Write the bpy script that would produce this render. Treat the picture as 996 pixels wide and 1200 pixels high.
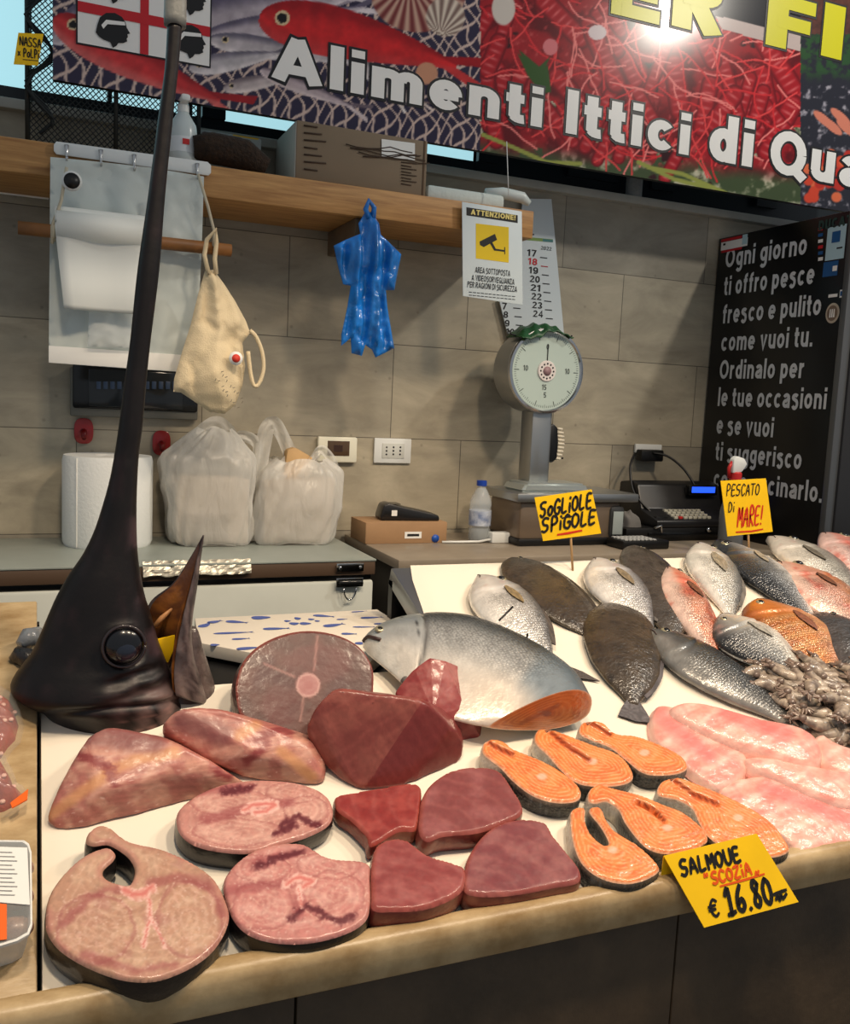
import bpy, bmesh, math, random
import numpy as np
from mathutils import Vector, Matrix
from mathutils.geometry import delaunay_2d_cdt

for o in list(bpy.data.objects):
    bpy.data.objects.remove(o, do_unlink=True)
scene = bpy.context.scene
C = scene.collection
random.seed(7)
RNG = np.random.default_rng(7)

# ------------------------------------------------------------------ camera
PP = np.array([498.0, 600.0]); VX = np.array([3040.0, 590.0]); VY = np.array([45.0, 452.0])
FPX = math.sqrt(-np.dot(VX - PP, VY - PP))
ax = np.append(VX - PP, FPX); ax /= np.linalg.norm(ax)
ay = np.append(VY - PP, FPX); ay /= np.linalg.norm(ay)
az = np.cross(ay, ax)
if az[1] > 0: az = -az
R = np.stack([ax, ay, az])                 # world = R @ cam (right, down, forward)
CAM = np.array([0.0, 0.0, 1.55])
cd = bpy.data.cameras.new('camera'); cam = bpy.data.objects.new('camera', cd); C.objects.link(cam)
cr, cu, cb = R @ np.array([1, 0, 0]), R @ np.array([0, -1, 0]), R @ np.array([0, 0, -1])
cam.matrix_world = Matrix(((cr[0], cu[0], cb[0], CAM[0]), (cr[1], cu[1], cb[1], CAM[1]), (cr[2], cu[2], cb[2], CAM[2]), (0, 0, 0, 1)))
cd.sensor_fit = 'HORIZONTAL'; cd.sensor_width = 36.0; cd.lens = FPX / 996.0 * 36.0
cd.clip_start = 0.02; cd.clip_end = 50
scene.camera = cam

# ------------------------------------------------------------------ world, lights, exposure
w = bpy.data.worlds.new('world'); scene.world = w; w.use_nodes = True
bg = w.node_tree.nodes['Background']; bg.inputs[0].default_value = (0.86, 0.93, 1.0, 1); bg.inputs[1].default_value = 0.29

def lamp(name, kind, loc, target, power, col, size=0.2, spot=None, blend=0.4):
    d = bpy.data.lights.new(name, kind); d.energy = power; d.color = col
    if kind == 'AREA': d.shape = 'DISK'; d.size = size
    else: d.shadow_soft_size = size
    if spot: d.spot_size = math.radians(spot); d.spot_blend = blend
    o = bpy.data.objects.new(name, d); C.objects.link(o); o.location = loc
    o.rotation_euler = (Vector(target) - Vector(loc)).to_track_quat('-Z', 'Y').to_euler()
    return o
WARM = (1.0, 0.80, 0.58)
lamp('ceiling_spot', 'SPOT', (0.15, 0.55, 3.3), (0.3, 1.45, 0.95), 104, WARM, 0.12, 76, 0.55)
lamp('ceiling_spot', 'SPOT', (1.15, 0.60, 3.3), (0.95, 1.55, 0.95), 116, WARM, 0.12, 78, 0.55)
lamp('ceiling_spot', 'SPOT', (2.15, 0.75, 3.3), (1.6, 1.70, 0.95), 100, WARM, 0.12, 78, 0.55)
lamp('ceiling_lamp', 'AREA', (3.05, 1.15, 3.62), (2.2, 2.6, 2.2), 24, (1.0, 0.93, 0.82), 0.14)
scene.view_settings.view_transform = 'Standard'; scene.view_settings.look = 'None'
scene.view_settings.gamma = 1.0; scene.view_settings.use_curve_mapping = False
scene.view_settings.exposure = 0.1

# ------------------------------------------------------------------ projection helpers
def ray(px, py):
    return R @ np.array([px - PP[0], py - PP[1], FPX])
def hit(px, py, pt, n):
    r = ray(px, py); return CAM + r * (np.dot(np.asarray(pt, float) - CAM, n) / np.dot(r, n))
def atY(px, py, Y): return hit(px, py, (0, Y, 0), (0, 1, 0))
def atX(px, py, X): return hit(px, py, (X, 0, 0), (1, 0, 0))
def atZ(px, py, Z): return hit(px, py, (0, 0, Z), (0, 0, 1))
TH = math.radians(20.0)
P0 = np.array([0.0, 1.0572, 0.85])          # inner front edge of the display bed
ES = np.array([0.0, math.cos(TH), math.sin(TH)]); EN = np.array([0.0, -math.sin(TH), math.cos(TH)]); EX = np.array([1.0, 0, 0])
class Frame:
    def __init__(s, o, u, v):
        s.o = np.asarray(o, float); s.u = np.asarray(u, float) / np.linalg.norm(u)
        v = np.asarray(v, float); v = v - s.u * np.dot(v, s.u); s.v = v / np.linalg.norm(v); s.n = np.cross(s.u, s.v)
    def px(s, x, y, h=0.0):                   # pixel -> local (u, v) on the plane at height h
        p = hit(x, y, s.o + s.n * h, s.n) - s.o
        return np.array([p @ s.u, p @ s.v])
    def world(s, u, v, w=0.0): return s.o + s.u * u + s.v * v + s.n * w
    def local(s, p):
        p = np.asarray(p) - s.o; return np.array([p @ s.u, p @ s.v, p @ s.n])
    def at(s, u, v, w=0.0): return Frame(s.world(u, v, w), s.u, s.v)
    def turned(s, a): return Frame(s.o, s.u * math.cos(a) + s.v * math.sin(a), s.v * math.cos(a) - s.u * math.sin(a))
    def matrix(s):
        return Matrix(((s.u[0], s.v[0], s.n[0], s.o[0]), (s.u[1], s.v[1], s.n[1], s.o[1]), (s.u[2], s.v[2], s.n[2], s.o[2]), (0, 0, 0, 1)))
BED = Frame(P0, EX, ES)
def bed(px, py, h=0.0):                       # pixel -> world point on the tilted bed at height h
    return hit(px, py, P0 + EN * h, EN)
def wallframe(Y): return Frame((0, Y, 0), (1, 0, 0), (0, 0, 1))      # normal points to -Y (towards the customer)

# ------------------------------------------------------------------ numpy noise
_T = np.random.default_rng(3).random(4096)
def vnoise(x, y, seed=0):
    x = np.asarray(x, float); y = np.asarray(y, float)
    xi = np.floor(x).astype(int); yi = np.floor(y).astype(int); fx = x - xi; fy = y - yi
    fx = fx * fx * (3 - 2 * fx); fy = fy * fy * (3 - 2 * fy)
    h = lambda a, b: _T[(a * 73 + b * 1259 + seed * 7919 + ((a * b) % 97) * 31) % 4096]
    return (h(xi, yi) * (1 - fx) + h(xi + 1, yi) * fx) * (1 - fy) + (h(xi, yi + 1) * (1 - fx) + h(xi + 1, yi + 1) * fx) * fy
def fbm(x, y, seed=0, o=4):
    s = 0; a = 0.5; t = 0
    for i in range(o):
        s = s + a * vnoise(np.asarray(x) * 2 ** i, np.asarray(y) * 2 ** i, seed + i); t += a; a *= 0.5
    return s / t
def lin(c):
    c = np.asarray(c, float) / 255.0
    return np.where(c <= 0.04045, c / 12.92, ((c + 0.055) / 1.055) ** 2.4)
def mix(a, b, t):
    t = np.clip(np.asarray(t, float), 0, 1)[..., None]; return np.asarray(a) * (1 - t) + np.asarray(b) * t
def sst(e0, e1, x):
    t = np.clip((np.asarray(x, float) - e0) / (e1 - e0), 0, 1); return t * t * (3 - 2 * t)
def segd(x, y, a, b):
    a = np.asarray(a, float); b = np.asarray(b, float); d = b - a
    t = np.clip(((x - a[0]) * d[0] + (y - a[1]) * d[1]) / max(d @ d, 1e-12), 0, 1)
    return np.hypot(x - a[0] - t * d[0], y - a[1] - t * d[1])
def plined(x, y, pts):
    d = np.full(np.shape(x), 1e9)
    for a, b in zip(pts[:-1], pts[1:]): d = np.minimum(d, segd(x, y, a, b))
    return d

# ------------------------------------------------------------------ materials
MATS = {}
def rgba(c):
    l = lin(c); return (float(l[0]), float(l[1]), float(l[2]), 1.0)
def mat(name, col=(200, 200, 200), rough=0.5, metal=0.0, bump=0.0, bscale=60.0, var=0.0, vscale=8.0, col2=None, spec=0.5,
        coat=0.0, emit=None, estr=0.0, trans=0.0, alpha=1.0, vcol=False, sss=0.0, ior=1.45, stretch=(1, 1, 1), croughness=0.05):
    if name in MATS: return MATS[name]
    m = bpy.data.materials.new(name); m.use_nodes = True; nt = m.node_tree; N = nt.nodes; L = nt.links
    b = N['Principled BSDF']
    b.inputs['Base Color'].default_value = rgba(col); b.inputs['Roughness'].default_value = rough; b.inputs['Metallic'].default_value = metal
    b.inputs['Specular IOR Level'].default_value = spec; b.inputs['Coat Weight'].default_value = coat; b.inputs['Coat Roughness'].default_value = croughness
    b.inputs['Transmission Weight'].default_value = trans; b.inputs['Alpha'].default_value = alpha; b.inputs['IOR'].default_value = ior
    if sss: b.inputs['Subsurface Weight'].default_value = sss; b.inputs['Subsurface Radius'].default_value = (0.012, 0.005, 0.003); b.inputs['Subsurface Scale'].default_value = 1.0
    if emit is not None:
        b.inputs['Emission Color'].default_value = rgba(emit); b.inputs['Emission Strength'].default_value = estr
    tc = N.new('ShaderNodeTexCoord'); mp = N.new('ShaderNodeMapping'); mp.inputs['Scale'].default_value = stretch
    L.new(tc.outputs['Object'], mp.inputs['Vector'])
    src = None
    if vcol:
        a = N.new('ShaderNodeAttribute'); a.attribute_name = 'Col'; src = a.outputs['Color']
    if var or col2 is not None:
        n = N.new('ShaderNodeTexNoise'); n.inputs['Scale'].default_value = vscale; n.inputs['Detail'].default_value = 6; n.inputs['Roughness'].default_value = 0.6
        L.new(mp.outputs[0], n.inputs['Vector'])
        r = N.new('ShaderNodeMapRange'); r.inputs['From Min'].default_value = 0.3; r.inputs['From Max'].default_value = 0.7
        L.new(n.outputs['Fac'], r.inputs['Value'])
        mx = N.new('ShaderNodeMix'); mx.data_type = 'RGBA'
        L.new(r.outputs[0], mx.inputs[0])
        c2 = col2 if col2 is not None else tuple(max(0, v * (1 - var)) for v in col)
        if src is None: mx.inputs[6].default_value = rgba(col); mx.inputs[7].default_value = rgba(c2)
        else:
            hs = N.new('ShaderNodeHueSaturation'); hs.inputs['Value'].default_value = 1 - var; L.new(src, hs.inputs['Color'])
            L.new(src, mx.inputs[6]); L.new(hs.outputs[0], mx.inputs[7])
        src = mx.outputs[2]
    if src is not None: L.new(src, b.inputs['Base Color'])
    if bump:
        n = N.new('ShaderNodeTexNoise'); n.inputs['Scale'].default_value = bscale; n.inputs['Detail'].default_value = 4
        L.new(mp.outputs[0], n.inputs['Vector'])
        bp = N.new('ShaderNodeBump'); bp.inputs['Strength'].default_value = bump; bp.inputs['Distance'].default_value = 0.01
        L.new(n.outputs['Fac'], bp.inputs['Height']); L.new(bp.outputs[0], b.inputs['Normal']); L.new(bp.outputs[0], b.inputs['Coat Normal'])
    MATS[name] = m
    return m

# ------------------------------------------------------------------ objects
def link(o): C.objects.link(o); return o
def mesh(name, verts, faces, m, parent=None, smooth=True, cols=None, mw=None):
    me = bpy.data.meshes.new(name)
    me.from_pydata([tuple(map(float, v)) for v in verts], [], [tuple(int(i) for i in f) for f in faces]); me.update()
    return finish(name, me, m, parent, smooth, cols, mw)
def finish(name, me, m, parent=None, smooth=True, cols=None, mw=None):
    if smooth: me.polygons.foreach_set('use_smooth', [True] * len(me.polygons))
    if cols is not None:
        a = me.color_attributes.new('Col', 'FLOAT_COLOR', 'POINT')
        cc = np.ones((len(me.vertices), 4), np.float32); cc[:, :np.shape(cols)[1]] = np.asarray(cols)
        a.data.foreach_set('color', cc.ravel())
    if m is not None: me.materials.append(m)
    o = link(bpy.data.objects.new(name, me))
    if mw is not None: o.matrix_world = mw
    if parent is not None: o.parent = parent
    return o
def frommesh(name, bm, m, parent=None, smooth=False, mw=None):
    me = bpy.data.meshes.new(name); bmesh.ops.recalc_face_normals(bm, faces=bm.faces[:]); bm.to_mesh(me); bm.free()
    return finish(name, me, m, parent, smooth, None, mw)
def tag(o, label, cat, group=None):
    o['label'] = label; o['category'] = cat
    if group: o['group'] = group
    return o
def struct(o): o['kind'] = 'structure'; return o
def empty(name, label, cat, fr, group=None):
    o = link(bpy.data.objects.new(name, None)); o.empty_display_size = 0.05
    o.matrix_world = fr.matrix() if isinstance(fr, Frame) else Matrix.Translation(Vector([float(v) for v in fr]))
    return tag(o, label, cat, group)
def autosmooth(o, deg=40):
    me = o.data; bm = bmesh.new(); bm.from_mesh(me)
    for e in bm.edges:
        if len(e.link_faces) == 2 and e.calc_face_angle(0) > math.radians(deg): e.smooth = False
    for f in bm.faces: f.smooth = True
    bm.to_mesh(me); bm.free(); return o
def bm_box(bm, lo, hi, bev=0.0, seg=2):
    r = bmesh.ops.create_cube(bm, size=1.0); v = r['verts']
    for q in v:
        q.co = Vector([lo[i] + (q.co[i] + 0.5) * (hi[i] - lo[i]) for i in range(3)])
    if bev:
        es = list({e for q in v for e in q.link_edges}); bmesh.ops.bevel(bm, geom=es, offset=bev, segments=seg, profile=0.5, affect='EDGES')
def box(name, lo, hi, m, parent=None, bev=0.004, seg=2):
    bm = bmesh.new(); bm_box(bm, lo, hi, bev, seg); return autosmooth(frommesh(name, bm, m, parent))
def bm_prism(bm, pts, z0, z1, bev=0.0):       # 2D outline extruded along z
    vs = [bm.verts.new((p[0], p[1], z0)) for p in pts]; f = bm.faces.new(vs)
    r = bmesh.ops.extrude_face_region(bm, geom=[f]); nv = [g for g in r['geom'] if isinstance(g, bmesh.types.BMVert)]
    for v in nv: v.co.z = z1
    if bev:
        es = [e for e in bm.edges if e.is_valid]; bmesh.ops.bevel(bm, geom=es, offset=bev, segments=2, profile=0.5, affect='EDGES')
def prism(name, pts, z0, z1, m, parent=None, bev=0.0, mw=None):
    bm = bmesh.new(); bm_prism(bm, pts, z0, z1, bev); return autosmooth(frommesh(name, bm, m, parent, mw=mw))
def crom(pts, n=6, closed=True):
    P = np.asarray(pts, float); N = len(P); out = []
    rng = range(N) if closed else range(N - 1)
    for i in rng:
        if closed: a, b, c, d = P[(i - 1) % N], P[i], P[(i + 1) % N], P[(i + 2) % N]
        else: a, b, c, d = P[max(i - 1, 0)], P[i], P[i + 1], P[min(i + 2, N - 1)]
        for k in range(n):
            t = k / n
            out.append(0.5 * (2 * b + (c - a) * t + (2 * a - 5 * b + 4 * c - d) * t * t + (3 * b - a - 3 * c + d) * t ** 3))
    if not closed: out.append(P[-1])
    return np.array(out)
def tube_geo(pts, rad, seg=8, cap=True):
    P = np.asarray(pts, float); n = len(P); rad = np.broadcast_to(np.asarray(rad, float), (n,))
    T = np.gradient(P, axis=0); T /= np.maximum(np.linalg.norm(T, axis=1), 1e-9)[:, None]
    up = np.array([0, 0, 1.0]) if abs(T[0][2]) < 0.9 else np.array([1.0, 0, 0])
    V = []; F = []
    a = np.cross(T[0], up); a /= np.linalg.norm(a)
    for i in range(n):
        a = a - T[i] * np.dot(a, T[i]); a /= max(np.linalg.norm(a), 1e-9); b = np.cross(T[i], a)
        for k in range(seg):
            t = 2 * math.pi * k / seg; V.append(P[i] + rad[i] * (a * math.cos(t) + b * math.sin(t)))
    for i in range(n - 1):
        for k in range(seg):
            F.append((i * seg + k, i * seg + (k + 1) % seg, (i + 1) * seg + (k + 1) % seg, (i + 1) * seg + k))
    if cap: F.append(tuple(range(seg - 1, -1, -1))); F.append(tuple((n - 1) * seg + k for k in range(seg)))
    return V, F
def tube(name, pts, rad, m, parent=None, seg=8, mw=None):
    V, F = tube_geo(pts, rad, seg); return mesh(name, V, F, m, parent, True, mw=mw)
class Geo:
    def __init__(s): s.V = []; s.F = []
    def add(s, V, F):
        k = len(s.V); s.V += [tuple(v) for v in V]; s.F += [tuple(i + k for i in f) for f in F]
    def tube(s, pts, r, seg=6): s.add(*tube_geo(pts, r, seg))
    def build(s, name, m, parent=None, smooth=True, mw=None, cols=None): return mesh(name, s.V, s.F, m, parent, smooth, cols, mw)
def lathe(name, prof, m, parent=None, seg=32, mw=None, deg=35):   # profile (r, z)
    V = []; F = []; n = len(prof)
    for r, z in prof:
        for k in range(seg):
            t = 2 * math.pi * k / seg; V.append((r * math.cos(t), r * math.sin(t), z))
    for i in range(n - 1):
        for k in range(seg):
            F.append((i * seg + k, i * seg + (k + 1) % seg, (i + 1) * seg + (k + 1) % seg, (i + 1) * seg + k))
    F.append(tuple(range(seg - 1, -1, -1))); F.append(tuple((n - 1) * seg + k for k in range(seg)))
    return autosmooth(mesh(name, V, F, m, parent, mw=mw), deg)
def ball(name, c, r, m, parent=None, seg=20, rings=12, sc=(1, 1, 1), rot=None):
    bm = bmesh.new(); bmesh.ops.create_uvsphere(bm, u_segments=seg, v_segments=rings, radius=1)
    for v in bm.verts:
        q = Vector((v.co.x * r * sc[0], v.co.y * r * sc[1], v.co.z * r * sc[2]))
        if rot is not None: q = rot @ q
        v.co = q + Vector([float(t) for t in c])
    return frommesh(name, bm, m, parent, True)

# 2D region -> triangulated grid
def inpoly(x, y, poly):
    c = np.zeros(np.shape(x), bool); n = len(poly)
    for i in range(n):
        x1, y1 = poly[i]; x2, y2 = poly[(i + 1) % n]
        if y1 == y2: continue
        m = ((y1 > y) != (y2 > y)) & (x < (x2 - x1) * (y - y1) / (y2 - y1) + x1); c ^= m
    return c
def polydist(x, y, poly):
    p = np.asarray(poly); d = np.full(np.shape(x), 1e9)
    for i in range(len(p)): d = np.minimum(d, segd(x, y, p[i], p[(i + 1) % len(p)]))
    return d
def resample(poly, h):
    P = np.asarray(poly, float); out = []
    for i in range(len(P)):
        a, b = P[i], P[(i + 1) % len(P)]; L = np.linalg.norm(b - a); k = max(1, int(round(L / h)))
        for j in range(k): out.append(a + (b - a) * j / k)
    return np.array(out)
def region(outline, h, holes=()):
    loops = [resample(outline, h)] + [resample(q, h) for q in holes]
    bx = loops[0]; mn = bx.min(0); mxx = bx.max(0)
    gx, gy = np.meshgrid(np.arange(mn[0], mxx[0], h), np.arange(mn[1], mxx[1], h * 0.866)); gx = gx + (np.arange(gx.shape[0]) % 2)[:, None] * h / 2
    gx = gx.ravel(); gy = gy.ravel()
    ok = inpoly(gx, gy, loops[0])
    for q in loops[1:]: ok &= ~inpoly(gx, gy, q)
    gx, gy = gx[ok], gy[ok]; d = np.full(gx.shape, 1e9)
    for q in loops: d = np.minimum(d, polydist(gx, gy, q))
    ok = d > h * 0.45; pts = np.stack([gx[ok], gy[ok]], 1)
    allp = []; edges = []
    for q in loops:
        k = len(allp); allp += [tuple(p) for p in q]; edges += [(k + i, k + (i + 1) % len(q)) for i in range(len(q))]
    nb = len(allp); allp += [tuple(p) for p in pts]
    r = delaunay_2d_cdt([Vector(p) for p in allp], edges, [], 0, 1e-7)
    V = np.array([(v.x, v.y) for v in r[0]]); F = np.array([f for f in r[2] if len(f) == 3])
    cen = V[F].mean(1); ok = inpoly(cen[:, 0], cen[:, 1], loops[0])
    for q in loops[1:]: ok &= ~inpoly(cen[:, 0], cen[:, 1], q)
    F = F[ok]
    d = np.full(len(V), 1e9)
    for q in loops: d = np.minimum(d, polydist(V[:, 0], V[:, 1], q))
    return V, F, d, loops
def orient(poly):
    P = np.asarray(poly, float); x, y = P[:, 0], P[:, 1]
    a = np.sum(x * np.roll(y, -1) - np.roll(x, -1) * y); return P if a > 0 else P[::-1]

# lettering: text curve turned into a mesh, fitted into a frame
def textmesh(body, bold=0.0):
    cu = bpy.data.curves.new('t', 'FONT'); cu.body = body; cu.size = 1.0; cu.offset = bold; cu.resolution_u = 4
    o = bpy.data.objects.new('t', cu); C.objects.link(o)
    dg = bpy.context.evaluated_depsgraph_get(); me = bpy.data.meshes.new_from_object(o.evaluated_get(dg))
    V = np.array([v.co[:] for v in me.vertices]); F = [tuple(p.vertices) for p in me.polygons]
    bpy.data.objects.remove(o); bpy.data.meshes.remove(me); bpy.data.curves.remove(cu)
    return V, F
def text(name, body, fr, u0, v0, width, height, m, parent=None, bold=0.02, w=0.001, ref=None, thick=0.0, slant=0.0, ext=None):
    """fit text between u0..u0+width, baseline v0, cap height `height`"""
    V, F = textmesh(body, bold); R0, _ = textmesh(ref or body, bold)
    if ext is not None: x0, x1 = ext
    else: x0, x1 = V[:, 0].min(), V[:, 0].max()
    H, _ = textmesh('H', bold); hh = H[:, 1].max()
    u = u0 + (V[:, 0] - x0) / (x1 - x0) * width; v = v0 + V[:, 1] / hh * height; u = u + slant * (v - v0)
    P = [(a, b, w) for a, b in zip(u, v)]
    if parent is None: return mesh(name, [fr.world(*p) for p in P], F, m, None, False)
    return mesh(name, P, F, m, parent, False)          # local to the parent, whose frame the text lies in
# handwriting: marker strokes on a 0..1 x 0..1 cell per letter
STROKES = {
 'S': [[(.9, .95), (.45, 1), (.1, .8), (.3, .55), (.75, .45), (.8, .15), (.4, 0), (.05, .1)]],
 'O': [[(.5, .98), (.12, .75), (.1, .25), (.5, .02), (.88, .3), (.85, .78), (.5, .98)]],
 'o': [[(.5, .62), (.2, .45), (.2, .15), (.5, .02), (.8, .2), (.78, .5), (.5, .62)]],
 'G': [[(.9, .85), (.5, 1), (.12, .7), (.15, .2), (.55, 0), (.88, .15), (.88, .45), (.55, .45)]],
 'L': [[(.2, 1), (.15, .05), (.85, .08)]], 'i': [[(.5, .6), (.5, .0)], [(.5, .9), (.62, 1.0)]],
 'I': [[(.5, 1), (.5, 0)]],
 'E': [[(.9, .98), (.2, .95), (.15, .03), (.9, .05)], [(.2, .5), (.75, .52)]],
 'P': [[(.2, 0), (.2, 1), (.75, .95), (.85, .7), (.65, .5), (.2, .45)]],
 'C': [[(.9, .85), (.5, 1), (.12, .65), (.15, .2), (.5, 0), (.9, .15)]],
 'A': [[(.05, 0), (.5, 1), (.92, 0)], [(.22, .38), (.78, .38)]],
 'T': [[(.0, 1), (1, .98)], [(.5, 1), (.5, 0)]],
 'D': [[(.2, 0), (.2, 1), (.7, .85), (.88, .45), (.6, .08), (.2, 0)]],
 'M': [[(.05, 0), (.15, 1), (.5, .35), (.85, 1), (.95, 0)]],
 'H': [[(.1, 0), (.12, 1)], [(.9, 0), (.88, 1)], [(.1, .52), (.9, .58)]],
 'R': [[(.15, 0), (.2, 1), (.75, .92), (.8, .65), (.2, .5), (.9, 0)]],
 '!': [[(.6, 1), (.45, .3)], [(.4, .05), (.42, .0)]],
 'U': [[(.1, 1), (.12, .25), (.45, 0), (.85, .2), (.88, 1)]],
 'N': [[(.1, 0), (.12, 1), (.85, 0), (.9, 1)]],
 'Z': [[(.1, .95), (.9, 1), (.1, .05), (.95, .05)]],
 'X': [[(.1, 0), (.9, 1)], [(.1, 1), (.9, 0)]], 'x': [[(.2, .1), (.8, .6)], [(.2, .6), (.8, .1)]],
 '1': [[(.2, .75), (.6, 1), (.5, 0)], [(.15, .0), (.9, .05)]],
 '6': [[(.75, 1), (.25, .6), (.15, .2), (.5, 0), (.8, .2), (.7, .45), (.2, .35)]],
 '8': [[(.8, .85), (.45, 1), (.2, .8), (.5, .55), (.8, .25), (.5, 0), (.15, .2), (.45, .5), (.8, .85)]],
 '0': [[(.5, 1), (.12, .7), (.15, .2), (.5, 0), (.88, .3), (.82, .8), (.5, 1)]],
 '.': [[(.4, .05), (.55, .0)]], '"': [[(.3, 1), (.25, .75)], [(.65, 1), (.6, .75)]], ',': [[(.5, .1), (.35, -.12)], [(.85, .1), (.7, -.12)]],
 'e': [[(.95, .85), (.6, 1), (.3, .7), (.3, .25), (.6, 0), (.95, .1)], [(.0, .62), (.75, .66)], [(.0, .4), (.7, .42)]],
 'k': [[(.0, .2), (.25, .5), (.3, .1), (.55, .5), (.6, .1), (1.0, .45)], [(-.2, .65), (1.1, .8)]],
 '_': [[(0, 0), (1, .12)]], '-': [[(0, .5), (1, .56)]],
}
def hand(geo, s, u0, v0, cw, ch, r, slope=0.0, w=0.0006, jit=0.04, gap=0.18):
    x = u0
    for ch_ in s:
        if ch_ == ' ': x += cw * 0.7; continue
        wd = cw * (0.45 if ch_ in 'iI!.' else 1.0)
        for st in STROKES[ch_]:
            p = np.array(st, float); p += RNG.normal(0, jit, p.shape) * 0.5
            q = crom(p, 4, False) if len(p) > 2 else np.array([p[0] + (p[1] - p[0]) * t for t in np.linspace(0, 1, 4)])
            u = x + q[:, 0] * wd; v = v0 + q[:, 1] * ch + (u - u0) * slope
            ribbon(geo, np.stack([u, v], 1), r, w + .00008 * (len(geo.V) % 9))
        x += wd + cw * gap
def ribbon(geo, q, r, w):
    n = len(q); T = np.gradient(q, axis=0); T /= np.maximum(np.linalg.norm(T, axis=1), 1e-9)[:, None]
    Nn = np.stack([-T[:, 1], T[:, 0]], 1); k = len(geo.V)
    q = q.copy(); q[0] -= T[0] * r * .6; q[-1] += T[-1] * r * .6
    for i in range(n):
        rr = r * (0.75 if i in (0, n - 1) else 1.0)
        for s in (1, -1): geo.V.append((q[i][0] + Nn[i][0] * rr * s, q[i][1] + Nn[i][1] * rr * s, w))
    for i in range(n - 1): geo.F.append((k + 2 * i, k + 2 * i + 1, k + 2 * i + 3, k + 2 * i + 2))
# =================================================================== plain heavy sans lettering made of strokes
def arc(cx, cy, rx, ry, a0, a1, n=14):
    return [(cx + rx * math.cos(math.radians(a0 + (a1 - a0) * k / n)), cy + ry * math.sin(math.radians(a0 + (a1 - a0) * k / n))) for k in range(n + 1)]
XH = .72
def bowl(x0, x1, y0=0.0, y1=XH, a0=0, a1=360): return arc((x0 + x1) / 2, (y0 + y1) / 2, (x1 - x0) / 2, (y1 - y0) / 2, a0, a1, 20)
def glyphs(t):
    """strokes along centre lines for stroke half-width t; returns {char: (advance, [strokes])}; cap height 1"""
    G = {}; o = t
    def P(c, w, *st): G[c] = (w, list(st))
    X = XH - o; Cc = 1 - o; w = .56
    P('l', 2 * t, [(o, 0), (o, 1)]); P('I', 2 * t, [(o, 0), (o, 1)]); P('i', 2 * t, [(o, 0), (o, XH)], [(o, .82), (o, 1.0)])
    P('.', 2 * t, [(o, 0), (o, 2 * t)]); P('!', 2 * t, [(o, .3), (o, 1)], [(o, 0), (o, .18)])
    br = arc(w / 2, X - (w / 2 - o), w / 2 - o, w / 2 - o, 180, 0, 12)
    P('n', w, [(o, 0), (o, XH)], br + [(w - o, 0)])
    P('m', .86, [(o, 0), (o, XH)], arc(.245 + o * .25, X - .15, .245 - o * .75, .15, 180, 0, 10) + [(.49 - o * .5, 0)], arc(.615 + o * -.0, X - .15, .245 - o, .15, 180, 0, 10) + [(.86 - o, 0)])
    P('u', w, [(o, XH)] + [(o + 0, .25)] + arc(w / 2, o + (w / 2 - o), w / 2 - o, w / 2 - o, 180, 360, 12)[0:] + [(w - o, XH)], [(w - o, 0), (w - o, .4)])
    P('r', .38, [(o, 0), (o, XH)], arc(.36, X - .24, .36 - o, .24, 180, 92, 8))
    P('o', w + .02, bowl(o, w + .02 - o, o, X)); P('c', w, bowl(o, w + .02 - o, o, X, 42, 318)); P('e', w + .02, bowl(o, w + .02 - o, o, X, 0, 318), [(o, XH / 2), (w + .02 - o * .6, XH / 2)])
    P('d', w, bowl(o, w - o, o, X), [(w - o, 0), (w - o, 1)]); P('p', w, bowl(o, w - o, o, X), [(o, -.26), (o, XH)])
    P('g', w, bowl(o, w - o, o + .03, X), [(w - o, XH)] + [(w - o, -.02)] + arc(w / 2, -.03, w / 2 - o, .19, 0, -150, 10))
    P('a', w, [(w - o, 0), (w - o, .48)] + arc(w / 2, .47, w / 2 - o, X - .47, 0, 160, 10), arc(w / 2 - .02, .22, w / 2 - o - .02, .22 - o, 60, 340, 16) , [(w / 2, .40), (w - o, .44)])
    P('t', .36, [(.16, 1 - .06), (.16, .16)] + arc(.30, .18, .14, .18 - o, 180, 290, 6), [(0, X), (.34, X)])
    P('f', .36, [(.16, 0), (.16, .78)] + arc(.32, .80, .16, .20 - o, 180, 80, 6), [(0, X), (.34, X)])
    P('v', .56, [(o * .9, XH), (.28, o * .3), (.56 - o * .9, XH)]); P('s', .52, arc(.26, XH * .73, .26 - o, XH * .27 - o, 25, 250, 12) + arc(.26, XH * .27, .26 - o, XH * .27 , 90, -155, 12)[2:])
    P('A', .78, [(o * .9, 0), (.39, 1 - o * .3)], [(.39, 1 - o * .3), (.78 - o * .9, 0)], [(.2, .27), (.58, .27)])
    P('Q', .82, bowl(o, .82 - o, o, Cc), [(.5, .22), (.8, -.04)]); P('O', .80, bowl(o, .80 - o, o, Cc))
    P('T', .66, [(0, Cc), (.66, Cc)], [(.33, 0), (.33, 1)]); P('E', .6, [(o, 0), (o, 1)], [(o, Cc), (.6, Cc)], [(o, .5), (.56, .5)], [(o, o), (.6, o)])
    P('F', .58, [(o, 0), (o, 1)], [(o, Cc), (.58, Cc)], [(o, .5), (.53, .5)])
    P('N', .68, [(o, 0), (o, 1)], [(o, 1 - o * .3), (.68 - o, o * .3)], [(.68 - o, 0), (.68 - o, 1)])
    P('Z', .62, [(.02, Cc), (.62 - o, Cc), (o, o), (.62, o)]); P('C', .7, bowl(o, .74 - o, o, Cc, 45, 315)); P('U', .68, [(o, 1)] + arc(.34, .34, .34 - o, .34 - o, 180, 360, 12) + [(.68 - o, 1)])
    P('D', .7, [(o, 0), (o, 1)], [(o, Cc), (.3, Cc)] + arc(.3, .5, .4 - o, .5 - o, 90, -90, 14) + [(o, o)])
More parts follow.
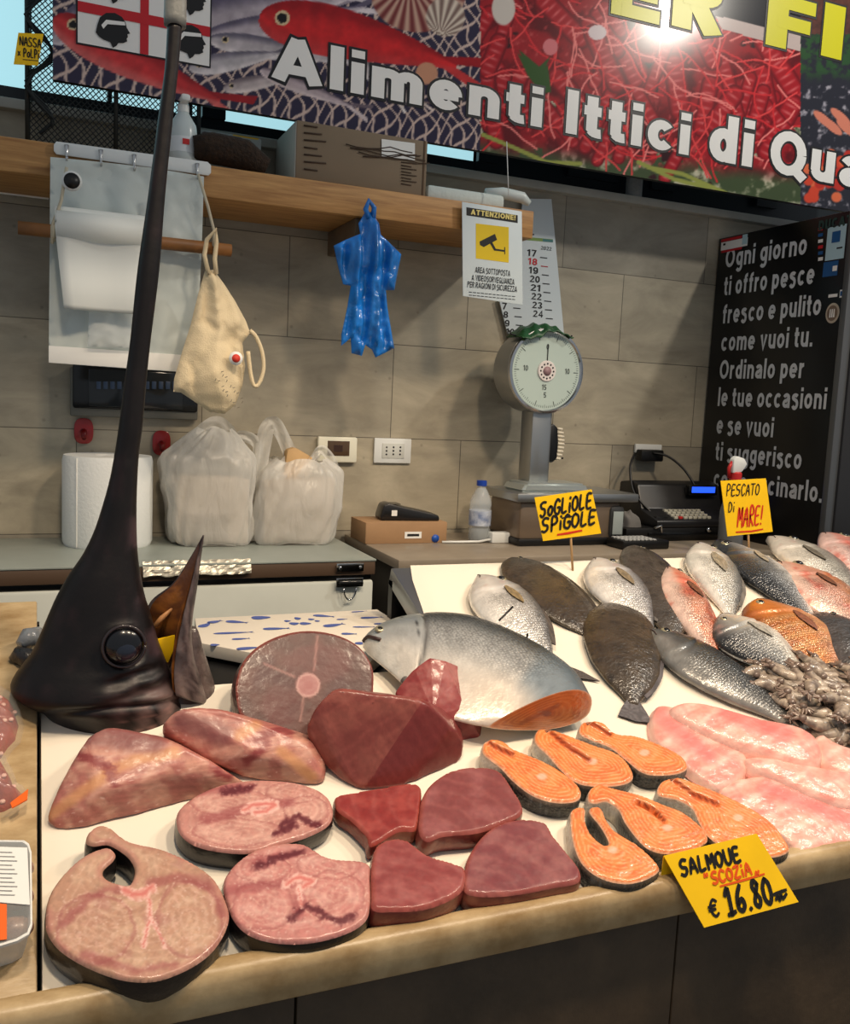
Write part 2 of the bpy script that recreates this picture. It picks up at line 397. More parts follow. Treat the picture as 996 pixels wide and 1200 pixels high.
    pb = [(o, Cc), (.34, Cc)] + arc(.34, .735, .28 - o, .265 - o, 90, -90, 10) + [(o, .47 + o)]
    P('P', .62, [(o, 0), (o, 1)], pb); P('R', .66, [(o, 0), (o, 1)], pb, [(.32, .5), (.66 - o, 0)])
    P('S', .64, arc(.32, .735, .32 - o, .265 - o, 25, 260, 12) + arc(.32, .265, .32 - o, .265, 85, -155, 12)[1:]); P('G', .74, bowl(o, .76 - o, o, Cc, 45, 330), [(.42, .44), (.74 - o, .44), (.74 - o, .05)])
    P('L', .56, [(o, 0), (o, 1)], [(o, o), (.56, o)]); P('V', .68, [(o * .9, 1), (.34, o * .3), (.68 - o * .9, 1)])
    P('1', .36, [(.24, 0), (.24, 1)], [(.0, .74), (.24, .93)]); P('2', .56, arc(.28, .70, .28 - o, .30 - o, 165, -35, 10) + [(o, o), (.56, o)]); P('7', .56, [(0, Cc), (.56 - o, Cc), (.2, 0)])
    P('8', .58, bowl(o + .02, .56 - o, .5, Cc), bowl(o, .58 - o, o, .5)); P('0', .58, bowl(o, .58 - o, o, Cc)); P('9', .58, bowl(o, .58 - o, .40, Cc), [(.58 - o, .7)] + arc(.29, .34, .29 - o, .34 - o, 0, -150, 10))
    P('4', .6, [(.44, 0), (.44, 1), (o, .3), (.6, .3)]); P('3', .56, arc(.26, .735, .28 - o, .265 - o, 160, -90, 10) , arc(.26, .26, .3 - o, .26 - o, 90, -160, 10)); P('5', .56, [(.52, Cc), (.12, Cc), (.09, .52)] + arc(.27, .32, .29 - o, .32 - o, 125, -150, 12)); P('6', .58, bowl(o, .58 - o, o, .6), [(o, .35)] + arc(.29, .62, .29 - o, .38 - o, 180, 40, 8))
    P('R_', 0)
    return G
def sans_layout(s, t, gap=.12):
    G = glyphs(t); x = 0; out = []
    for ch in s:
        if ch == ' ': x += .30; continue
        w, st = G[ch]; out += [[(x + a, b) for a, b in q] for q in st]; x += w + gap
    return out, x - gap
def band(geo, q, ru, rv, w):
    """flat-ended stroke; ru, rv are the half widths across horizontal and vertical"""
    q = np.asarray(q, float); n = len(q); 
    if n < 2: return
    d = np.diff(q, axis=0) / np.array([ru, rv]); d /= np.maximum(np.linalg.norm(d, axis=1), 1e-9)[:, None]
    nrm = np.stack([-d[:, 1], d[:, 0]], 1); k = len(geo.V); 
    for i in range(n):
        a = nrm[max(i - 1, 0)]; b = nrm[min(i, n - 2)]; m_ = a + b; L = np.linalg.norm(m_); m_ = m_ / L if L > 1e-6 else a; sc = min(1.6, 1 / max(.3, float(m_ @ a)))
        for s_ in (1, -1): geo.V.append((q[i][0] + m_[0] * ru * sc * s_, q[i][1] + m_[1] * rv * sc * s_, w + i * 2.5e-5))
    for i in range(n - 1): geo.F.append((k + 2 * i, k + 2 * i + 1, k + 2 * i + 3, k + 2 * i + 2))
def sans(name, s, u0, v0, width, height, m, parent, t=.10, w=.001, gap=.12, outline=None, om=None, slope=0.0, mw=None):
    st, W = sans_layout(s, t, gap); ku = width / W; g = Geo(); go = Geo()
    for qi, q in enumerate(st):
        Q = [(u0 + a * ku, v0 + b * height + slope * a * ku) for a, b in q]; band(g, Q, t * ku, t * height, w + .00012 * (qi % 7))
        if outline:
            Q2 = np.array(Q); d0 = Q2[0] - Q2[1]; d1 = Q2[-1] - Q2[-2]; Q2[0] += d0 / max(np.linalg.norm(d0), 1e-9) * outline; Q2[-1] += d1 / max(np.linalg.norm(d1), 1e-9) * outline
            band(go, Q2, t * ku + outline, t * height + outline, w - .0018 + .00012 * (qi % 7))
    if outline: go.build(name + '_outline', om, parent, False, mw)
    return g.build(name, m, parent, False, mw)
# =================================================================== materials used widely
M_marble = mat('cream_marble', (196, 172, 132), 0.34, col2=(146, 118, 78), vscale=13, bump=0.08, bscale=40, stretch=(1, 2.2, 1))
M_front = mat('brown_stone_front', (88, 72, 54), 0.55, var=0.35, vscale=7, bump=0.1)
M_sheet = mat('white_lining', (238, 229, 212), 0.5, bump=0.25, bscale=9)
M_black = mat('black_plastic', (16, 16, 17), 0.4)
M_blackgloss = mat('black_gloss', (12, 12, 13), 0.22)
M_white = mat('white_plastic', (225, 228, 226), 0.4)
M_yellow = mat('yellow_card', (255, 205, 0), 0.55, var=0.05)
M_ink = mat('black_marker', (20, 16, 14), 0.6)
M_red = mat('red_marker', (205, 45, 15), 0.6)
M_steel = mat('brushed_steel', (170, 172, 172), 0.32, metal=0.9, bump=0.03, bscale=200)
M_chrome = mat('chrome', (200, 200, 200), 0.15, metal=1.0)
M_wood = mat('pine_plank', (196, 150, 92), 0.55, col2=(150, 104, 58), vscale=6, stretch=(1, 9, 14), bump=0.08)
M_card = mat('brown_cardboard', (168, 132, 96), 0.7, var=0.12, vscale=5)
M_paper = mat('white_paper', (232, 232, 228), 0.7)
M_prnt = mat('black_print', (22, 22, 24), 0.6)

# =================================================================== setting
def stone_wall_mat():
    m = bpy.data.materials.new('stone_tiles'); m.use_nodes = True; nt = m.node_tree; N = nt.nodes; L = nt.links; b = N['Principled BSDF']
    b.inputs['Roughness'].default_value = 0.42
    g = N.new('ShaderNodeNewGeometry'); sp = N.new('ShaderNodeSeparateXYZ'); L.new(g.outputs['Position'], sp.inputs[0])
    def math_(op, a, v): 
        n = N.new('ShaderNodeMath'); n.operation = op; L.new(a, n.inputs[0]); n.inputs[1].default_value = v; return n.outputs[0]
    cb_ = N.new('ShaderNodeCombineXYZ'); L.new(math_('SUBTRACT', sp.outputs[0], 0.73), cb_.inputs[0]); L.new(math_('SUBTRACT', sp.outputs[2], 1.428), cb_.inputs[1])
    br = N.new('ShaderNodeTexBrick'); br.offset = 0.42; br.offset_frequency = 2
    br.inputs['Scale'].default_value = 1.0; br.inputs['Mortar Size'].default_value = 0.0016; br.inputs['Mortar Smooth'].default_value = 0.3
    br.inputs['Brick Width'].default_value = 0.627; br.inputs['Row Height'].default_value = 0.3125; br.inputs['Bias'].default_value = 0.0
    br.inputs['Color1'].default_value = rgba((182, 172, 150)); br.inputs['Color2'].default_value = rgba((148, 142, 128)); br.inputs['Mortar'].default_value = rgba((98, 92, 80))
    L.new(cb_.outputs[0], br.inputs['Vector'])
    n1 = N.new('ShaderNodeTexNoise'); n1.inputs['Scale'].default_value = 3.2; n1.inputs['Detail'].default_value = 8; n1.inputs['Roughness'].default_value = 0.62; n1.inputs['Distortion'].default_value = 0.5
    mp = N.new('ShaderNodeMapping'); mp.inputs['Scale'].default_value = (1, 1, 2.6); L.new(g.outputs['Position'], mp.inputs[0]); L.new(mp.outputs[0], n1.inputs['Vector'])
    rp = N.new('ShaderNodeMapRange'); rp.inputs['From Min'].default_value = 0.3; rp.inputs['From Max'].default_value = 0.72; rp.inputs['To Min'].default_value = 1.16; rp.inputs['To Max'].default_value = 0.60
    L.new(n1.outputs['Fac'], rp.inputs['Value'])
    n2 = N.new('ShaderNodeTexVoronoi'); n2.inputs['Scale'].default_value = 14; L.new(g.outputs['Position'], n2.inputs['Vector'])
    r2 = N.new('ShaderNodeMapRange'); r2.inputs['From Min'].default_value = 0.03; r2.inputs['From Max'].default_value = 0.10; r2.inputs['To Min'].default_value = 0.72; r2.inputs['To Max'].default_value = 1.0
    L.new(n2.outputs['Distance'], r2.inputs['Value'])
    mu = N.new('ShaderNodeMath'); mu.operation = 'MULTIPLY'; L.new(rp.outputs[0], mu.inputs[0]); L.new(r2.outputs[0], mu.inputs[1])
    hs = N.new('ShaderNodeHueSaturation'); L.new(br.outputs['Color'], hs.inputs['Color']); L.new(mu.outputs[0], hs.inputs['Value'])
    L.new(hs.outputs[0], b.inputs['Base Color'])
    bp = N.new('ShaderNodeBump'); bp.inputs['Strength'].default_value = 0.35; bp.inputs['Distance'].default_value = 0.004; bp.invert = True
    L.new(br.outputs['Fac'], bp.inputs['Height']); L.new(bp.outputs[0], b.inputs['Normal'])
    return m
WY = 2.9; CZ = 1.105
struct(box('floor', (-2.5, -1.0, -0.05), (5, 3.2, 0), mat('floor_tiles', (120, 112, 100), 0.5, var=0.2), bev=0))
struct(box('wall_back', (-2.5, WY, 0), (5, 3.05, 2.30), stone_wall_mat(), bev=0))
M_frame = mat('dark_window_frame', (22, 30, 36), 0.4)
struct(box('trim_1', (-2.5, 2.865, 2.30), (5, 3.05, 2.328), mat('stone_sill', (176, 176, 168), 0.5, var=0.1), bev=0.003))
# window band above the stone: dark frame members and bright panes
M_pane = mat('bright_glass', (150, 205, 215), 0.2, emit=(176, 226, 236), estr=0.82)
def pane(i, x0, x1, z0, z1):
    o = box('window_%d' % i, (x0, 2.975, z0), (x1, 2.985, z1), M_pane, bev=0); return struct(o)
M_sill2 = mat('grey_window_ledge', (150, 158, 160), 0.5)
bm = bmesh.new()
bm_box(bm, (-2.5, 2.955, 2.328), (5, 3.04, 2.382)); bm_box(bm, (1.385, 2.95, 2.328), (5, 3.04, 2.6)); bm_box(bm, (-2.5, 2.93, 3.2), (5, 3.04, 3.6))
mull = [(-0.9, -0.8), (-0.03, -0.014), (0.188, 0.20), (0.458, 0.528), (0.80, 0.90), (1.10, 1.17), (1.385, 1.46), (1.74, 1.95), (2.10, 2.2), (2.6, 2.7), (3.2, 3.3)]
for xa_, xb_ in mull: bm_box(bm, (xa_, 2.93, 2.38), (xb_, 3.04, 3.2))
struct(frommesh('trim_2', bm, M_frame))
ed_ = [-2.5] + [v for ab in mull for v in ab] + [5.0]
for i in range(0, len(ed_), 2): pane(i // 2 + 1, ed_[i] - .01, ed_[i + 1] + .01, 2.37, 3.22)

# display counter --------------------------------------------------
ctr = tag(link(bpy.data.objects.new('display_counter', None)), 'cream marble topped fish display counter sloping towards the customer', 'counter')
LIPX0 = 0.0
def slope_box(name, x0, x1, v0, v1, w0, w1, m, parent, bev=0.004):
    o = box(name, (x0, v0, w0), (x1, v1, w1), m, None, bev); o.matrix_world = BED.matrix(); o.parent = parent; return o
V1 = float(BED.px(258, 800)[1]); V2 = float(BED.px(480, 662)[1]); XR = float(BED.px(492, 700)[0])
slope_box('bed_slab', 0.0, 2.7, 0.0, V1, -0.05, -0.006, M_steel, ctr)
slope_box('bed_slab', XR - 0.02, 2.7, V1, V2, -0.05, -0.006, M_steel, ctr)
# marble front lip: a rounded edging along the customer side
prof = [(1.0572, 0.835), (1.0572, 0.8635), (1.048, 0.866), (1.035, 0.8635), (1.028, 0.857), (1.026, 0.848), (1.026, 0.812), (1.029, 0.808), (1.07, 0.808)]
V = []; F = []
for x in (-0.9, 2.75): V += [(x, y, z) for y, z in prof]
n = len(prof)
for i in range(n): F.append((i, (i + 1) % n, n + (i + 1) % n, n + i))
F += [tuple(range(n - 1, -1, -1)), tuple(range(n, 2 * n))]
autosmooth(mesh('front_lip', V, F, M_marble, ctr), 50)
slope_box('side_slab', -0.9, -0.004, 0.0, 0.84, -0.035, 0.010, M_marble, ctr, 0.003)
bm = bmesh.new()
for i in range(6): bm_box(bm, (-0.9 + i * 0.6 + 0.0015, 1.052, 0.02), (-0.9 + (i + 1) * 0.6 - 0.0015, 1.075, 0.81), 0.002)
autosmooth(frommesh('front_panel', bm, M_front, ctr))
box('base_cabinet', (-0.9, 1.08, 0.0), (2.7, 1.92, 0.80), M_black, ctr)
bm = bmesh.new()
for xx0, xx1, vv in ((XR - 0.02, 2.7, V2), (-0.9, 0.0, 0.84)):
    pb = BED.world(0, vv, -0.05); bm_box(bm, (xx0, pb[1] - 0.03, 0.78), (xx1, pb[1] - 0.005, pb[2] + 0.012))
frommesh('rear_panel', bm, M_black, ctr)

# white lining sheet on the bed
poly = [(0.002, 0.001), (2.69, 0.001), (2.69, V2 + 0.004), (XR + 0.03, V2 + 0.004), (XR + 0.012, V2 - 0.06), (XR - 0.015, V2 - 0.22), (XR - 0.03, V1), (0.30, V1), (0.002, V1 - 0.01)]
Vv, Ff, dd, _ = region(poly, 0.016)
hgt = 0.004 * fbm(Vv[:, 0] * 7, Vv[:, 1] * 7, 5) + 0.0025 * np.abs(np.sin((Vv[:, 0] * 9 + Vv[:, 1] * 4) + 3 * fbm(Vv[:, 0] * 3, Vv[:, 1] * 3, 9)))
hgt = hgt * sst(0, 0.03, dd) - 0.004
vb = np.array([BED.world(a, b, h) for (a, b), h in zip(Vv, hgt)])
sh = mesh('lining_sheet', vb, Ff, M_sheet); tag(sh, 'white lining sheet spread over the sloping display under the fish', 'sheet')

# black crate behind the left part of the bed with the printed wrapping box on it
bxz = 1.05
fr = Frame((0.30, 1.70, 0.80), (1, 0, 0), (0, 1, 0))
cr_ = empty('plastic_crate', 'black plastic crate behind the display holding the blue printed box', 'crate', fr)
bm = bmesh.new(); bm_box(bm, (-0.24, -0.08, 0), (0.44, 0.34, 0.215), 0.006); autosmooth(frommesh('body', bm, M_black, cr_))
bm = bmesh.new()
bm_box(bm, (-0.25, -0.09, 0.205), (0.45, -0.075, 0.225), 0.003); bm_box(bm, (-0.25, 0.335, 0.205), (0.45, 0.35, 0.225), 0.003)
bm_box(bm, (-0.25, -0.09, 0.205), (-0.235, 0.35, 0.225), 0.003); bm_box(bm, (0.435, -0.09, 0.205), (0.45, 0.35, 0.225), 0.003)
autosmooth(frommesh('rim', bm, M_blackgloss, cr_))
pts = [atZ(233, 753, bxz), atZ(296, 765, bxz), atZ(420, 787, bxz), atZ(480, 737, bxz), atZ(442, 714, bxz), atZ(228, 724.5, bxz)]
o0 = atZ(340, 735, bxz)
fr = Frame((o0[0], o0[1], bxz - 0.026), (1, 0, 0), (0, 1, 0))
pb_ = empty('wrapping_box', 'flat cream box lid printed with blue fish on the black crate', 'box', fr)
pp = orient([(p[0] - o0[0], p[1] - o0[1]) for p in pts])
prism('lid', pp, 0, 0.026, mat('cream_box', (226, 216, 200), 0.6), pb_, 0.002)
g = Geo()
def blob(cx, cy, L, H, ang, kind=0):
    t = np.linspace(0, 2 * math.pi, 22)[:-1]
    x = L * np.cos(t); y = H * np.sin(t) * (1 - 0.45 * np.cos(t))
    if kind == 0: q = [(a, b) for a, b in zip(x, y)] ; tail = [(L * 0.85, 0), (L * 1.3, H * .8), (L * 1.15, 0), (L * 1.3, -H * .8)]
    else: q = [(a, b * 1.2) for a, b in zip(x, y)]; tail = None
    for pl in (q, tail):
        if pl is None: continue
        k = len(g.V)
        for a, b in pl: g.V.append((cx + a * math.cos(ang) - b * math.sin(ang), cy + a * math.sin(ang) + b * math.cos(ang), 0.0268))
        g.F.append(tuple(range(k, k + len(pl))))
for (x, y, L, H, a, k) in [(251, 729, 9, 3, .5, 0), (306, 724, 12, 4, 0, 1), (276, 729, 12, 3.2, -.5, 0), (240, 733, 11, 3, .9, 0), (322, 737, 14, 3, -.1, 0), (271, 742, 20, 2.2, -.05, 0),
                            (281, 749, 9, 2, 0, 0), (252, 756, 5, 2, 0, 1), (290, 760, 12, 3, .1, 0), (378, 722, 12, 3, -.5, 0), (390, 733, 13, 3.6, .3, 0), (434, 724, 13, 2.6, 0, 0),
                            (420, 717, 10, 1.4, .1, 0), (448, 731, 11, 2, 0, 0), (408, 743, 8, 2.4, -.3, 0), (425, 754, 9, 3, 0, 0), (425, 735, 12, 1.6, -.2, 0),
                            (345, 731, 6, 3, .2, 1), (358, 731, 7, 3, -.2, 1), (349, 725, 4, 3, 0, 1), (365, 726, 4, 2, 0, 1), (337, 728, 4, 2, 0, 1), (372, 728, 3, 2, 0, 1), (400, 726, 6, 1.5, 0, 0)]:
    p = atZ(x, y, bxz); s = 0.00185
    blob(p[0] - o0[0], p[1] - o0[1], L * s, H * s * 1.7, a, k)
g.build('printed_fish', mat('blue_print', (74, 92, 158), 0.6), pb_, False)

# back counters ------------------------------------------------------
x440 = atZ(441, 655, CZ); fy = x440[1]
fz = empty('chest_freezer', 'white chest freezer with brown edged grey lid along the back wall', 'freezer', (0.2, 2.6, 0.0))
def fbox(name, lo, hi, m, par, off, bev=0.004): return box(name, tuple(lo[i] - off[i] for i in range(3)), tuple(hi[i] - off[i] for i in range(3)), m, par, bev)
fo = (0.2, 2.6, 0.0); FX1 = float(x440[0])
M_edge = mat('brown_edge', (84, 66, 52), 0.5)
fbox('lid_top', (-1.2, fy - 0.002, CZ - 0.006), (FX1, 2.895, CZ), mat('grey_blue_laminate', (150, 158, 152), 0.35, var=0.1, vscale=4), fz, fo, 0.002)
fbox('lid_edge', (-1.2, fy, CZ - 0.045), (FX1 - 0.002, 2.89, CZ - 0.006), M_edge, fz, fo, 0.003)
fbox('gasket', (-1.2, fy + 0.012, CZ - 0.062), (FX1 - 0.01, 2.885, CZ - 0.045), M_black, fz, fo, 0.002)
fbox('body', (-1.2, fy + 0.004, 0.02), (FX1 - 0.004, 2.885, CZ - 0.062), mat('freezer_white', (206, 210, 202), 0.4, var=0.04), fz, fo, 0.008)
# latch on the freezer
lp = atY(410, 668, fy - 0.004)
lt = empty('hasp_latch', 'metal hasp latch on the front right of the freezer lid', 'latch', Frame(lp, (1, 0, 0), (0, 0, 1)))
box('plate', (-0.04, -0.004, 0), (0.04, 0.02, 0.004), M_chrome, lt, 0.002); box('lower_plate', (-0.04, -0.048, 0), (0.04, -0.022, 0.004), M_chrome, lt, 0.002)
box('bolt', (-0.032, -0.042, 0.004), (0.038, -0.030, 0.014), mat('dark_steel', (60, 60, 60), 0.3, metal=0.9), lt, 0.004)
for u in (-0.03, 0.03): ball('rivet', (u, 0.008, 0.004), 0.005, M_chrome, lt, 10, 6)
t = np.linspace(0, math.pi, 12); tube('loop', [(0.018 * math.cos(a), -0.05 - 0.034 * math.sin(a), 0.006) for a in t], 0.0025, M_chrome, lt, 6)
# crinkled foil strip lying on the lid edge
p = atY(232, 662, fy - 0.012)
x0 = atY(168, 664, fy - 0.012)[0]; x1 = atY(295, 664, fy - 0.012)[0]
V = []; F = []; nx = 40; ny = 8
for j in range(ny):
    for i in range(nx):
        s = i / (nx - 1); tt = j / (ny - 1)
        V.append((x0 + (x1 - x0) * s, fy - 0.016 + tt * 0.02 + 0.006 * vnoise(i * .7, j * .9, 2), CZ - 0.030 + tt * 0.036 + 0.004 * vnoise(i * .5, j * 1.3, 4)))
for j in range(ny - 1):
    for i in range(nx - 1): F.append((j * nx + i, j * nx + i + 1, (j + 1) * nx + i + 1, (j + 1) * nx + i))
fo_ = mesh('foil_strip', V, F, mat('crinkled_foil', (190, 184, 168), 0.35, metal=0.5, bump=0.2, bscale=40), None, False)
fo_.modifiers.new('s', 'SOLIDIFY').thickness = 0.004
tag(fo_, 'crinkled silver foil strip over the front edge of the freezer lid', 'foil strip')

cx0 = float(atZ(446, 648, CZ)[0]) + 0.01
rc = empty('back_counter', 'grey topped dark back counter under the scale and the bottle', 'counter', (1.6, 2.6, 0.0)); ro = (1.6, 2.6, 0)
RF = float(atZ(560, 654, CZ)[1])
fbox('worktop', (cx0, RF, CZ - 0.03), (2.392, 2.895, CZ), mat('grey_worktop', (150, 138, 122), 0.35, var=0.1), rc, ro, 0.004)
fbox('cabinet', (cx0 + 0.01, RF + 0.02, 0.0), (2.39, 2.89, CZ - 0.03), mat('dark_cabinet', (30, 26, 24), 0.5), rc, ro, 0.003)
# =================================================================== banner
BY = 2.66
def project(Pw):
    c = (np.asarray(Pw) - CAM) @ R
    return PP[0] + FPX * c[:, 0] / c[:, 2], PP[1] + FPX * c[:, 1] / c[:, 2]
bx0 = float(atY(62, 86, BY)[0]); bz0 = 2.333; bx1 = 2.95; bz1 = 3.16; st = 0.004
xsb = np.arange(bx0, bx1 + st, st); zsb = np.arange(bz0, bz1 + st, st); nx, nz = len(xsb), len(zsb)
XX, ZZ = np.meshgrid(xsb, zsb); Pw = np.stack([XX.ravel(), np.full(XX.size, BY), ZZ.ravel()], 1)
qx, qy = project(Pw)                           # where on the poster each print dot lies
X_, Z_ = Pw[:, 0], Pw[:, 2]
net = np.minimum(np.abs(((X_ + 0.55 * Z_ + 0.012 * np.sin(Z_ * 60)) / 0.042) % 1 - 0.5), np.abs(((X_ - 0.75 * Z_ + 0.012 * np.sin(X_ * 50)) / 0.042) % 1 - 0.5))
col = mix((44, 38, 62), (206, 180, 168), sst(0.11, 0.05, net)); col = np.array(col, float)
def paint(mask, c): 
    global col; col = mix(col, np.asarray(c, float), np.clip(mask, 0, 1))
def soft(poly, e=1.6):
    d = polydist(qx, qy, poly); ins = inpoly(qx, qy, np.asarray(poly, float)); s = np.where(ins, d, -d); return np.clip(s / e + 0.5, 0, 1), s
def fishp(head, tail, hw, base, dark, belly, eye=True, bend=0.0, tailf=True):
    """a printed fish: body, tail fork, eye"""
    h = np.array(head, float); tl = np.array(tail, float); d = tl - h; L = np.hypot(*d); d /= L; nrm = np.array([-d[1], d[0]])
    s = ((qx - h[0]) * d[0] + (qy - h[1]) * d[1]) / L; v = (qx - h[0]) * nrm[0] + (qy - h[1]) * nrm[1] - bend * L * 4 * s * (1 - s)
    sc = np.clip(s, 0, 1); prof = hw * (np.sin(math.pi * sc ** 0.62) ** 0.8) * (1 - 0.15 * sc) + hw * 0.06
    m = (s > 0) & (s < 1); k = np.where(m, prof - np.abs(v), -9)
    if tailf:
        tf = (s > 0.9) & (s < 1.17); fw = hw * 0.15 + (s - 0.9) * L * 0.30; cut = (s - 0.97) * L * 0.24
        k = np.maximum(k, np.where(tf, np.minimum(fw - np.abs(v), np.abs(v) - cut), -9))
    t = v / np.maximum(prof, 1e-3)
    c = mix(mix(np.tile(np.array(base, float), (len(qx), 1)), np.array(dark, float), sst(-0.1, -0.9, t)), np.array(belly, float), sst(0.2, 0.9, t))
    c = c * (0.85 + 0.3 * fbm(qx / 9, qy / 9, 4)[:, None])
    paint(sst(-0.8, 0.8, k), c)
    if eye:
        e = h + d * L * 0.11 - nrm * hw * 0.18; r = np.hypot(qx - e[0], qy - e[1])
        paint(sst(hw * .28 + .8, hw * .28, r), (214, 190, 150)); paint(sst(hw * .19 + .6, hw * .19, r), (20, 15, 15))
s1 = qx < 563
# photo of silver fish on a net
paint(sst(0, 1, inpoly(qx, qy, np.array([(240, -20), (430, -30), (420, 0), (330, 30), (300, 45), (240, 40)])).astype(float)), (150, 138, 150))
for a in [((60, 50), (150, -30), 16), ((215, 30), (420, -8), 26), ((235, 45), (430, 8), 14)]: fishp(a[0], a[1], a[2], (176, 164, 172), (92, 84, 104), (212, 200, 204), False)
fishp((245, 46), (415, 72), 13, (182, 172, 176), (98, 92, 108), (216, 206, 206)); fishp((222, 80), (330, 62), 12, (188, 180, 184), (104, 98, 112), (222, 212, 212))
fishp((262, 104), (350, 88), 9, (180, 166, 166), (112, 98, 104), (214, 200, 196)); fishp((305, 82), (415, 126), 9, (184, 166, 170), (104, 90, 100), (214, 196, 196), False)
fishp((440, 100), (500, 122), 9, (198, 178, 168), (120, 100, 100), (220, 200, 190), False); fishp((420, 70), (470, 120), 9, (186, 176, 176), (110, 100, 108), (220, 210, 205))
fishp((62, 22), (258, 118), 23, (196, 50, 52), (150, 26, 32), (206, 96, 92), True, 0.015)
fishp((304, 20), (535, 78), 30, (200, 34, 36), (150, 14, 22), (190, 50, 50), True, -0.02)
rr = np.hypot((qx - 490) / 1.25, qy + 6); an = np.arctan2(qy + 22, qx - 480)
paint(sst(45, 43, rr) * (qx > 436), mix(np.tile((196., 160, 140), (len(qx), 1)), np.array((112., 44, 44)), 0.5 + 0.5 * np.sin(an * 26)))
paint(sst(24, 22, np.hypot(qx - 522, (qy - 20) * 1.0)), mix(np.tile((220., 205, 188), (len(qx), 1)), np.array((120., 96, 88)), 0.5 + 0.5 * np.sin(np.arctan2(qy - 42, qx - 515) * 24)))
paint(sst(14, 12, np.hypot(qx - 500, qy - 86)), (196, 140, 110))
# photo of red prawns
m2 = ((qx >= 563) & (qx < 938)).astype(float)
nn = fbm(qx / 26, qy / 26, 11); n3 = fbm(qx / 7 + qy / 20, qy / 8, 21)
c2 = mix(mix(np.tile((190., 30, 40), (len(qx), 1)), np.array((118., 10, 22)), sst(0.45, 0.7, nn)), np.array((226., 84, 84)), sst(0.6, 0.85, n3))
paint(m2, c2 * .82)
green = (sst(165, 190, qy - 0.10 * (qx - 563) + 14 * fbm(qx / 30, qy / 30, 6)) + sst(0, 1, (nn < 0.36))) * m2 * (qy > 105 + 0.12 * (qx - 563))
paint(np.clip(green, 0, 1), mix(np.tile((64., 78, 48), (len(qx), 1)), np.array((190., 186, 160)), sst(0.5, 0.75, fbm(qx / 12, qy / 12, 31))))
paint(m2 * sst(0.30, 0.24, nn), (50, 14, 18))
rg = np.random.default_rng(12)
for i in range(46):                            # prawn bodies with pale segment bars
    a = np.array([rg.uniform(570, 930), 0.0]); a[1] = rg.uniform(0, 120 + 0.16 * (a[0] - 563)); ang = rg.uniform(0.7, 2.2); L = rg.uniform(34, 70); wd = rg.uniform(7, 13)
    b = a + L * np.array([math.cos(ang), math.sin(ang)])
    near = (np.abs(qx - (a[0] + b[0]) / 2) < 60) & (np.abs(qy - (a[1] + b[1]) / 2) < 60) & (m2 > 0)
    idx = np.where(near)[0]; x, y = qx[idx], qy[idx]; d = segd(x, y, a, b); s = ((x - a[0]) * math.cos(ang) + (y - a[1]) * math.sin(ang))
    bar = 0.5 + 0.5 * np.sin(s / 9 * 2 * math.pi); cc = mix(np.tile((166., 22, 32), (len(idx), 1)), np.array((214., 104, 104)), bar ** 3 * sst(wd, 0, d) * 0.9)
    cc = mix(cc, np.array((110., 8, 20)), sst(wd * 0.55, wd, d)); mk = sst(wd + 1, wd - 0.5, d); col[idx] = mix(col[idx], cc, mk)
for i in range(150):                           # antennae
    a = np.array([rg.uniform(566, 936), 0.0]); a[1] = rg.uniform(0, 150 + 0.16 * (a[0] - 563)); ang = rg.uniform(0, 6.28); pts = [a.copy()]
    for k in range(6): ang += rg.uniform(-.35, .35); pts.append(pts[-1] + 10 * np.array([math.cos(ang), math.sin(ang)]))
    c0 = np.mean(pts, 0); idx = np.where((np.abs(qx - c0[0]) < 42) & (np.abs(qy - c0[1]) < 42) & (m2 > 0))[0]
    if len(idx): col[idx] = mix(col[idx], np.array(rg.choice([(228., 70, 70), (214., 44, 50), (240., 130, 124)])), sst(1.5, 0.5, plined(qx[idx], qy[idx], pts)))
for (x, y, r1, r2, c) in [(590, 10, 14, 20, (206, 196, 186)), (700, 38, 11, 9, (222, 204, 204)), (645, 55, 9, 10, (214, 120, 124))]: paint(m2 * sst(1.05, 0.9, np.hypot((qx - x) / r1, (qy - y) / r2)), c)
for pl in ([(608, 58), (622, 92), (630, 100), (645, 66), (632, 78)], [(606, 62), (618, 88), (634, 110), (646, 108), (642, 76), (630, 86), (618, 72)]):
    paint(m2 * soft(pl)[0], (52, 84, 34))
for pl in ([(566, 158), (600, 172), (640, 190), (680, 192)], [(748, 190), (790, 210), (830, 220)], [(760, 196), (800, 204), (850, 226)]): paint(m2 * sst(3.2, 1.6, plined(qx, qy, pl)), (150, 156, 74))
paint(m2 * inpoly(qx, qy, np.array([(790, -20), (940, -20), (940, 60), (900, 50), (850, 25), (800, 12)])).astype(float), (26, 26, 34))
paint(m2 * inpoly(qx, qy, np.array([(838, 18), (938, 42), (938, 60), (846, 34)])).astype(float), (196, 178, 172))
# grill photo at the right end
m3 = (qx >= 938).astype(float); n4 = fbm(qx / 6, qy / 6, 41)
paint(m3, mix(np.tile((40., 40, 50), (len(qx), 1)), np.array((170., 165, 175)), sst(0.55, 0.85, n4) * (qy > 100)))
paint(m3 * (qy < 40), mix(np.tile((120., 70, 60), (len(qx), 1)), np.array((60., 40, 34)), n4)); paint(m3 * sst(100, 80, qy) * (qy > 40) * sst(0.3, 0.6, n4), (44, 78, 44))
for (x, y) in [(965, 140), (975, 148), (985, 137), (992, 150)]: paint(m3 * sst(1.1, 0.9, np.hypot(((qx - x) * .75 + (qy - y) * .65) / 15, ((qy - y) * .75 - (qx - x) * .65) / 5)), (214, 128, 104))
for i in range(26): 
    x, y = rg.uniform(945, 996), rg.uniform(170, 232); paint(m3 * sst(1.2, .8, np.hypot(qx - x, qy - y) / 6), rg.choice([(214, 70, 44), (190, 48, 36), (226, 110, 70)]))
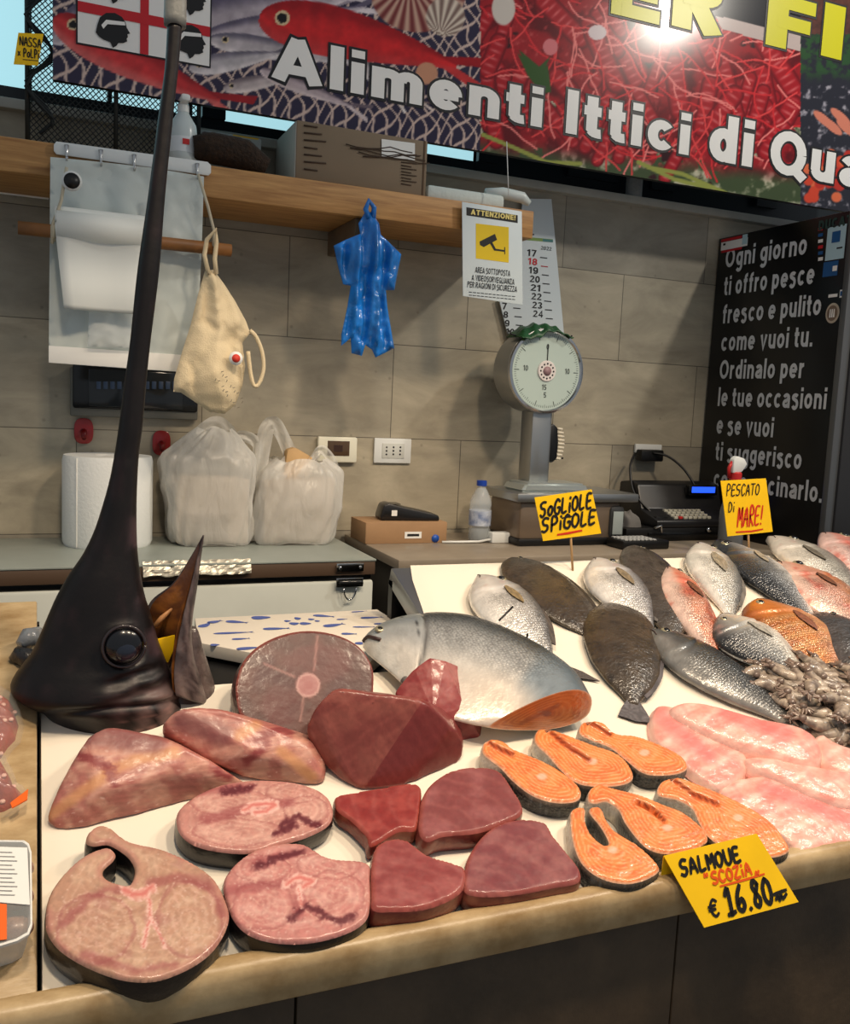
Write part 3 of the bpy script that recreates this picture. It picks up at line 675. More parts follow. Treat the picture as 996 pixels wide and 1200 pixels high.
V = np.concatenate([Pw]); ii = (np.arange(nz - 1)[:, None] * nx + np.arange(nx - 1)[None, :]).ravel()
Fb = np.stack([ii, ii + 1, ii + nx + 1, ii + nx], 1)
bfr = Frame((1.4, BY, bz0), (1, 0, 0), (0, 0, 1))
ban = empty('shop_banner', 'long printed banner of fish and red prawns with big white lettering', 'banner', bfr)
Vl = np.stack([V[:, 0] - 1.4, V[:, 2] - bz0, np.zeros(len(V))], 1)
M_ban = mat('banner_print', rough=0.2, vcol=True, spec=0.45)
mesh('printed_sheet', Vl, Fb, M_ban, ban, False, lin(col))
box('backing_board', (bx0 - 1.4, 0, -0.02), (bx1 - 1.4, bz1 - bz0, -0.002), M_black, ban, 0)
M_let = mat('white_letters', (236, 234, 230), 0.35); M_out = mat('letter_outline', (20, 18, 22), 0.4); M_ylet = mat('yellow_letters', (212, 206, 10), 0.35)
def bword(s, xa, ya, xb, hpx, m, t=.108, gap=.12):
    a = bfr.px(xa, ya); b = bfr.px(xb, ya + (xb - xa) * 0.185); t_ = bfr.px(xa, ya - hpx); h = t_[1] - a[1]
    sans('lettering', s, a[0], a[1], b[0] - a[0], h, m, ban, t, 0.003, gap, .0075, M_out)
bword('Alimenti', 318, 92, 634, 53, M_let); bword('Ittici', 662, 156, 806, 52, M_let); bword('di', 829, 187, 880, 56, M_let); bword('Qua', 900, 202, 1008, 53, M_let)
for s, xa, xb in (('E', 715, 772), ('R', 786, 846), ('F', 896, 951), ('I', 961, 985)): bword(s, xa, 52 - (916 - xa) * 0.2 + 4, xb, 64, M_ylet, .2 if s == 'I' else .125)
# flag with a red cross and four heads in profile
q = lambda x, y: bfr.px(x, y)
fa, fb_, fc, fd = q(91, 50), q(245, 78.5), q(245, -40), q(91, -50)
mesh('flag_edge', [(fa[0] - .004, fa[1] - .004, .002), (fb_[0] + .004, fa[1] - .004, .002), (fb_[0] + .004, fd[1], .002), (fa[0] - .004, fd[1], .002)], [(0, 1, 2, 3)], M_out, ban, False)
mesh('flag_field', [(fa[0], fa[1], .003), (fb_[0], fa[1], .003), (fb_[0], fd[1], .003), (fa[0], fd[1], .003)], [(0, 1, 2, 3)], M_let, ban, False)
M_flred = mat('flag_red', (196, 30, 40), 0.4)
u1, u2 = q(164, 40)[0], q(174, 40)[0]; v1, v2 = q(164, 28)[1], q(164, 16)[1]
mesh('red_cross', [(u1, fa[1], .004), (u2, fa[1], .004), (u2, fd[1], .004), (u1, fd[1], .004), (fa[0], v1, .0045), (fb_[0], v1, .0045), (fb_[0], v2, .0045), (fa[0], v2, .0045)], [(0, 1, 2, 3), (4, 5, 6, 7)], M_flred, ban, False)
HEADP = [(0, .30), (.05, .55), (.12, .78), (.30, .95), (.55, 1.0), (.76, .92), (.86, .78), (.90, .62), (1.0, .46), (.92, .42), (.94, .34), (.90, .28), (.92, .2), (.80, .12), (.66, .10), (.60, .0), (.5, -.08), (.42, .08), (.22, .12), (.1, .18)]
for (x, y) in ((112, 50), (203, 63), (112, -2), (203, 12)):
    a = q(x, y); s = 0.085
    mesh('profile_head', [(a[0] + p[0] * s, a[1] + p[1] * s * 0.95, .005) for p in HEADP], [tuple(range(len(HEADP)))], M_prnt, ban, False)
    mesh('head_band', [(a[0] + p[0] * s, a[1] + p[1] * s, .006) for p in ((.16, .52), (.3, .70), (.84, .74), (.86, .64), (.34, .58), (.22, .42))], [(0, 1, 2, 3, 4, 5)], M_let, ban, False)

# =================================================================== black panel with the white message
BX = 2.399
pf = Frame((BX, 2.893, 1.0), (0, -1, 0), (0, 0, 1))            # its u runs from the wall towards the customer; faces -X
cab = empty('message_cabinet', 'tall black cabinet side covered with white lettering beside the wall', 'cabinet', pf)
zt = 2.226 - 1.0; wd_ = 2.893 - 2.262
box('side_panel', (0, -0.96, -0.03), (wd_, zt, 0.0), mat('black_panel', (9, 9, 10), 0.3), cab, 0.002)
box('carcass', (0.004, -0.98, -0.62), (wd_ + 0.02, zt - 0.01, -0.03), mat('dark_grey_cabinet', (38, 38, 40), 0.45), cab, 0.004)
box('edge_strip', (wd_ - 0.012, -0.96, -0.03), (wd_ + 0.012, zt, 0.004), mat('grey_edge', (96, 98, 100), 0.35, metal=0.5), cab, 0.002)
M_msg = mat('message_white', (206, 208, 210), 0.45)
LN = [('Ogni giorno', 850, 313.5, 945, 298.5), ('ti offro pesce', 848, 347, 954, 332), ('fresco e pulito', 846.5, 380.5, 962, 367.5), ('come vuoi tu.', 845, 412, 952, 405.5), ('Ordinalo per', 843, 445, 942, 442),
      ('le tue occasioni', 841, 477, 968, 478), ('e se vuoi', 839.5, 509, 906, 511.5), ('ti suggerisco', 838, 540, 939, 549), ('come cucinarlo.', 836, 572, 963, 587.5)]
zrow = [pf.px(x0, y0)[1] for _, x0, y0, _, _ in LN]
for (s, x0, y0, x1, y1) in LN:
    a = pf.px(x0, y0); b = pf.px(x1, y1); sans('lettering', s, a[0], (a[1] + b[1]) / 2, b[0] - a[0], 0.071, M_msg, cab, .092, 0.0015, .13)
def sticker(name, xa, ya, xb, yb, m, par, fr_, w=0.002, tilt=0):
    a = fr_.px(xa, ya); b = fr_.px(xb, yb); lo = np.minimum(a, b); hi = np.maximum(a, b)
    return mesh(name, [(lo[0], lo[1], w), (hi[0], lo[1], w), (hi[0], hi[1] , w), (lo[0], hi[1], w)], [(0, 1, 2, 3)], m, par, False)
M_paleb = mat('pale_blue_paper', (176, 205, 214), 0.4); M_blue = mat('blue_sticker', (28, 84, 140), 0.4)
sticker('notice', 967, 306, 993, 262, M_paleb, cab, pf); sticker('notice_seal', 975, 285, 986, 270, M_blue, cab, pf, .003); sticker('notice_mark', 981, 292, 988, 289, M_prnt, cab, pf, .003)
sticker('notice_heading', 971, 266, 984, 264.5, M_prnt, cab, pf, .003)
sticker('card_sticker', 964, 325, 983, 305, M_blue, cab, pf, .0015); sticker('card_mark', 976, 318, 982, 311, M_let, cab, pf, .003)
sticker('strip_label', 845, 294, 877, 278, M_let, cab, pf); sticker('strip_red', 846, 281, 870, 279, M_flred, cab, pf, .003); sticker('strip_red', 846, 294, 870, 292, M_flred, cab, pf, .003)
sticker('strip_code', 870, 287, 877, 274, M_paleb, cab, pf, .003); sticker('strip_mark', 848, 288, 851, 285, M_prnt, cab, pf, .003)
for i, yy in enumerate((266, 273, 280, 287, 294, 301)): sticker('side_badge', 959, yy + 5, 965, yy, [M_flred, M_blue, M_let][i % 3], cab, pf, .002)
sticker('small_badge', 984, 349, 991, 339, M_let, cab, pf); sticker('small_badge_mark', 985, 347, 989, 341, M_blue, cab, pf, .003); sticker('white_label', 971, 349, 982, 344, M_let, cab, pf)
a = pf.px(976, 367); t = np.linspace(0, 2 * math.pi, 25)[:-1]
for nm, r, m, w_ in (('round_badge', .030, mat('badge_cream', (190, 176, 156), .5), .002), ('round_badge_field', .023, mat('badge_brown', (120, 100, 84), .5), .003)):
    mesh(nm, [(a[0] + r * math.cos(k) * .95, a[1] + r * 1.1 * math.sin(k), w_) for k in t], [tuple(range(24))], m, cab, False)
for dx in (-.008, 0, .008): mesh('round_badge_figure', [(a[0] + dx - .003, a[1] - .014, .004), (a[0] + dx + .003, a[1] - .014, .004), (a[0] + dx + .002, a[1] + .013, .004), (a[0] + dx - .002, a[1] + .013, .004)], [(0, 1, 2, 3)], M_let, cab, False)
b = pf.px(959, 262); sans('top_lettering', 'DUCATI', b[0] + .004, zt - .045, .15, .032, mat('dark_green_letters', (40, 66, 62), .4), cab, .12, .002)
# =================================================================== flesh, slabs, chunks, whole fish
M_flesh = mat('wet_flesh', rough=0.34, vcol=True, bump=0.07, bscale=90, coat=0.3, spec=0.4, croughness=0.12)
M_tuna = mat('tuna_flesh', rough=0.38, vcol=True, bump=0.06, bscale=70, coat=0.2, spec=0.35, croughness=0.15)
M_salm = mat('salmon_flesh', rough=0.3, vcol=True, bump=0.14, bscale=120, coat=0.45, spec=0.5, croughness=0.1)
M_darkskin = mat('dark_fish_skin', (34, 28, 28), 0.35, var=0.4, vscale=30, bump=0.12, bscale=90, coat=0.3)
M_salskin = mat('salmon_skin', rough=0.35, vcol=True, bump=0.5, bscale=220, coat=0.3)
def scale_mat(name):
    m = mat(name, rough=0.3, metal=0.25, vcol=True, coat=0.4, croughness=0.14); nt = m.node_tree; N = nt.nodes; L = nt.links; b = N['Principled BSDF']
    at = [n for n in N if n.bl_idname == 'ShaderNodeAttribute'][0]; tc = [n for n in N if n.bl_idname == 'ShaderNodeTexCoord'][0]
    mp = N.new('ShaderNodeMapping'); mp.inputs['Scale'].default_value = (1, 1.3, .5); L.new(tc.outputs['Object'], mp.inputs[0])
    v = N.new('ShaderNodeTexVoronoi'); v.inputs['Scale'].default_value = 165; v.inputs['Randomness'].default_value = .55; L.new(mp.outputs[0], v.inputs['Vector'])
    r = N.new('ShaderNodeMapRange'); r.inputs['From Min'].default_value = .25; r.inputs['From Max'].default_value = .75; r.inputs['To Min'].default_value = 0; r.inputs['To Max'].default_value = .8; L.new(v.outputs['Distance'], r.inputs['Value'])
    k = N.new('ShaderNodeMath'); k.operation = 'MULTIPLY'; L.new(r.outputs[0], k.inputs[0]); L.new(at.outputs['Alpha'], k.inputs[1])
    mx = N.new('ShaderNodeMix'); mx.data_type = 'RGBA'; hs = N.new('ShaderNodeHueSaturation'); hs.inputs['Value'].default_value = .38; L.new(at.outputs['Color'], hs.inputs['Color'])
    L.new(k.outputs[0], mx.inputs[0]); L.new(at.outputs['Color'], mx.inputs[6]); L.new(hs.outputs[0], mx.inputs[7]); L.new(mx.outputs[2], b.inputs['Base Color'])
    n = N.new('ShaderNodeTexNoise'); n.inputs['Scale'].default_value = 90; L.new(tc.outputs['Object'], n.inputs[0]); ad = N.new('ShaderNodeMath'); ad.operation = 'SUBTRACT'; L.new(n.outputs['Fac'], ad.inputs[0]); L.new(k.outputs[0], ad.inputs[1])
    bp = N.new('ShaderNodeBump'); bp.inputs['Strength'].default_value = .35; bp.inputs['Distance'].default_value = .004; L.new(ad.outputs[0], bp.inputs['Height']); L.new(bp.outputs[0], b.inputs['Normal']); L.new(bp.outputs[0], b.inputs['Coat Normal'])
    return m
M_silver = scale_mat('silver_fish_skin')
M_fishdark = mat('dark_slimy_skin', rough=0.3, vcol=True, bump=0.3, bscale=120, coat=0.6, croughness=0.12)
M_eye = mat('fish_eye', (12, 12, 14), 0.08, coat=0.6); M_eyering = mat('fish_eye_ring', (170, 160, 130), 0.25, metal=0.4)
M_fin = mat('fin', rough=0.4, vcol=True, bump=0.2, bscale=160, coat=0.3)

def slab(name, label, cat, pxs, t, colfn, skin, group=None, frm=None, h=0.0034, rnd=0.005, holes=(), mf=None, bulge=0.002, lift=0.0, dome=0.0, grooves=(), bumpy=0.0012, sharp=False, tilt=None, skincol=None):
    f = frm or BED
    to = lambda pts: np.array([f.px(x, y, t + lift) for x, y in pts])
    ol = to(pxs); ol = orient(ol if sharp else crom(ol, 5)); hs = [orient(crom(to(q), 5)) for q in holes]
    c = ol.mean(0); ol = ol - c; hs = [q - c for q in hs]
    fr = f.at(c[0], c[1], lift); e = empty(name, label, cat, fr, group)
    V, F, d, loops = region(ol, h, hs)
    k = np.clip(d / rnd, 0, 1); z = t - rnd * (1 - np.sqrt(np.clip(1 - (1 - k) ** 2, 0, 1))) + bumpy * (fbm(V[:, 0] * 45, V[:, 1] * 45, 3) - 0.5) * 2 * k
    dm = max(d.max(), 1e-6)
    if dome: z = z + dome * np.sqrt(np.clip(d / dm, 0, 1)) - dome * 0.8
    if tilt is not None: z = z + (V[:, 0] * tilt[0] + V[:, 1] * tilt[1])
    W = f.o + f.u * (V[:, :1] + c[0]) + f.v * (V[:, 1:] + c[1]) + f.n * (t + lift)
    if grooves:
        px, py = project(W)
        for gl_, gw, gd in grooves: z = z - gd * sst(gw, gw * .25, plined(px, py, gl_))
    W = f.o + f.u * (V[:, :1] + c[0]) + f.v * (V[:, 1:] + c[1]) + f.n * (z[:, None] + lift)
    px, py = project(W)
    cols = lin(np.clip(colfn(V[:, 0], V[:, 1], d, px, py), 0, 255))
    mesh('flesh', np.stack([V[:, 0], V[:, 1], z], 1), F, mf or M_flesh, e, True, cols)
    Vs = []; Fs = []; cs = []
    for li, lp in enumerate(loops):
        n = len(lp); nr = np.roll(lp, -1, 0) - np.roll(lp, 1, 0); nr = np.stack([nr[:, 1], -nr[:, 0]], 1); nr /= np.maximum(np.linalg.norm(nr, axis=1), 1e-9)[:, None]
        zt = t - rnd + (dome * -0.8 if dome else 0) + (lp @ np.array(tilt) if tilt is not None else 0); base = len(Vs)
        for j, q in enumerate((1.0, 0.75, 0.4, 0.12, 0.0)):
            b = (bulge * math.sin(math.pi * min(1, (1 - q) * 1.1)) if li == 0 else 0) - (0.0015 if j == 4 else 0)
            for i in range(n):
                zz = (zt[i] if np.ndim(zt) else zt) * q
                Vs.append((lp[i][0] + nr[i][0] * b, lp[i][1] + nr[i][1] * b, zz))
                if skincol is not None: cs.append((lp[i][0], lp[i][1], q))
        for j in range(4):
            for i in range(n):
                Fs.append((base + j * n + i, base + (j + 1) * n + i, base + (j + 1) * n + (i + 1) % n, base + j * n + (i + 1) % n))
    if skincol is not None:
        cs = np.array(cs); Wp = f.o + f.u * (cs[:, :1] + c[0]) + f.v * (cs[:, 1:2] + c[1]) + f.n * (t + lift); px, py = project(Wp)
        cc = lin(np.clip(skincol(cs[:, 0], cs[:, 1], cs[:, 2], px, py), 0, 255)); mesh('skin', Vs, Fs, skin, e, True, cc)
    else: mesh('skin', Vs, Fs, skin, e, True, np.tile(lin((90, 40, 40)), (len(Vs), 1)) if False else None)
    return e

def chunk(name, label, cat, pts, colfn, m, group=None, bev=0.008, h=0.0045, bumpy=0.003, smooth=9):
    """a hull around points (px, py, height over the bed) or ('b', u, v, w) behind it"""
    P = []
    for q in pts:
        if q[0] == 'b': P.append(BED.world(q[1], q[2], q[3]))
        else: P.append(bed(q[0], q[1], q[2]))
    P = np.array(P); L = np.array([BED.local(p) for p in P]); c = np.array([L[:, 0].mean(), L[:, 1].mean(), 0]); L = L - c
    bm = bmesh.new()
    for p in L: bm.verts.new(p)
    bmesh.ops.convex_hull(bm, input=bm.verts[:]); 
    for v in [v for v in bm.verts if not v.link_faces]: bm.verts.remove(v)
    bmesh.ops.dissolve_limit(bm, angle_limit=0.12, verts=bm.verts[:], edges=bm.edges[:])
    bmesh.ops.bevel(bm, geom=bm.edges[:], offset=bev, segments=3, profile=0.5, affect='EDGES', clamp_overlap=True)
    for _ in range(6):
        bmesh.ops.triangulate(bm, faces=bm.faces[:]); es = [e for e in bm.edges if e.calc_length() > h]
        if not es: break
        bmesh.ops.subdivide_edges(bm, edges=es, cuts=1)
    bmesh.ops.triangulate(bm, faces=bm.faces[:]); [bmesh.ops.smooth_vert(bm, verts=bm.verts[:], factor=0.5, use_axis_x=True, use_axis_y=True, use_axis_z=True) for _ in range(smooth)]
    bmesh.ops.recalc_face_normals(bm, faces=bm.faces[:]); bm.normal_update()
    X = np.array([v.co[:] for v in bm.verts]); Nn = np.array([v.normal[:] for v in bm.verts])
    X = X + Nn * (bumpy * 1.2 * (fbm(X[:, 0] * 30 + X[:, 2] * 23, X[:, 1] * 30 - X[:, 2] * 17, 5) - 0.5))[:, None]; X[:, 2] = np.maximum(X[:, 2], 0.0005)
    F = [[v.index for v in f.verts] for f in bm.faces]; bm.verts.index_update(); F = [[v.index for v in f.verts] for f in bm.faces]; bm.free()
    f = BED.at(c[0], c[1]); W = f.o + X @ np.stack([f.u, f.v, f.n]); px, py = project(W)
    cols = lin(np.clip(colfn(X, Nn, px, py), 0, 255))
    o = mesh(name, X, F, m, None, True, cols, mw=f.matrix()); return tag(o, label, cat, group)

def C0(px, c): return np.tile(np.array(c, float), (len(px), 1))
def fibres(px, py, sc=1.0, seed=0): return fbm(px / (7 * sc), py / (7 * sc), seed)

# whole fish from pairs of back / belly points in a local frame
def loft(D, B, T, nr=36, asym=0.0, flat=0.5, pw=0.9):
    D = np.asarray(D, float); B = np.asarray(B, float); T = np.asarray(T, float); n = len(T)
    ph = np.linspace(0, 2 * math.pi, nr, endpoint=False); cz = np.cos(ph); sz = np.sin(ph)
    V = np.zeros((n, nr, 3)); 
    th = np.sign(sz) * np.abs(sz) ** pw
    as_ = 1 - asym + asym * ((1 + cz) / 2) ** 0.8
    for i in range(n):
        mid = (D[i] + B[i]) / 2; hv = (D[i] - B[i]) / 2
        V[i, :, 0] = mid[0] + hv[0] * cz; V[i, :, 1] = mid[1] + hv[1] * cz
        up = T[i] * as_ * np.where(th > 0, th, th * flat); V[i, :, 2] = up + T[i] * flat * 0.98 + 0.001
    F = []
    for i in range(n - 1):
        for k in range(nr): F.append((i * nr + k, i * nr + (k + 1) % nr, (i + 1) * nr + (k + 1) % nr, (i + 1) * nr + k))
    F.append(tuple(range(nr - 1, -1, -1))); F.append(tuple((n - 1) * nr + k for k in range(nr)))
    S = np.repeat(np.linspace(0, 1, n), nr); Yn = np.tile(cz, n); up = np.tile(sz, n)
    return V.reshape(-1, 3), F, S, Yn, up
PROF = {   # station, upper, lower, thickness (fractions of max half height / thickness)
 'bream': [(0, .07, .06, .5), (.04, .34, .22, .72), (.1, .64, .44, .86), (.2, .92, .76, .97), (.32, 1, .95, 1), (.45, .94, 1, .98), (.6, .78, .82, .8), (.75, .50, .52, .52), (.88, .24, .24, .28), (.95, .17, .17, .2), (1, .2, .2, .12)],
 'bass': [(0, .12, .12, .5), (.04, .34, .32, .7), (.12, .62, .56, .88), (.24, .9, .86, 1), (.36, 1, 1, 1), (.52, .92, .96, .95), (.68, .70, .76, .75), (.82, .46, .46, .48), (.93, .30, .30, .26), (1, .32, .32, .12)],
 'sole': [(0, .12, .12, .4), (.03, .42, .38, .6), (.09, .68, .62, .8), (.2, .9, .88, 1), (.35, 1, 1, 1), (.52, 1, 1, 1), (.7, .86, .86, .9), (.85, .56, .56, .65), (.94, .26, .26, .4), (1, .14, .14, .25)],
}
def fish(name, label, head, tail, wa, wb, kind, dorsal, thick, colfn, m, group='whole fish on the display', cat='fish', bend=0.0, tail_len=0.17, fork=0.35, tailw=0.36, pect=None, pcol=(150, 135, 115), eye=(.085, .30), eyer=None, dors=None, lift=0.0, finc=None, roll=0.0, extra=None):
    z0 = thick * 0.5 + lift
    a = BED.px(*head, z0); b = BED.px(*tail, z0 * .6); d = b - a; L = float(np.hypot(*d)); ang = math.atan2(d[1], d[0])
    p, q = BED.px(*wa, z0 * .7), BED.px(*wb, z0 * .7); nrm = np.array([-d[1], d[0]]) / L; H = abs(float((p - q) @ nrm)) / 2
    off = float(((p + q) / 2 - a) @ nrm) * 0.55       # belly/back midline offset against the axis
    fr = BED.at(a[0], a[1], lift).turned(ang)
    e = empty(name, label, cat, fr, group)
    K = np.array(PROF[kind]); s = np.linspace(0, 1, 64) ** 1.0
    it = lambda c: np.interp(s, K[:, 0], K[:, c])
    def sm(a_):
        for _ in range(3): a_ = np.concatenate([[a_[0]], (a_[:-2] + 2 * a_[1:-1] + a_[2:]) / 4, [a_[-1]]])
        return a_
    U, Lo, Tt = sm(it(1)), sm(it(2)), sm(it(3))
    cy = 4 * s * (1 - s) * (bend * L + off)
    D = np.stack([s * L, cy + dorsal * U * H], 1); B = np.stack([s * L, cy - dorsal * Lo * H], 1)
    T = Tt * thick / 1.5
    V, F, S, Yn, up = loft(D, B, T, 40)
    # gill cover crease and lateral relief
    gc = 0.235 + 0.05 * (1 - Yn ** 2)
    if kind != 'sole':
        g_ = np.exp(-((S - gc) / 0.012) ** 2) * (up > 0) * (np.abs(Yn) < 0.85); V[:, 2] -= g_ * thick * 0.07
        g2 = np.exp(-((S - gc + 0.03) / 0.02) ** 2) * (up > 0) * (np.abs(Yn) < 0.85); V[:, 2] += g2 * thick * 0.03
    cols = lin(np.clip(colfn(S, Yn, V[:, 0], V[:, 1], up), 0, 255))
    msk = (sst(.26, .31, S - .05 * (1 - Yn ** 2)) * (kind != 'sole') * sst(-1.0, -.3, Yn))[:, None]; mesh('body', V, F, m, e, True, np.concatenate([cols, msk], 1))
    fc = finc if finc is not None else (110, 105, 100)
    def fin(nm, outline, zf, mcol):
        Vv, Ff, dd, _ = region(orient(outline), max(0.004, L * .012)); zz = zf(Vv); n = len(Vv)
        ang_ = np.sin(np.hypot(Vv[:, 0], Vv[:, 1]) * 10 + np.arctan2(Vv[:, 1] - outline[0][1], Vv[:, 0] - outline[0][0] + 1e-6) * 60)
        cc = lin(np.clip(C0(zz, mcol) * (0.88 + 0.12 * ang_)[:, None], 0, 255))
        VV = np.concatenate([np.stack([Vv[:, 0], Vv[:, 1], zz + .001], 1), np.stack([Vv[:, 0], Vv[:, 1], zz - .001], 1)])
        lp = [(i, j, k) for i, j, k in Ff] + [(k + n, j + n, i + n) for i, j, k in Ff]
        mesh(nm, VV, lp, M_fin, e, True, np.concatenate([cc, cc]))
    x1 = L * .965; hw = H * U[-1] * .95; tl = L * tail_len; tw = H * tailw * 2.0; ce = cy[-1]
    fin('tail_fin', np.array([(x1, ce + hw), (x1 + tl * .5, ce + tw * .72), (x1 + tl, ce + tw), (x1 + tl * (1 - fork), ce), (x1 + tl, ce - tw), (x1 + tl * .5, ce - tw * .72), (x1, ce - hw)]), lambda v: 0.004 + T[-1] * .8 * np.exp(-(v[:, 0] - x1) / tl * 2), fc)
    def surf(sv, yn):
        i = int(sv * 63); mid = (D[i] + B[i]) / 2; hv = (D[i] - B[i]) / 2; th = math.sqrt(max(0, 1 - yn * yn)) ** .9
        return np.array([mid[0] + hv[0] * yn, mid[1] + hv[1] * yn, T[i] * th + T[i] * .49 + .001])
    if dors:
        s0, s1, hh = dors; ii = [i for i in range(64) if s0 <= s[i] <= s1][::3]
        ol = [D[i] - np.array([0, dorsal * .002]) for i in ii] + [D[i] + np.array([L * .02, dorsal * hh * H * math.sin(math.pi * (0.12 + .8 * (k / len(ii)))) ]) for k, i in reversed(list(enumerate(ii)))]
        fin('dorsal_fin', np.array(ol), lambda v: 0.5 * T[25] + 0 * v[:, 0], fc)
    if pect:
        sv, yn, pl, pw_, pa = pect; o0 = surf(sv, yn); t = np.linspace(0, 1, 14)
        wv = pw_ * L * np.sin(math.pi * np.clip(t * .92 + .06, 0, 1)) ** .8
        up_ = np.stack([t * pl * L, wv * .5], 1); dn = np.stack([t * pl * L, -wv * .5], 1)[::-1]; ol = np.concatenate([up_, dn])
        ca, sa = math.cos(pa), math.sin(pa); ol = np.stack([o0[0] + ol[:, 0] * ca - ol[:, 1] * sa, o0[1] + ol[:, 0] * sa + ol[:, 1] * ca], 1)
        def zf(v):
            out = []
            for x, y in v:
                sv_ = min(.99, max(0.01, x / L)); i = int(sv_ * 63); mid = (D[i] + B[i]) / 2; hv = (D[i] - B[i]) / 2; yn_ = np.clip((y - mid[1]) / hv[1], -.98, .98)
                out.append(T[i] * math.sqrt(1 - yn_ ** 2) ** .9 + T[i] * .49 + .0035)
            return np.array(out)
        fin('pectoral_fin', ol, zf, pcol)
    if eye:
        p0 = surf(*eye); r = (eyer or H * 0.13) * 1.25; o_ = ball('eye', p0 - np.array([0, 0, r * .25]), r, M_eyering, e, 16, 10, (1, 1, .5)); ball('pupil', p0 + np.array([0, 0, r * .06]), r * .62, M_eye, o_, 14, 8, (1, 1, .5))
    if kind != 'sole':
        mp = surf(.02, -.1); 
        pts = [surf(sv, yn) + np.array([0, 0, .0006]) for sv, yn in ((.004, -.3), (.03, -.32), (.06, -.42), (.085, -.55))]
        tube('mouth_line', pts, L * .0035, mat('mouth_dark', (60, 40, 38), .5), e, 6)
    return e
def scalepat(x, y, sx=0.0055): return 0.5 + 0.5 * np.sin(x / sx * 2 * math.pi + 0) * np.sin(y / (sx * .8) * 2 * math.pi)
def gnoise(x, y, f, s): return fbm(x * f, y * f, s)
def col_bream(back=(118, 116, 116), side=(196, 192, 188), belly=(232, 226, 218), warm=0.0, spot=None):
    def f(S, Y, x, y, up):
        n = gnoise(x, y, 60, 2); c = mix(mix(C0(S, belly), side, sst(-0.35, 0.15, Y + .3 * (n - .5))), back, sst(0.2, 0.95, Y + .35 * (n - .5)))
        body = sst(.26, .32, S)
        head = 1 - sst(.22, .28, S); c = mix(c, C0(S, (176, 160, 150)), head * .35 * sst(.3, .6, n)); c = mix(c, C0(S, (205, 150, 140)), head * sst(.62, .8, gnoise(x, y, 40, 8)) * .5)
        c = mix(c, C0(S, (90, 86, 84)), sst(.9, 1, S) * .5); return c * (0.86 + .28 * n)[:, None]
    return f
def col_bass(back=(52, 54, 58), side=(138, 138, 138), belly=(214, 210, 204)):
    def f(S, Y, x, y, up):
        n = gnoise(x, y, 70, 5); c = mix(mix(C0(S, belly), side, sst(-0.6, 0.0, Y)), back, sst(-0.05, 0.6, Y + .2 * (n - .5)))
        return c * (0.82 + .36 * n)[:, None]
    return f
def col_red(base=(226, 150, 122), back=(196, 92, 58), belly=(236, 200, 184), stripes=0.35):
    def f(S, Y, x, y, up):
        n = gnoise(x, y, 45, 7); c = mix(mix(C0(S, belly), base, sst(-.6, 0, Y + .4 * (n - .5))), back, sst(.05, .9, Y + .8 * (n - .5)))
        ln = 0.5 + .5 * np.sin(y / .0045 * 2 * math.pi + 4 * n); c = mix(c, C0(S, (240, 214, 196)), ln * stripes * sst(.25, .32, S)); 
        c = mix(c, C0(S, (206, 84, 66)), sst(.6, .8, gnoise(x, y, 30, 19)) * .6); return c * (.86 + .28 * n)[:, None]
    return f
def col_orange():
    def f(S, Y, x, y, up):
        n = gnoise(x, y, 40, 3); c = mix(mix(C0(S, (222, 150, 100)), (206, 122, 56), sst(-.5, .2, Y)), (150, 82, 36), sst(.35, 1, Y))
        ln = .5 + .5 * np.sin(x / .0062 * 2 * math.pi + 2.0 * Y); body = sst(.27, .33, S); c = mix(c, C0(S, (236, 186, 128)), ln * .5 * body); c = mix(c, C0(S, (226, 150, 128)), sst(.5, .9, S) * sst(.3, -.5, Y) * .7)
        return c * (.86 + .26 * n)[:, None]
    return f
def col_sole(base=(64, 52, 38), edge=(96, 84, 66)):
    def f(S, Y, x, y, up):
        n = gnoise(x, y, 50, 9); c = mix(C0(S, base), C0(S, edge), sst(.86, .98, np.abs(Y)) * .7); c = mix(c, C0(S, (40, 32, 24)), sst(.55, .75, gnoise(x, y, 90, 12)) * .7)
        return c * (.75 + .5 * n)[:, None]
    return f
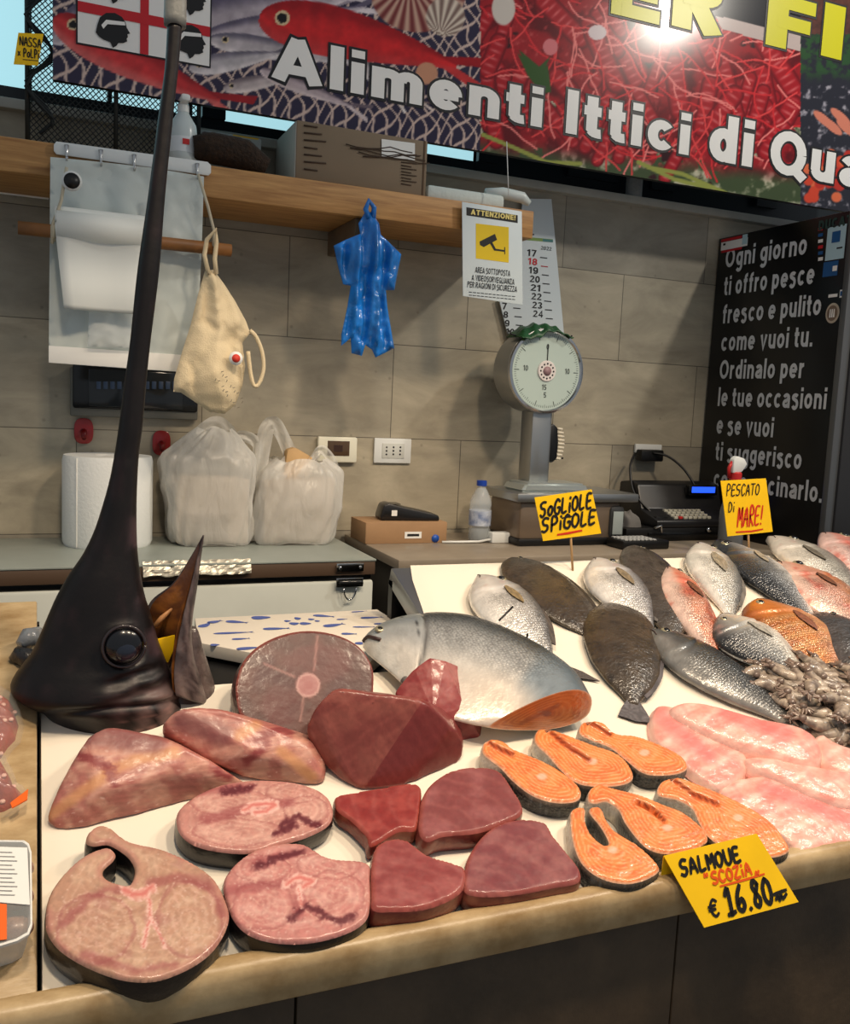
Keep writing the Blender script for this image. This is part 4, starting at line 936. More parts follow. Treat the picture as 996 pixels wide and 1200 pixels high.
# =================================================================== swordfish head
def sword_head():
    Yh = 1.56; base = atY(130, 850, Yh); fr = Frame((base[0], Yh, base[2]), (1, 0, 0), (0, 0, 1))
    e = empty('swordfish', 'huge black swordfish head standing upright with its bill pointing at the ceiling', 'fish', fr)
    ROWS = [(30, 196, 213.5, 1.0), (80, 193, 209, 1.0), (140, 185, 202.5, 1.0), (229, 173.5, 193.5, 1.0), (317, 161, 186.5, 1.0), (399, 152.5, 176.5, 1.0), (447, 146, 171.5, 1.0), (500, 139, 167, 1.0), (530, 134.5, 163, .98),
            (560, 129, 161, .95), (590, 121, 160, .9), (622, 110.5, 160, .82), (650, 97, 161.5, .75), (675, 80, 165, .68), (700, 66, 170.5, .62), (720, 57, 177, .58), (746, 46, 184, .56), (765, 37, 191, .55), (780, 26, 197, .55), (794, 16, 202, .55), (806, 12, 206, .55),
            (817, 20, 211, .54), (831, 46, 217, .54), (850, 66, 222, .54), (868, 84, 226, .54)]
    rows = []
    for y, l, r, k in ROWS:
        a, b = fr.px(l, y), fr.px(r, y); rows.append((a[0], b[0], a[1], b[1], k))
    rows = crom(np.array(rows), 6, False); nr = 56; ph = np.linspace(0, 2 * math.pi, nr, endpoint=False); V = []; 
    for l, r, zl, zr, k in rows:
        hw = (r - l) / 2
        dr = min(hw * (1.25 if k > .97 else k * 1.35), .105)
        for t in ph:
            c, s = math.cos(t), math.sin(t); pw = .9
            V.append(((l + r) / 2 + hw * c, (zl + zr) / 2 + (zr - zl) / 2 * c, dr * np.sign(s) * abs(s) ** pw))
    V = np.array(V); n = len(rows); F = []
    for i in range(n - 1):
        for k in range(nr): F.append((i * nr + k, (i + 1) * nr + k, (i + 1) * nr + (k + 1) % nr, i * nr + (k + 1) % nr))
    F.append(tuple(range(nr))); F.append(tuple((n - 1) * nr + k for k in range(nr - 1, -1, -1)))
    W = fr.o + V @ np.stack([fr.u, fr.v, fr.n]); px, py = project(W)
    # eye socket and wrinkles of the cheek
    front = V[:, 2] > 0; r = np.hypot(px - 146, (py - 760) * .95)
    dz = np.where(front, -.010 * np.exp(-(r / 19) ** 4) + .006 * np.exp(-((r - 25) / 5) ** 2), 0)
    wr = sst(775, 795, py + .35 * (px - 150)) * sst(835, 815, py) * (px > 120); dz += np.where(front, wr * .0045 * np.sin((py + .42 * px) / 4.2 + 3 * fbm(px / 20, py / 20, 3)), 0)
    gl = np.exp(-((py - (838 - .10 * (px - 60))) / 4) ** 2) * front; dz -= gl * .008
    V[:, 2] += dz
    nz = fbm(px / 14, py / 30, 4); c = mix(C0(px, (15, 11, 12)), (30, 20, 22), sst(.45, .8, nz)); c = mix(c, C0(px, (86, 66, 72)), sst(25, 4, plined(px, py, [(166, 600), (166, 660), (176, 715), (192, 765)])) * sst(.3, .6, nz) * .7)  # near-black skin, with a purple sheen painted along the right edge
    low = sst(808, 832, py + .12 * (px - 60)); c = mix(c, C0(px, (110, 88, 84)), low * sst(90, 190, px) * sst(.25, .7, nz)); c = mix(c, C0(px, (150, 110, 102)), low * sst(.6, .8, fbm(px / 9, py / 6, 8)) * sst(100, 140, px) * .7)
    c = mix(c, C0(px, (78, 66, 64)), wr * .5 * sst(.4, .7, fbm(px / 6, py / 6, 6)))
    mesh('skull_and_bill', V, F, mat('swordfish_skin', rough=.46, vcol=True, bump=.08, bscale=50, coat=.08, croughness=.25, spec=.35), e, True, lin(np.clip(c, 0, 255)))
    # grey wrapped tip of the bill
    a, b = fr.px(205, 31), fr.px(206.5, -45); d0 = 9.6 * .00155 * 1.05
    pts = [np.array([a[0] + (b[0] - a[0]) * t, a[1] + (b[1] - a[1]) * t, 0]) for t in np.linspace(0, 1, 9)]
    tube('bill_tip_wrap', pts, [d0 * 1.08, d0 * 1.12, d0 * 1.1, d0 * 1.1, d0 * 1.08, d0 * 1.08, d0 * 1.05, d0 * 1.0, d0 * .5], mat('grey_tape', (112, 114, 112), .45, bump=.2, bscale=60), e, 16)
    # eye
    zc = 0.098; p = fr.px(146, 760, zc); o = ball('eye', (p[0], p[1], zc - .018), .030, mat('sword_eye', (14, 15, 20), .22, coat=.25), e, 28, 18, (1, 1, .6))
    t = np.linspace(0, 2 * math.pi, 33); tube('eye_rim', [(p[0] + .032 * math.cos(k), p[1] + .033 * math.sin(k), zc - .0125) for k in t], .0026, mat('eye_rim', (42, 34, 36), .3, coat=.4), e, 8)
    ball('pupil', (p[0] + .002, p[1] - .006, zc - .0065), .017, mat('sword_pupil', (26, 32, 46), .2, coat=.3), o, 20, 12, (1, 1, .5))
    # lower jaw: a trough with a near wall, a keel and a far wall
    Nn = [(238.5, 627), (231, 655), (224, 685), (214, 725), (207, 760), (204, 790), (206, 815)]
    Kk = [(239, 627), (236.5, 655), (233.5, 690), (230, 730), (234, 762), (247, 798), (259, 829)]
    Ff = [(238, 627.5), (222, 655), (203, 683), (178, 703), (170, 722), (168, 740), (166, 760)]
    dep = np.array([0.0, .012, .026, .045, .06, .07, .075])
    def P3(q, z): 
        w_ = hit(q[0], q[1], fr.o + fr.n * z, fr.n); return fr.local(w_)
    near = crom([P3(q, .012 + d * .45) for q, d in zip(Nn, dep)], 6, False); keel = crom([P3(q, .004) for q in Kk], 6, False); far = crom([P3(q, -d * .9) for q, d in zip(Ff, dep)], 6, False)
    def sheet(name, m, off, cfn):
        V = []; ns = len(near); mm = 17
        for i in range(ns):
            for j in range(mm):
                t = j / (mm - 1); V.append((1 - t) ** 2 * near[i] + 2 * t * (1 - t) * (keel[i] * 1.5 - (near[i] + far[i]) * .25) + t * t * far[i])
        V = np.array(V); F = [(i * mm + j, i * mm + j + 1, (i + 1) * mm + j + 1, (i + 1) * mm + j) for i in range(ns - 1) for j in range(mm - 1)]
        c3 = np.repeat(((near + far) / 2), mm, 0); V = V + (c3 - V) * off
        W = fr.o + V @ np.stack([fr.u, fr.v, fr.n]); px, py = project(W)
        return mesh(name, V, F, m, e, True, lin(np.clip(cfn(px, py), 0, 255)))
    j1 = sheet('lower_jaw', mat('jaw_skin', rough=.4, vcol=True, bump=.25, bscale=60, coat=.2), 0, lambda px, py: mix(mix(C0(px, (98, 84, 82)), (54, 44, 44), sst(.35, .7, fbm(px / 3, py / 22, 3))), (120, 104, 98), sst(770, 820, py) * sst(.4, .7, fbm(px / 8, py / 8, 5))))
    j2 = sheet('mouth_lining', mat('mouth_lining', rough=.4, vcol=True, bump=.15, bscale=60, coat=.25), .16, lambda px, py: mix(mix(C0(px, (158, 98, 44)), (110, 66, 40), sst(.35, .65, fbm(px / 8, py / 10, 9))), (96, 70, 62), sst(690, 640, py)))
    md = j1.modifiers.new('thick', 'SOLIDIFY'); md.thickness = .002; md.offset = 0
    q = [P3(z, -.02) for z in ((180, 735), (190, 724), (203, 712))]; tube('gum_ridge', q, [.004, .005, .002], mat('gum', (196, 140, 90), .35, coat=.3), e, 8)
    # throat behind the jaw
    pts = [P3((226, 735), -.012), P3((222, 765), -.02), P3((219, 798), -.03), P3((216, 832), -.03), P3((212, 868), -.03)]
    o = tube('throat', crom(pts, 5, False), np.interp(np.arange(21), [0, 5, 10, 15, 20], [.006, .026, .046, .066, .07]), mat('throat_skin', (104, 88, 84), .42, var=.4, vscale=25, bump=.4, bscale=40, coat=.3), e, 24)
    # yellow scrap in the corner of the mouth
    w0 = fr.world(*P3((193, 760), -.008)); f2 = Frame(w0, (1, 0, 0), (0, 0, 1))
    ye = prism('yellow_scrap', [f2.px(*z) for z in ((180, 750), (205, 744), (203, 762), (197, 776), (191, 775))], -.003, .003, M_yellow, None, .001, f2.matrix()); tag(ye, 'bright yellow scrap wedged in the corner of the swordfish mouth', 'scrap')
sword_head()

# dark fin piece and foil behind the head on the marble
p = bed(22, 775, .02); tp = tube('fin_scrap', [bed(14, 775, .012), bed(22, 768, .02), bed(34, 772, .024), bed(44, 780, .02)], [.008, .016, .018, .010], mat('dark_scrap', (30, 26, 26), .4, bump=.5, bscale=60, coat=.4), None, 14)
tag(tp, 'dark ragged fish scrap on the marble behind the swordfish head', 'fish scrap')
p = [bed(24, 756, .03), bed(34, 747, .035), bed(46, 742, .03)]; tp = tube('plastic_scrap', p, [.010, .018, .012], mat('grey_film', (130, 134, 138), .2, bump=.4, bscale=50, coat=.6), None, 12); tag(tp, 'shiny grey plastic scrap on the marble behind the swordfish head', 'scrap')

# =================================================================== swordfish cuts
def swcol(lines=(), bone=(), dark=(), blocks=(), base=(198, 148, 132), pale=(216, 174, 156), tan=(), seed=1, red=.5):
    def f(u, v, d, px, py):
        ox, oy = px, py; px = px + 9 * (fbm(ox / 16, oy / 16, seed + 31) - .5); py = py + 7 * (fbm(ox / 16, oy / 16, seed + 47) - .5)
        n = fbm(px / 18, py / 12, seed); c = mix(C0(px, base), pale, sst(.35, .75, n)); fi = fbm(px / 3 + py / 9, py / 4, seed + 5); c = c * (.90 + .20 * fi)[:, None]
        dm = max(float(np.max(d)), 1e-6); rg_ = .5 + .5 * np.sin((d / dm) * 46 + 6 * n); c = mix(c, C0(px, (232, 196, 178)), rg_ ** 5 * .22 * sst(.08, .25, d / dm)); c = mix(c, C0(px, (160, 104, 98)), sst(.55, .8, fbm(px / 30, py / 22, seed + 60)) * .45)
        c = mix(c, C0(px, (176, 112, 102)), sst(.012, .004, d) * .45 * sst(.35, .6, n))
        for bx, by, brx, bry in blocks:
            r = np.hypot((px - bx) / brx, (py - by) / bry) + .10 * (n - .5); a = np.arctan2(py - by, px - bx); c = mix(c, C0(px, (150, 84, 82)), sst(.10, .0, np.abs(r - 1.0)) * .45); c = mix(c, C0(px, (228, 196, 176)), sst(.035, .0, np.abs(r - 1.06)) * .5 * sst(.35, .6, fi))
            c = mix(c, C0(px, (230, 196, 178)), (r < 1) * (.5 + .5 * np.sin(r * 24 + 3 * fi)) ** 4 * .28); c = mix(c, C0(px, (216, 172, 156)), (r < 1) * sst(.62, .8, fbm(a * 9 + 40, r * 2.2, seed + 14)) * .5)
        for pl in lines: c = mix(c, C0(px, (138, 62, 66)), sst(9, 1, plined(px, py, pl) + 8 * (n - .5)) * red)
        for pl in dark: c = mix(c, C0(px, (84, 26, 34)), sst(7, 1.0, plined(px, py, pl) * (.4 + 1.2 * fbm(ox / 8, oy / 8, seed + 70)) + 7 * (fi - .5)) * .85)
        for pl in tan: c = mix(c, C0(px, (214, 164, 120)), sst(9, 2, plined(px, py, pl)) * .6)
        for pl, w_ in bone: 
            dd = plined(px, py, pl) * (.55 + .9 * fbm(ox / 7, oy / 6, seed + 77)); c = mix(c, C0(px, (214, 146, 136)), sst(w_ + 2.5, w_ - 2, dd) * .9); c = mix(c, C0(px, (232, 196, 186)), sst(2.6, .2, np.abs(dd - w_)) * sst(.3, .6, fi) * .7); c = mix(c, C0(px, (190, 84, 80)), sst(w_ * .4, w_ * .2, dd) * .4)
        c = mix(c, C0(px, (236, 210, 198)), sst(.70, .8, fbm(px / 2.5 + py / 6, py / 2.5, seed + 9)) * .35); return c
    return f
G1 = 'swordfish pieces'
A1 = [(53.5, 1075), (57, 1050), (70, 1028), (90, 1008), (108, 997), (126, 992), (135, 998), (133, 1006), (121, 1018), (124, 1028), (138, 1034), (152, 1035), (158, 1018), (150, 1002), (128, 988), (110, 989), (101, 985), (104, 974), (117, 966), (131, 970), (152, 985), (190, 994), (226, 1010), (252, 1030), (266, 1058), (268, 1078), (256, 1104), (236, 1124), (206, 1140), (176, 1148), (140, 1145), (100, 1130), (70, 1111), (56, 1092)]
slab('swordfish_steak', 'big pale swordfish steak with two belly flaps at the front left corner', 'fish steak', A1, .044,
     swcol(lines=[[(72, 1085), (95, 1060), (122, 1042), (140, 1040)], [(175, 1036), (210, 1028), (250, 1040), (262, 1070)], [(100, 1118), (160, 1138), (205, 1130)]], bone=[([(144, 1041), (154, 1048), (166, 1047), (178, 1040)], 5), ([(172, 1050), (178, 1075), (168, 1110)], 2.2), ([(178, 1075), (192, 1110)], 1.2)], base=(178, 136, 114), pale=(194, 158, 134), seed=2, blocks=[(112, 1088, 46, 40), (222, 1078, 38, 44)]),
     M_darkskin, G1, h=.0023)
slab('swordfish_steak', 'oval swordfish steak with dark blood spot behind the front steaks', 'fish steak', [(207, 958), (212, 945), (232, 930), (262, 918), (300, 913), (345, 916), (378, 928), (390, 945), (386, 964), (362, 978), (330, 988), (300, 997), (268, 997), (232, 990), (212, 976)], .036,
     swcol(lines=[[(240, 962), (290, 948), (340, 940)], [(230, 930), (290, 922)]], bone=[([(286, 950), (298, 943), (311, 941), (324, 944), (314, 950), (300, 951)], 3.5)], dark=[[(330, 968), (350, 958), (372, 966)], [(322, 976), (345, 968)], [(260, 930), (292, 922)]], base=(184, 128, 118), pale=(200, 150, 138), seed=5, blocks=[(268, 940, 46, 16), (345, 928, 34, 12), (278, 975, 52, 16), (358, 950, 26, 18)]), M_darkskin, G1, h=.0024)
slab('swordfish_steak', 'round pink swordfish steak beside the big pale steak at the front', 'fish steak', [(262, 1040), (268, 1020), (290, 1000), (320, 989), (355, 988), (385, 1004), (430, 1010), (434, 1030), (434, 1062), (426, 1080), (400, 1094), (360, 1103), (320, 1102), (290, 1092), (272, 1072)], .038,
     swcol(lines=[[(270, 1046), (310, 1035), (340, 1035)], [(300, 1010), (340, 1000)], [(352, 1050), (350, 1075)]], bone=[([(334, 1038), (343, 1031), (354, 1029), (367, 1033), (356, 1039)], 3.6), ([(350, 1040), (352, 1062)], 1.6)], dark=[[(340, 1078), (356, 1064)], [(362, 1064), (398, 1078), (412, 1076)], [(300, 1016), (330, 1004), (350, 1000)]], base=(186, 122, 116), pale=(200, 148, 140), seed=8, blocks=[(308, 1062, 36, 28), (390, 1050, 38, 28), (305, 1018, 34, 16), (385, 1014, 36, 16)]), M_darkskin, G1, h=.0024)
def swchunk(lines, tan, seed, darks=()):
    def f(X, N, px, py):
        n = fbm(px / 16, py / 14, seed); c = mix(C0(px, (170, 104, 94)), (192, 136, 118), sst(.35, .7, n)); fi = fbm(px / 14 + py / 3, py / 2.2, seed + 2); c = c * (.88 + .24 * fi)[:, None]; st_ = .5 + .5 * np.sin((py + .45 * px) / 2.6 + 7 * fbm(px / 26, py / 26, seed + 6)); c = mix(c, C0(px, (226, 184, 166)), st_ ** 5 * .3 * sst(.4, .6, n)); c = mix(c, C0(px, (242, 214, 204)), sst(.74, .82, fbm(px / 9 + py / 5, py / 2.4, seed + 21)) * .5)
        for pl in tan: c = mix(c, C0(px, (206, 146, 98)), sst(11, 2, plined(px, py, pl)) * .75)
        for pl in lines: c = mix(c, C0(px, (128, 46, 48)), sst(9, 1, plined(px, py, pl) + 9 * (fi - .5)) * .8)
        for pl in darks: c = mix(c, C0(px, (110, 60, 62)), sst(20, 6, plined(px, py, pl)) * .6)
        return c
    return f
M_swc = mat('swordfish_flesh', rough=.42, vcol=True, bump=.08, bscale=60, coat=.2, croughness=.2)
chunk('swordfish_loin', 'triangular pink swordfish loin lying in front of the swordfish head at left', 'fish piece',
      [(54, 962, .0), (57, 945, .02), (86, 890, .05), (104, 862, .075), (126, 851, .08), (180, 861, .078), (212, 874, .072), (252, 895, .045), (272, 906, .028), (262, 918, .0), (180, 946, 0), (84, 974, 0), (57, 972, 0), (110, 930, .045), (200, 905, .055), ('b', .08, .44, 0), ('b', .20, .42, 0), ('b', .30, .30, 0)],
      swchunk([[(90, 884), (120, 895), (134, 902)], [(124, 898), (134, 918)], [(255, 905), (268, 910)]], [[(60, 955), (100, 925), (130, 905)], [(125, 905), (160, 890), (205, 882)]], 3, [[(110, 862), (180, 870)]]), M_swc, G1)
chunk('swordfish_loin', 'pink swordfish loin leaning against the head behind the first loin', 'fish piece',
      [(188, 852, .06), (205, 832, .085), (222, 828, .088), (255, 829, .085), (296, 844, .075), (328, 857, .06), (358, 870, .05), (376, 903, .022), (380, 921, 0), (300, 915, 0), (250, 893, .03), (205, 872, .03), (300, 882, .05), ('b', .20, .46, 0), ('b', .36, .44, 0), ('b', .45, .38, 0), (330, 918, 0), (195, 880, 0)],
      swchunk([[(300, 868), (325, 855), (340, 858)], [(290, 892), (312, 872)]], [[(280, 862), (300, 850)], [(330, 880), (365, 910)]], 13, [[(215, 845), (260, 860)]]), M_swc, G1)

# =================================================================== tuna
def tunacol(base=(126, 58, 58), pale=(150, 84, 80), ctr=(500, 1000), seed=1, rings=3.5, tb=0):
    def f(u, v, d, px, py):
        n = fbm(px / 20, py / 14, seed); c = mix(C0(px, base), pale, sst(.35, .75, n)); r = np.hypot(px - ctr[0], (py - ctr[1]) * 1.5); ln = .5 + .5 * np.sin(r / rings + 4 * fbm(px / 18, py / 18, seed + 1))
        c = mix(c, C0(px, (178, 116, 108)), ln ** 4 * .2); c = mix(c, C0(px, (172, 88, 72)), sst(.007, .001, d) * .55); c = c * (.92 + .16 * fbm(px / 3, py / 3, seed + 4))[:, None]; return c
    return f
def tskin(c1=(120, 50, 46), c2=(150, 84, 66)):
    def f(u, v, q, px, py): return mix(mix(C0(px, c1), c2, sst(.4, .7, fbm(u * 60, v * 60 + q * 2, 3))), (96, 38, 36), sst(.5, .0, q) * .5)
    return f
G2 = 'tuna pieces'
M_tside = mat('tuna_side', rough=.38, vcol=True, bump=.15, bscale=90, coat=.25)
slab('tuna_steak', 'dark red tuna piece with concave front edge beside the oval swordfish steak', 'fish steak', [(393, 934), (402, 930), (440, 923), (478, 917), (492, 920), (494, 932), (490, 965), (484, 972), (466, 973), (436, 990), (430, 978), (412, 960), (396, 948)], .03, tunacol((128, 40, 38), (150, 62, 56), (500, 940), 3), M_tside, G2, mf=M_tuna, sharp=False, skincol=tskin((124, 44, 36), (150, 84, 60)))
slab('tuna_steak', 'rounded purple tuna steak lying next to the first salmon steak', 'fish steak', [(492, 975), (492, 955), (496, 932), (508, 915), (530, 902), (560, 898), (585, 903), (600, 922), (612, 942), (610, 954), (590, 964), (560, 974), (520, 978), (502, 984)], .036, tunacol((124, 62, 62), (142, 82, 82), (500, 985), 6), M_tside, G2, mf=M_tuna, skincol=tskin())
slab('tuna_steak', 'reddish tuna steak against the round swordfish steak at the front edge', 'fish steak', [(436, 1045), (436, 1010), (442, 990), (458, 982), (478, 984), (500, 1000), (530, 1010), (545, 1018), (543, 1040), (525, 1054), (495, 1064), (460, 1066), (438, 1064)], .042, tunacol((132, 58, 58), (152, 82, 80), (445, 1080), 9), M_tside, G2, mf=M_tuna, skincol=tskin())
slab('tuna_steak', 'largest flat tuna steak at the front edge next to the salmon steaks', 'fish steak', [(544, 1040), (546, 1012), (560, 985), (582, 966), (610, 959), (638, 963), (650, 980), (668, 1002), (680, 1018), (678, 1032), (650, 1038), (600, 1047), (560, 1048)], .036, tunacol((120, 60, 64), (140, 84, 84), (550, 1060), 12), M_tside, G2, mf=M_tuna, skincol=tskin())
# thick block with a ridge, and the piece behind it
def blk(c1, c2, seed, ridge=None):
    def f(X, N, px, py):
        n = fbm(px / 24, py / 18, seed); c = mix(C0(px, c1), c2, sst(.35, .7, n)); ln = .5 + .5 * np.sin((px + 1.6 * py) / 4.5 + 5 * fbm(px / 26, py / 26, seed + 1)); c = mix(c, C0(px, (160, 90, 80)), ln ** 4 * .25)
        if ridge is not None: c = mix(c, C0(px, (112, 42, 42)), sst(-4, 60, (px - ridge[0][0]) * (ridge[1][1] - ridge[0][1]) - (py - ridge[0][1]) * (ridge[1][0] - ridge[0][0])) * .75)  # face right of the ridge painted darker, its shade put into the colour
        return c * (.92 + .16 * fbm(px / 3, py / 3, seed + 4))[:, None]
    return f
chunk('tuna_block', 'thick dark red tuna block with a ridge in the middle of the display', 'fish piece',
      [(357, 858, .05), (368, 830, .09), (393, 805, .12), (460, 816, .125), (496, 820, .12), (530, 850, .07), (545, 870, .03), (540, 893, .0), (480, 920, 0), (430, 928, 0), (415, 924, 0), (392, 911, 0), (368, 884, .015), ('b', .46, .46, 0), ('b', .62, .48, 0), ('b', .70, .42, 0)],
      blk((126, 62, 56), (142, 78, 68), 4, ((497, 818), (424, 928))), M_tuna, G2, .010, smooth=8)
chunk('tuna_block', 'wedge of tuna standing between the round tuna steak and the half salmon', 'fish piece',
      [(462, 812, .05), (486, 783, .085), (503, 771, .10), (522, 774, .10), (533, 795, .08), (546, 830, .05), (556, 850, .025), (563, 864, 0), (548, 866, 0), (508, 838, .055), (505, 772, .1), ('b', .64, .50, 0), ('b', .74, .56, 0), ('b', .80, .50, 0), (470, 850, 0), (540, 868, 0)],
      blk((134, 52, 52), (160, 92, 88), 17), M_tuna, G2, .006)
# round tuna steak standing on edge, leaning back
def tuna_round():
    b0 = bed(345, 874, 0); v = np.array([-.25, .62, .78]); fr = Frame(b0, (1, .18, .04), v)
    pts = [(278, 822), (277, 800), (285, 776), (303, 757), (330, 744), (362, 739), (395, 744), (420, 757), (435, 778), (438, 800), (432, 830), (400, 858), (360, 868), (330, 862), (300, 850), (283, 838)]
    def f(u, v, d, px, py):
        n = fbm(px / 22, py / 18, 4); c = mix(C0(px, (70, 32, 28)), (86, 42, 36), sst(.3, .7, n))
        dk = np.minimum(np.hypot((px - 372) / 42, (py - 778) / 24), np.hypot((px - 330) / 24, (py - 826) / 26)); c = mix(c, C0(px, (92, 36, 36)), sst(1.1, .8, dk) * .6)
        for pl in ([(302, 800), (315, 775)], [(312, 790), (340, 800)], [(385, 820), (400, 800)]): c = mix(c, C0(px, (70, 24, 28)), sst(12, 3, plined(px, py, pl) + 6 * (n - .5)) * .75)
        for pl in ([(372, 745), (368, 785)], [(358, 800), (352, 845)], [(345, 793), (310, 778)]): c = mix(c, C0(px, (170, 124, 116)), sst(2.2, .6, plined(px, py, pl)) * .6)
        r = np.hypot(px - 361, py - 803); c = mix(c, C0(px, (160, 104, 102)), sst(15, 12, r)); c = mix(c, C0(px, (190, 146, 140)), sst(2.2, .6, np.abs(r - 13)) * .8); c = mix(c, C0(px, (150, 84, 84)), sst(7, 5, r) * .5)
        c = mix(c, C0(px, (160, 76, 62)), sst(.006, .001, d) * .6); return c
    e = slab('tuna_steak', 'round dark tuna steak with pale backbone standing on edge at the back', 'fish steak', pts, .002, f, M_tside, G2, frm=fr, mf=M_tuna, bumpy=.0003, rnd=.0018, skincol=tskin((70, 36, 34), (96, 52, 46)), h=.0036)
    for ch in e.children:
        if ch.name.startswith('skin'):
            for v_ in ch.data.vertices: v_.co.z = v_.co.z - (.0 if v_.co.z > .00005 + .0001 else 0) if False else (v_.co.z / .0002 * .035 - .035 if v_.co.z >= 0 else -.035)
tuna_round()

# =================================================================== salmon steaks
def salcol(mid, slit=(), seed=1):
    def f(u, v, d, px, py):
        n = fbm(px / 12, py / 9, seed); c = mix(C0(px, (230, 128, 64)), (214, 106, 50), sst(.35, .7, n)); ph = d / .0072 + 1.0 * n; ln = (.5 + .5 * np.sin(ph * 2 * math.pi)) ** 3
        c = mix(c, C0(px, (246, 190, 140)), ln * .6 * sst(.001, .004, d)); dd = np.hypot((px - mid[0]) / 1.5, py - mid[1]); c = mix(c, C0(px, (240, 190, 170)), sst(5.5, 2.5, dd) * .8); c = mix(c, C0(px, (236, 168, 120)), sst(13, 9, dd) * sst(5, 9, dd) * .35)
        for pl in slit: c = mix(c, C0(px, (120, 44, 18)), sst(3.0, .8, plined(px, py, pl)) * .85)
        c = mix(c, C0(px, (250, 222, 196)), sst(.0022, .0006, d) * .7); return c
    return f
def salskin(cx, belly):
    def f(u, v, q, px, py):
        s = sst(-8, 8, (px - cx) + .35 * (py - belly)); n = fbm(u * 260, v * 260 + q * 14, 4); w_ = mix(C0(px, (222, 214, 200)), (176, 164, 148), sst(.5, .8, n)); k = mix(C0(px, (34, 36, 38)), (86, 92, 94), sst(.55, .75, n)); c = w_ * (1 - s)[:, None] + k * s[:, None]
        return mix(c, C0(px, (236, 196, 160)), sst(.9, 1, q) * .5)
    return f
G3 = 'salmon steaks'
def sst_(label, pts, mid, slit, cx, by, seed, t=.036): slab('salmon_steak', label, 'fish steak', pts, t, salcol(mid, slit, seed), M_salskin, G3, mf=M_salm, rnd=.004, grooves=[(q_, 4.0, .010) for q_ in slit], skincol=salskin(cx, by), h=.003)
sst_('salmon steak below the half salmon, leftmost in the back row of steaks', [(566, 880), (568, 869), (577, 865.5), (590, 868), (604, 878), (638, 892), (668, 911), (681, 926), (676, 937), (652, 939), (625, 931), (602, 914), (588, 899), (575, 889)], (635, 910), [[(572, 870), (600, 884)]], 590, 893, 3)
sst_('salmon steak with a long slit, middle of the back row of steaks', [(627, 866), (630, 855), (640, 853), (650, 855), (692, 871), (726, 884), (742, 905), (736, 916), (710, 920), (680, 917), (660, 903), (643, 884), (632, 874)], (694, 892), [[(642, 855), (662, 872), (690, 890)]], 655, 890, 7)
sst_('salmon steak at the far right of the back row beside the pink fillets', [(680, 858), (682, 847), (694, 844), (708, 847), (722, 859), (750, 863), (792, 881), (806, 896), (798, 904), (776, 907), (754, 904), (733, 888), (715, 874), (694, 866)], (755, 882), [[(690, 846), (715, 860)]], 722, 876, 11)
sst_('salmon steak with open belly notch at the front left of the salmon', [(669, 958), (671, 948), (679, 945), (686, 947), (686, 960), (693, 977), (707, 989), (714, 986), (705, 968), (693, 953), (692, 946), (699, 944), (706, 948), (711, 960), (722, 974), (748, 990), (771, 1012), (771, 1021), (755, 1030), (733, 1034), (706, 1028), (684, 1012), (673, 988)], (718, 996), [], 679, 985, 13)
sst_('salmon steak with an oval belly hole just above the salmon price sign', [(690, 936), (692, 924), (703, 918), (716, 922), (748, 930), (778, 942), (802, 952), (822, 968), (830, 982), (822, 990), (806, 996), (782, 999), (762, 994), (748, 982), (733, 962), (726, 948), (712, 938), (698, 940)], (782, 970), [[(748, 940), (765, 948), (778, 962)], [(752, 942), (770, 952)]], 728, 952, 17)
sst_('salmon steak at the front right half hidden by the salmon price sign', [(772, 930), (775, 916), (787, 911), (798, 911), (830, 923), (868, 940), (902, 961), (922, 986), (924, 997), (905, 1003), (880, 1000), (850, 992), (830, 978), (820, 962), (812, 946), (795, 936)], (865, 958), [[(789, 913), (812, 930), (840, 942)]], 822, 962, 19)
# =================================================================== whole fish, back row first
G_ = 'whole fish on the display'
fish('sea_bream', 'silver sea bream with black stick across its side, leftmost whole fish', (560, 674), (652, 778), (566, 728), (637, 715), 'bream', 1, .046, col_bream(), M_silver, eye=(.15, .42), tail_len=.22, fork=.45, tailw=.42, pect=(.27, .12, .2, .07, .12), pcol=(150, 128, 92), dors=(.28, .82, .10), finc=(92, 84, 80))
fish('sole', 'long dark brown flatfish lying behind the leftmost silver bream', (600, 652), (695, 745), (632, 722), (664, 678), 'sole', 1, .026, col_sole(), M_fishdark, tail_len=.1, fork=-.1, tailw=.22, eye=(.06, .3), eyer=.006, finc=(58, 48, 36), dors=(.05, .95, .14))
fish('sea_bream', 'silver sea bream with blue patch on its head between two brown flatfish', (696, 654), (768, 746), (692, 693), (752, 682), 'bream', 1, .046, col_bream((128, 126, 128), (200, 196, 194)), M_silver, eye=(.14, .36), pect=(.27, .1, .22, .08, .15), pcol=(150, 132, 104), dors=(.28, .82, .1), finc=(110, 104, 100))
fish('flatfish', 'dark grey brown flatfish at the rear edge under the red fish', (745, 638), (792, 750), (732, 672), (794, 668), 'sole', 1, .03, col_sole((70, 62, 54)), M_fishdark, tail_len=.1, fork=-.1, tailw=.2, eye=(.06, .3), eyer=.006, finc=(58, 50, 42))
fish('sea_bream', 'plump white and silver sea bream just left of the mare sign', (817, 636), (860, 726), (808, 666), (874, 682), 'bream', 1, .049, col_bream((132, 130, 126), (206, 202, 192), (236, 232, 222)), M_silver, eye=(.14, .34), pect=(.27, .0, .24, .09, .1), pcol=(160, 150, 132), dors=(.28, .84, .1), finc=(130, 126, 120), fork=.4)
fish('sea_bass', 'dark backed silver sea bass lying below the mare sign', (840, 633), (956, 730), (868, 672), (903, 652), 'bass', -1, .046, col_bass(), M_silver, eye=(.12, .3), pect=(.26, -.35, .16, .06, -.1), pcol=(180, 168, 148), finc=(90, 90, 92), fork=.3)
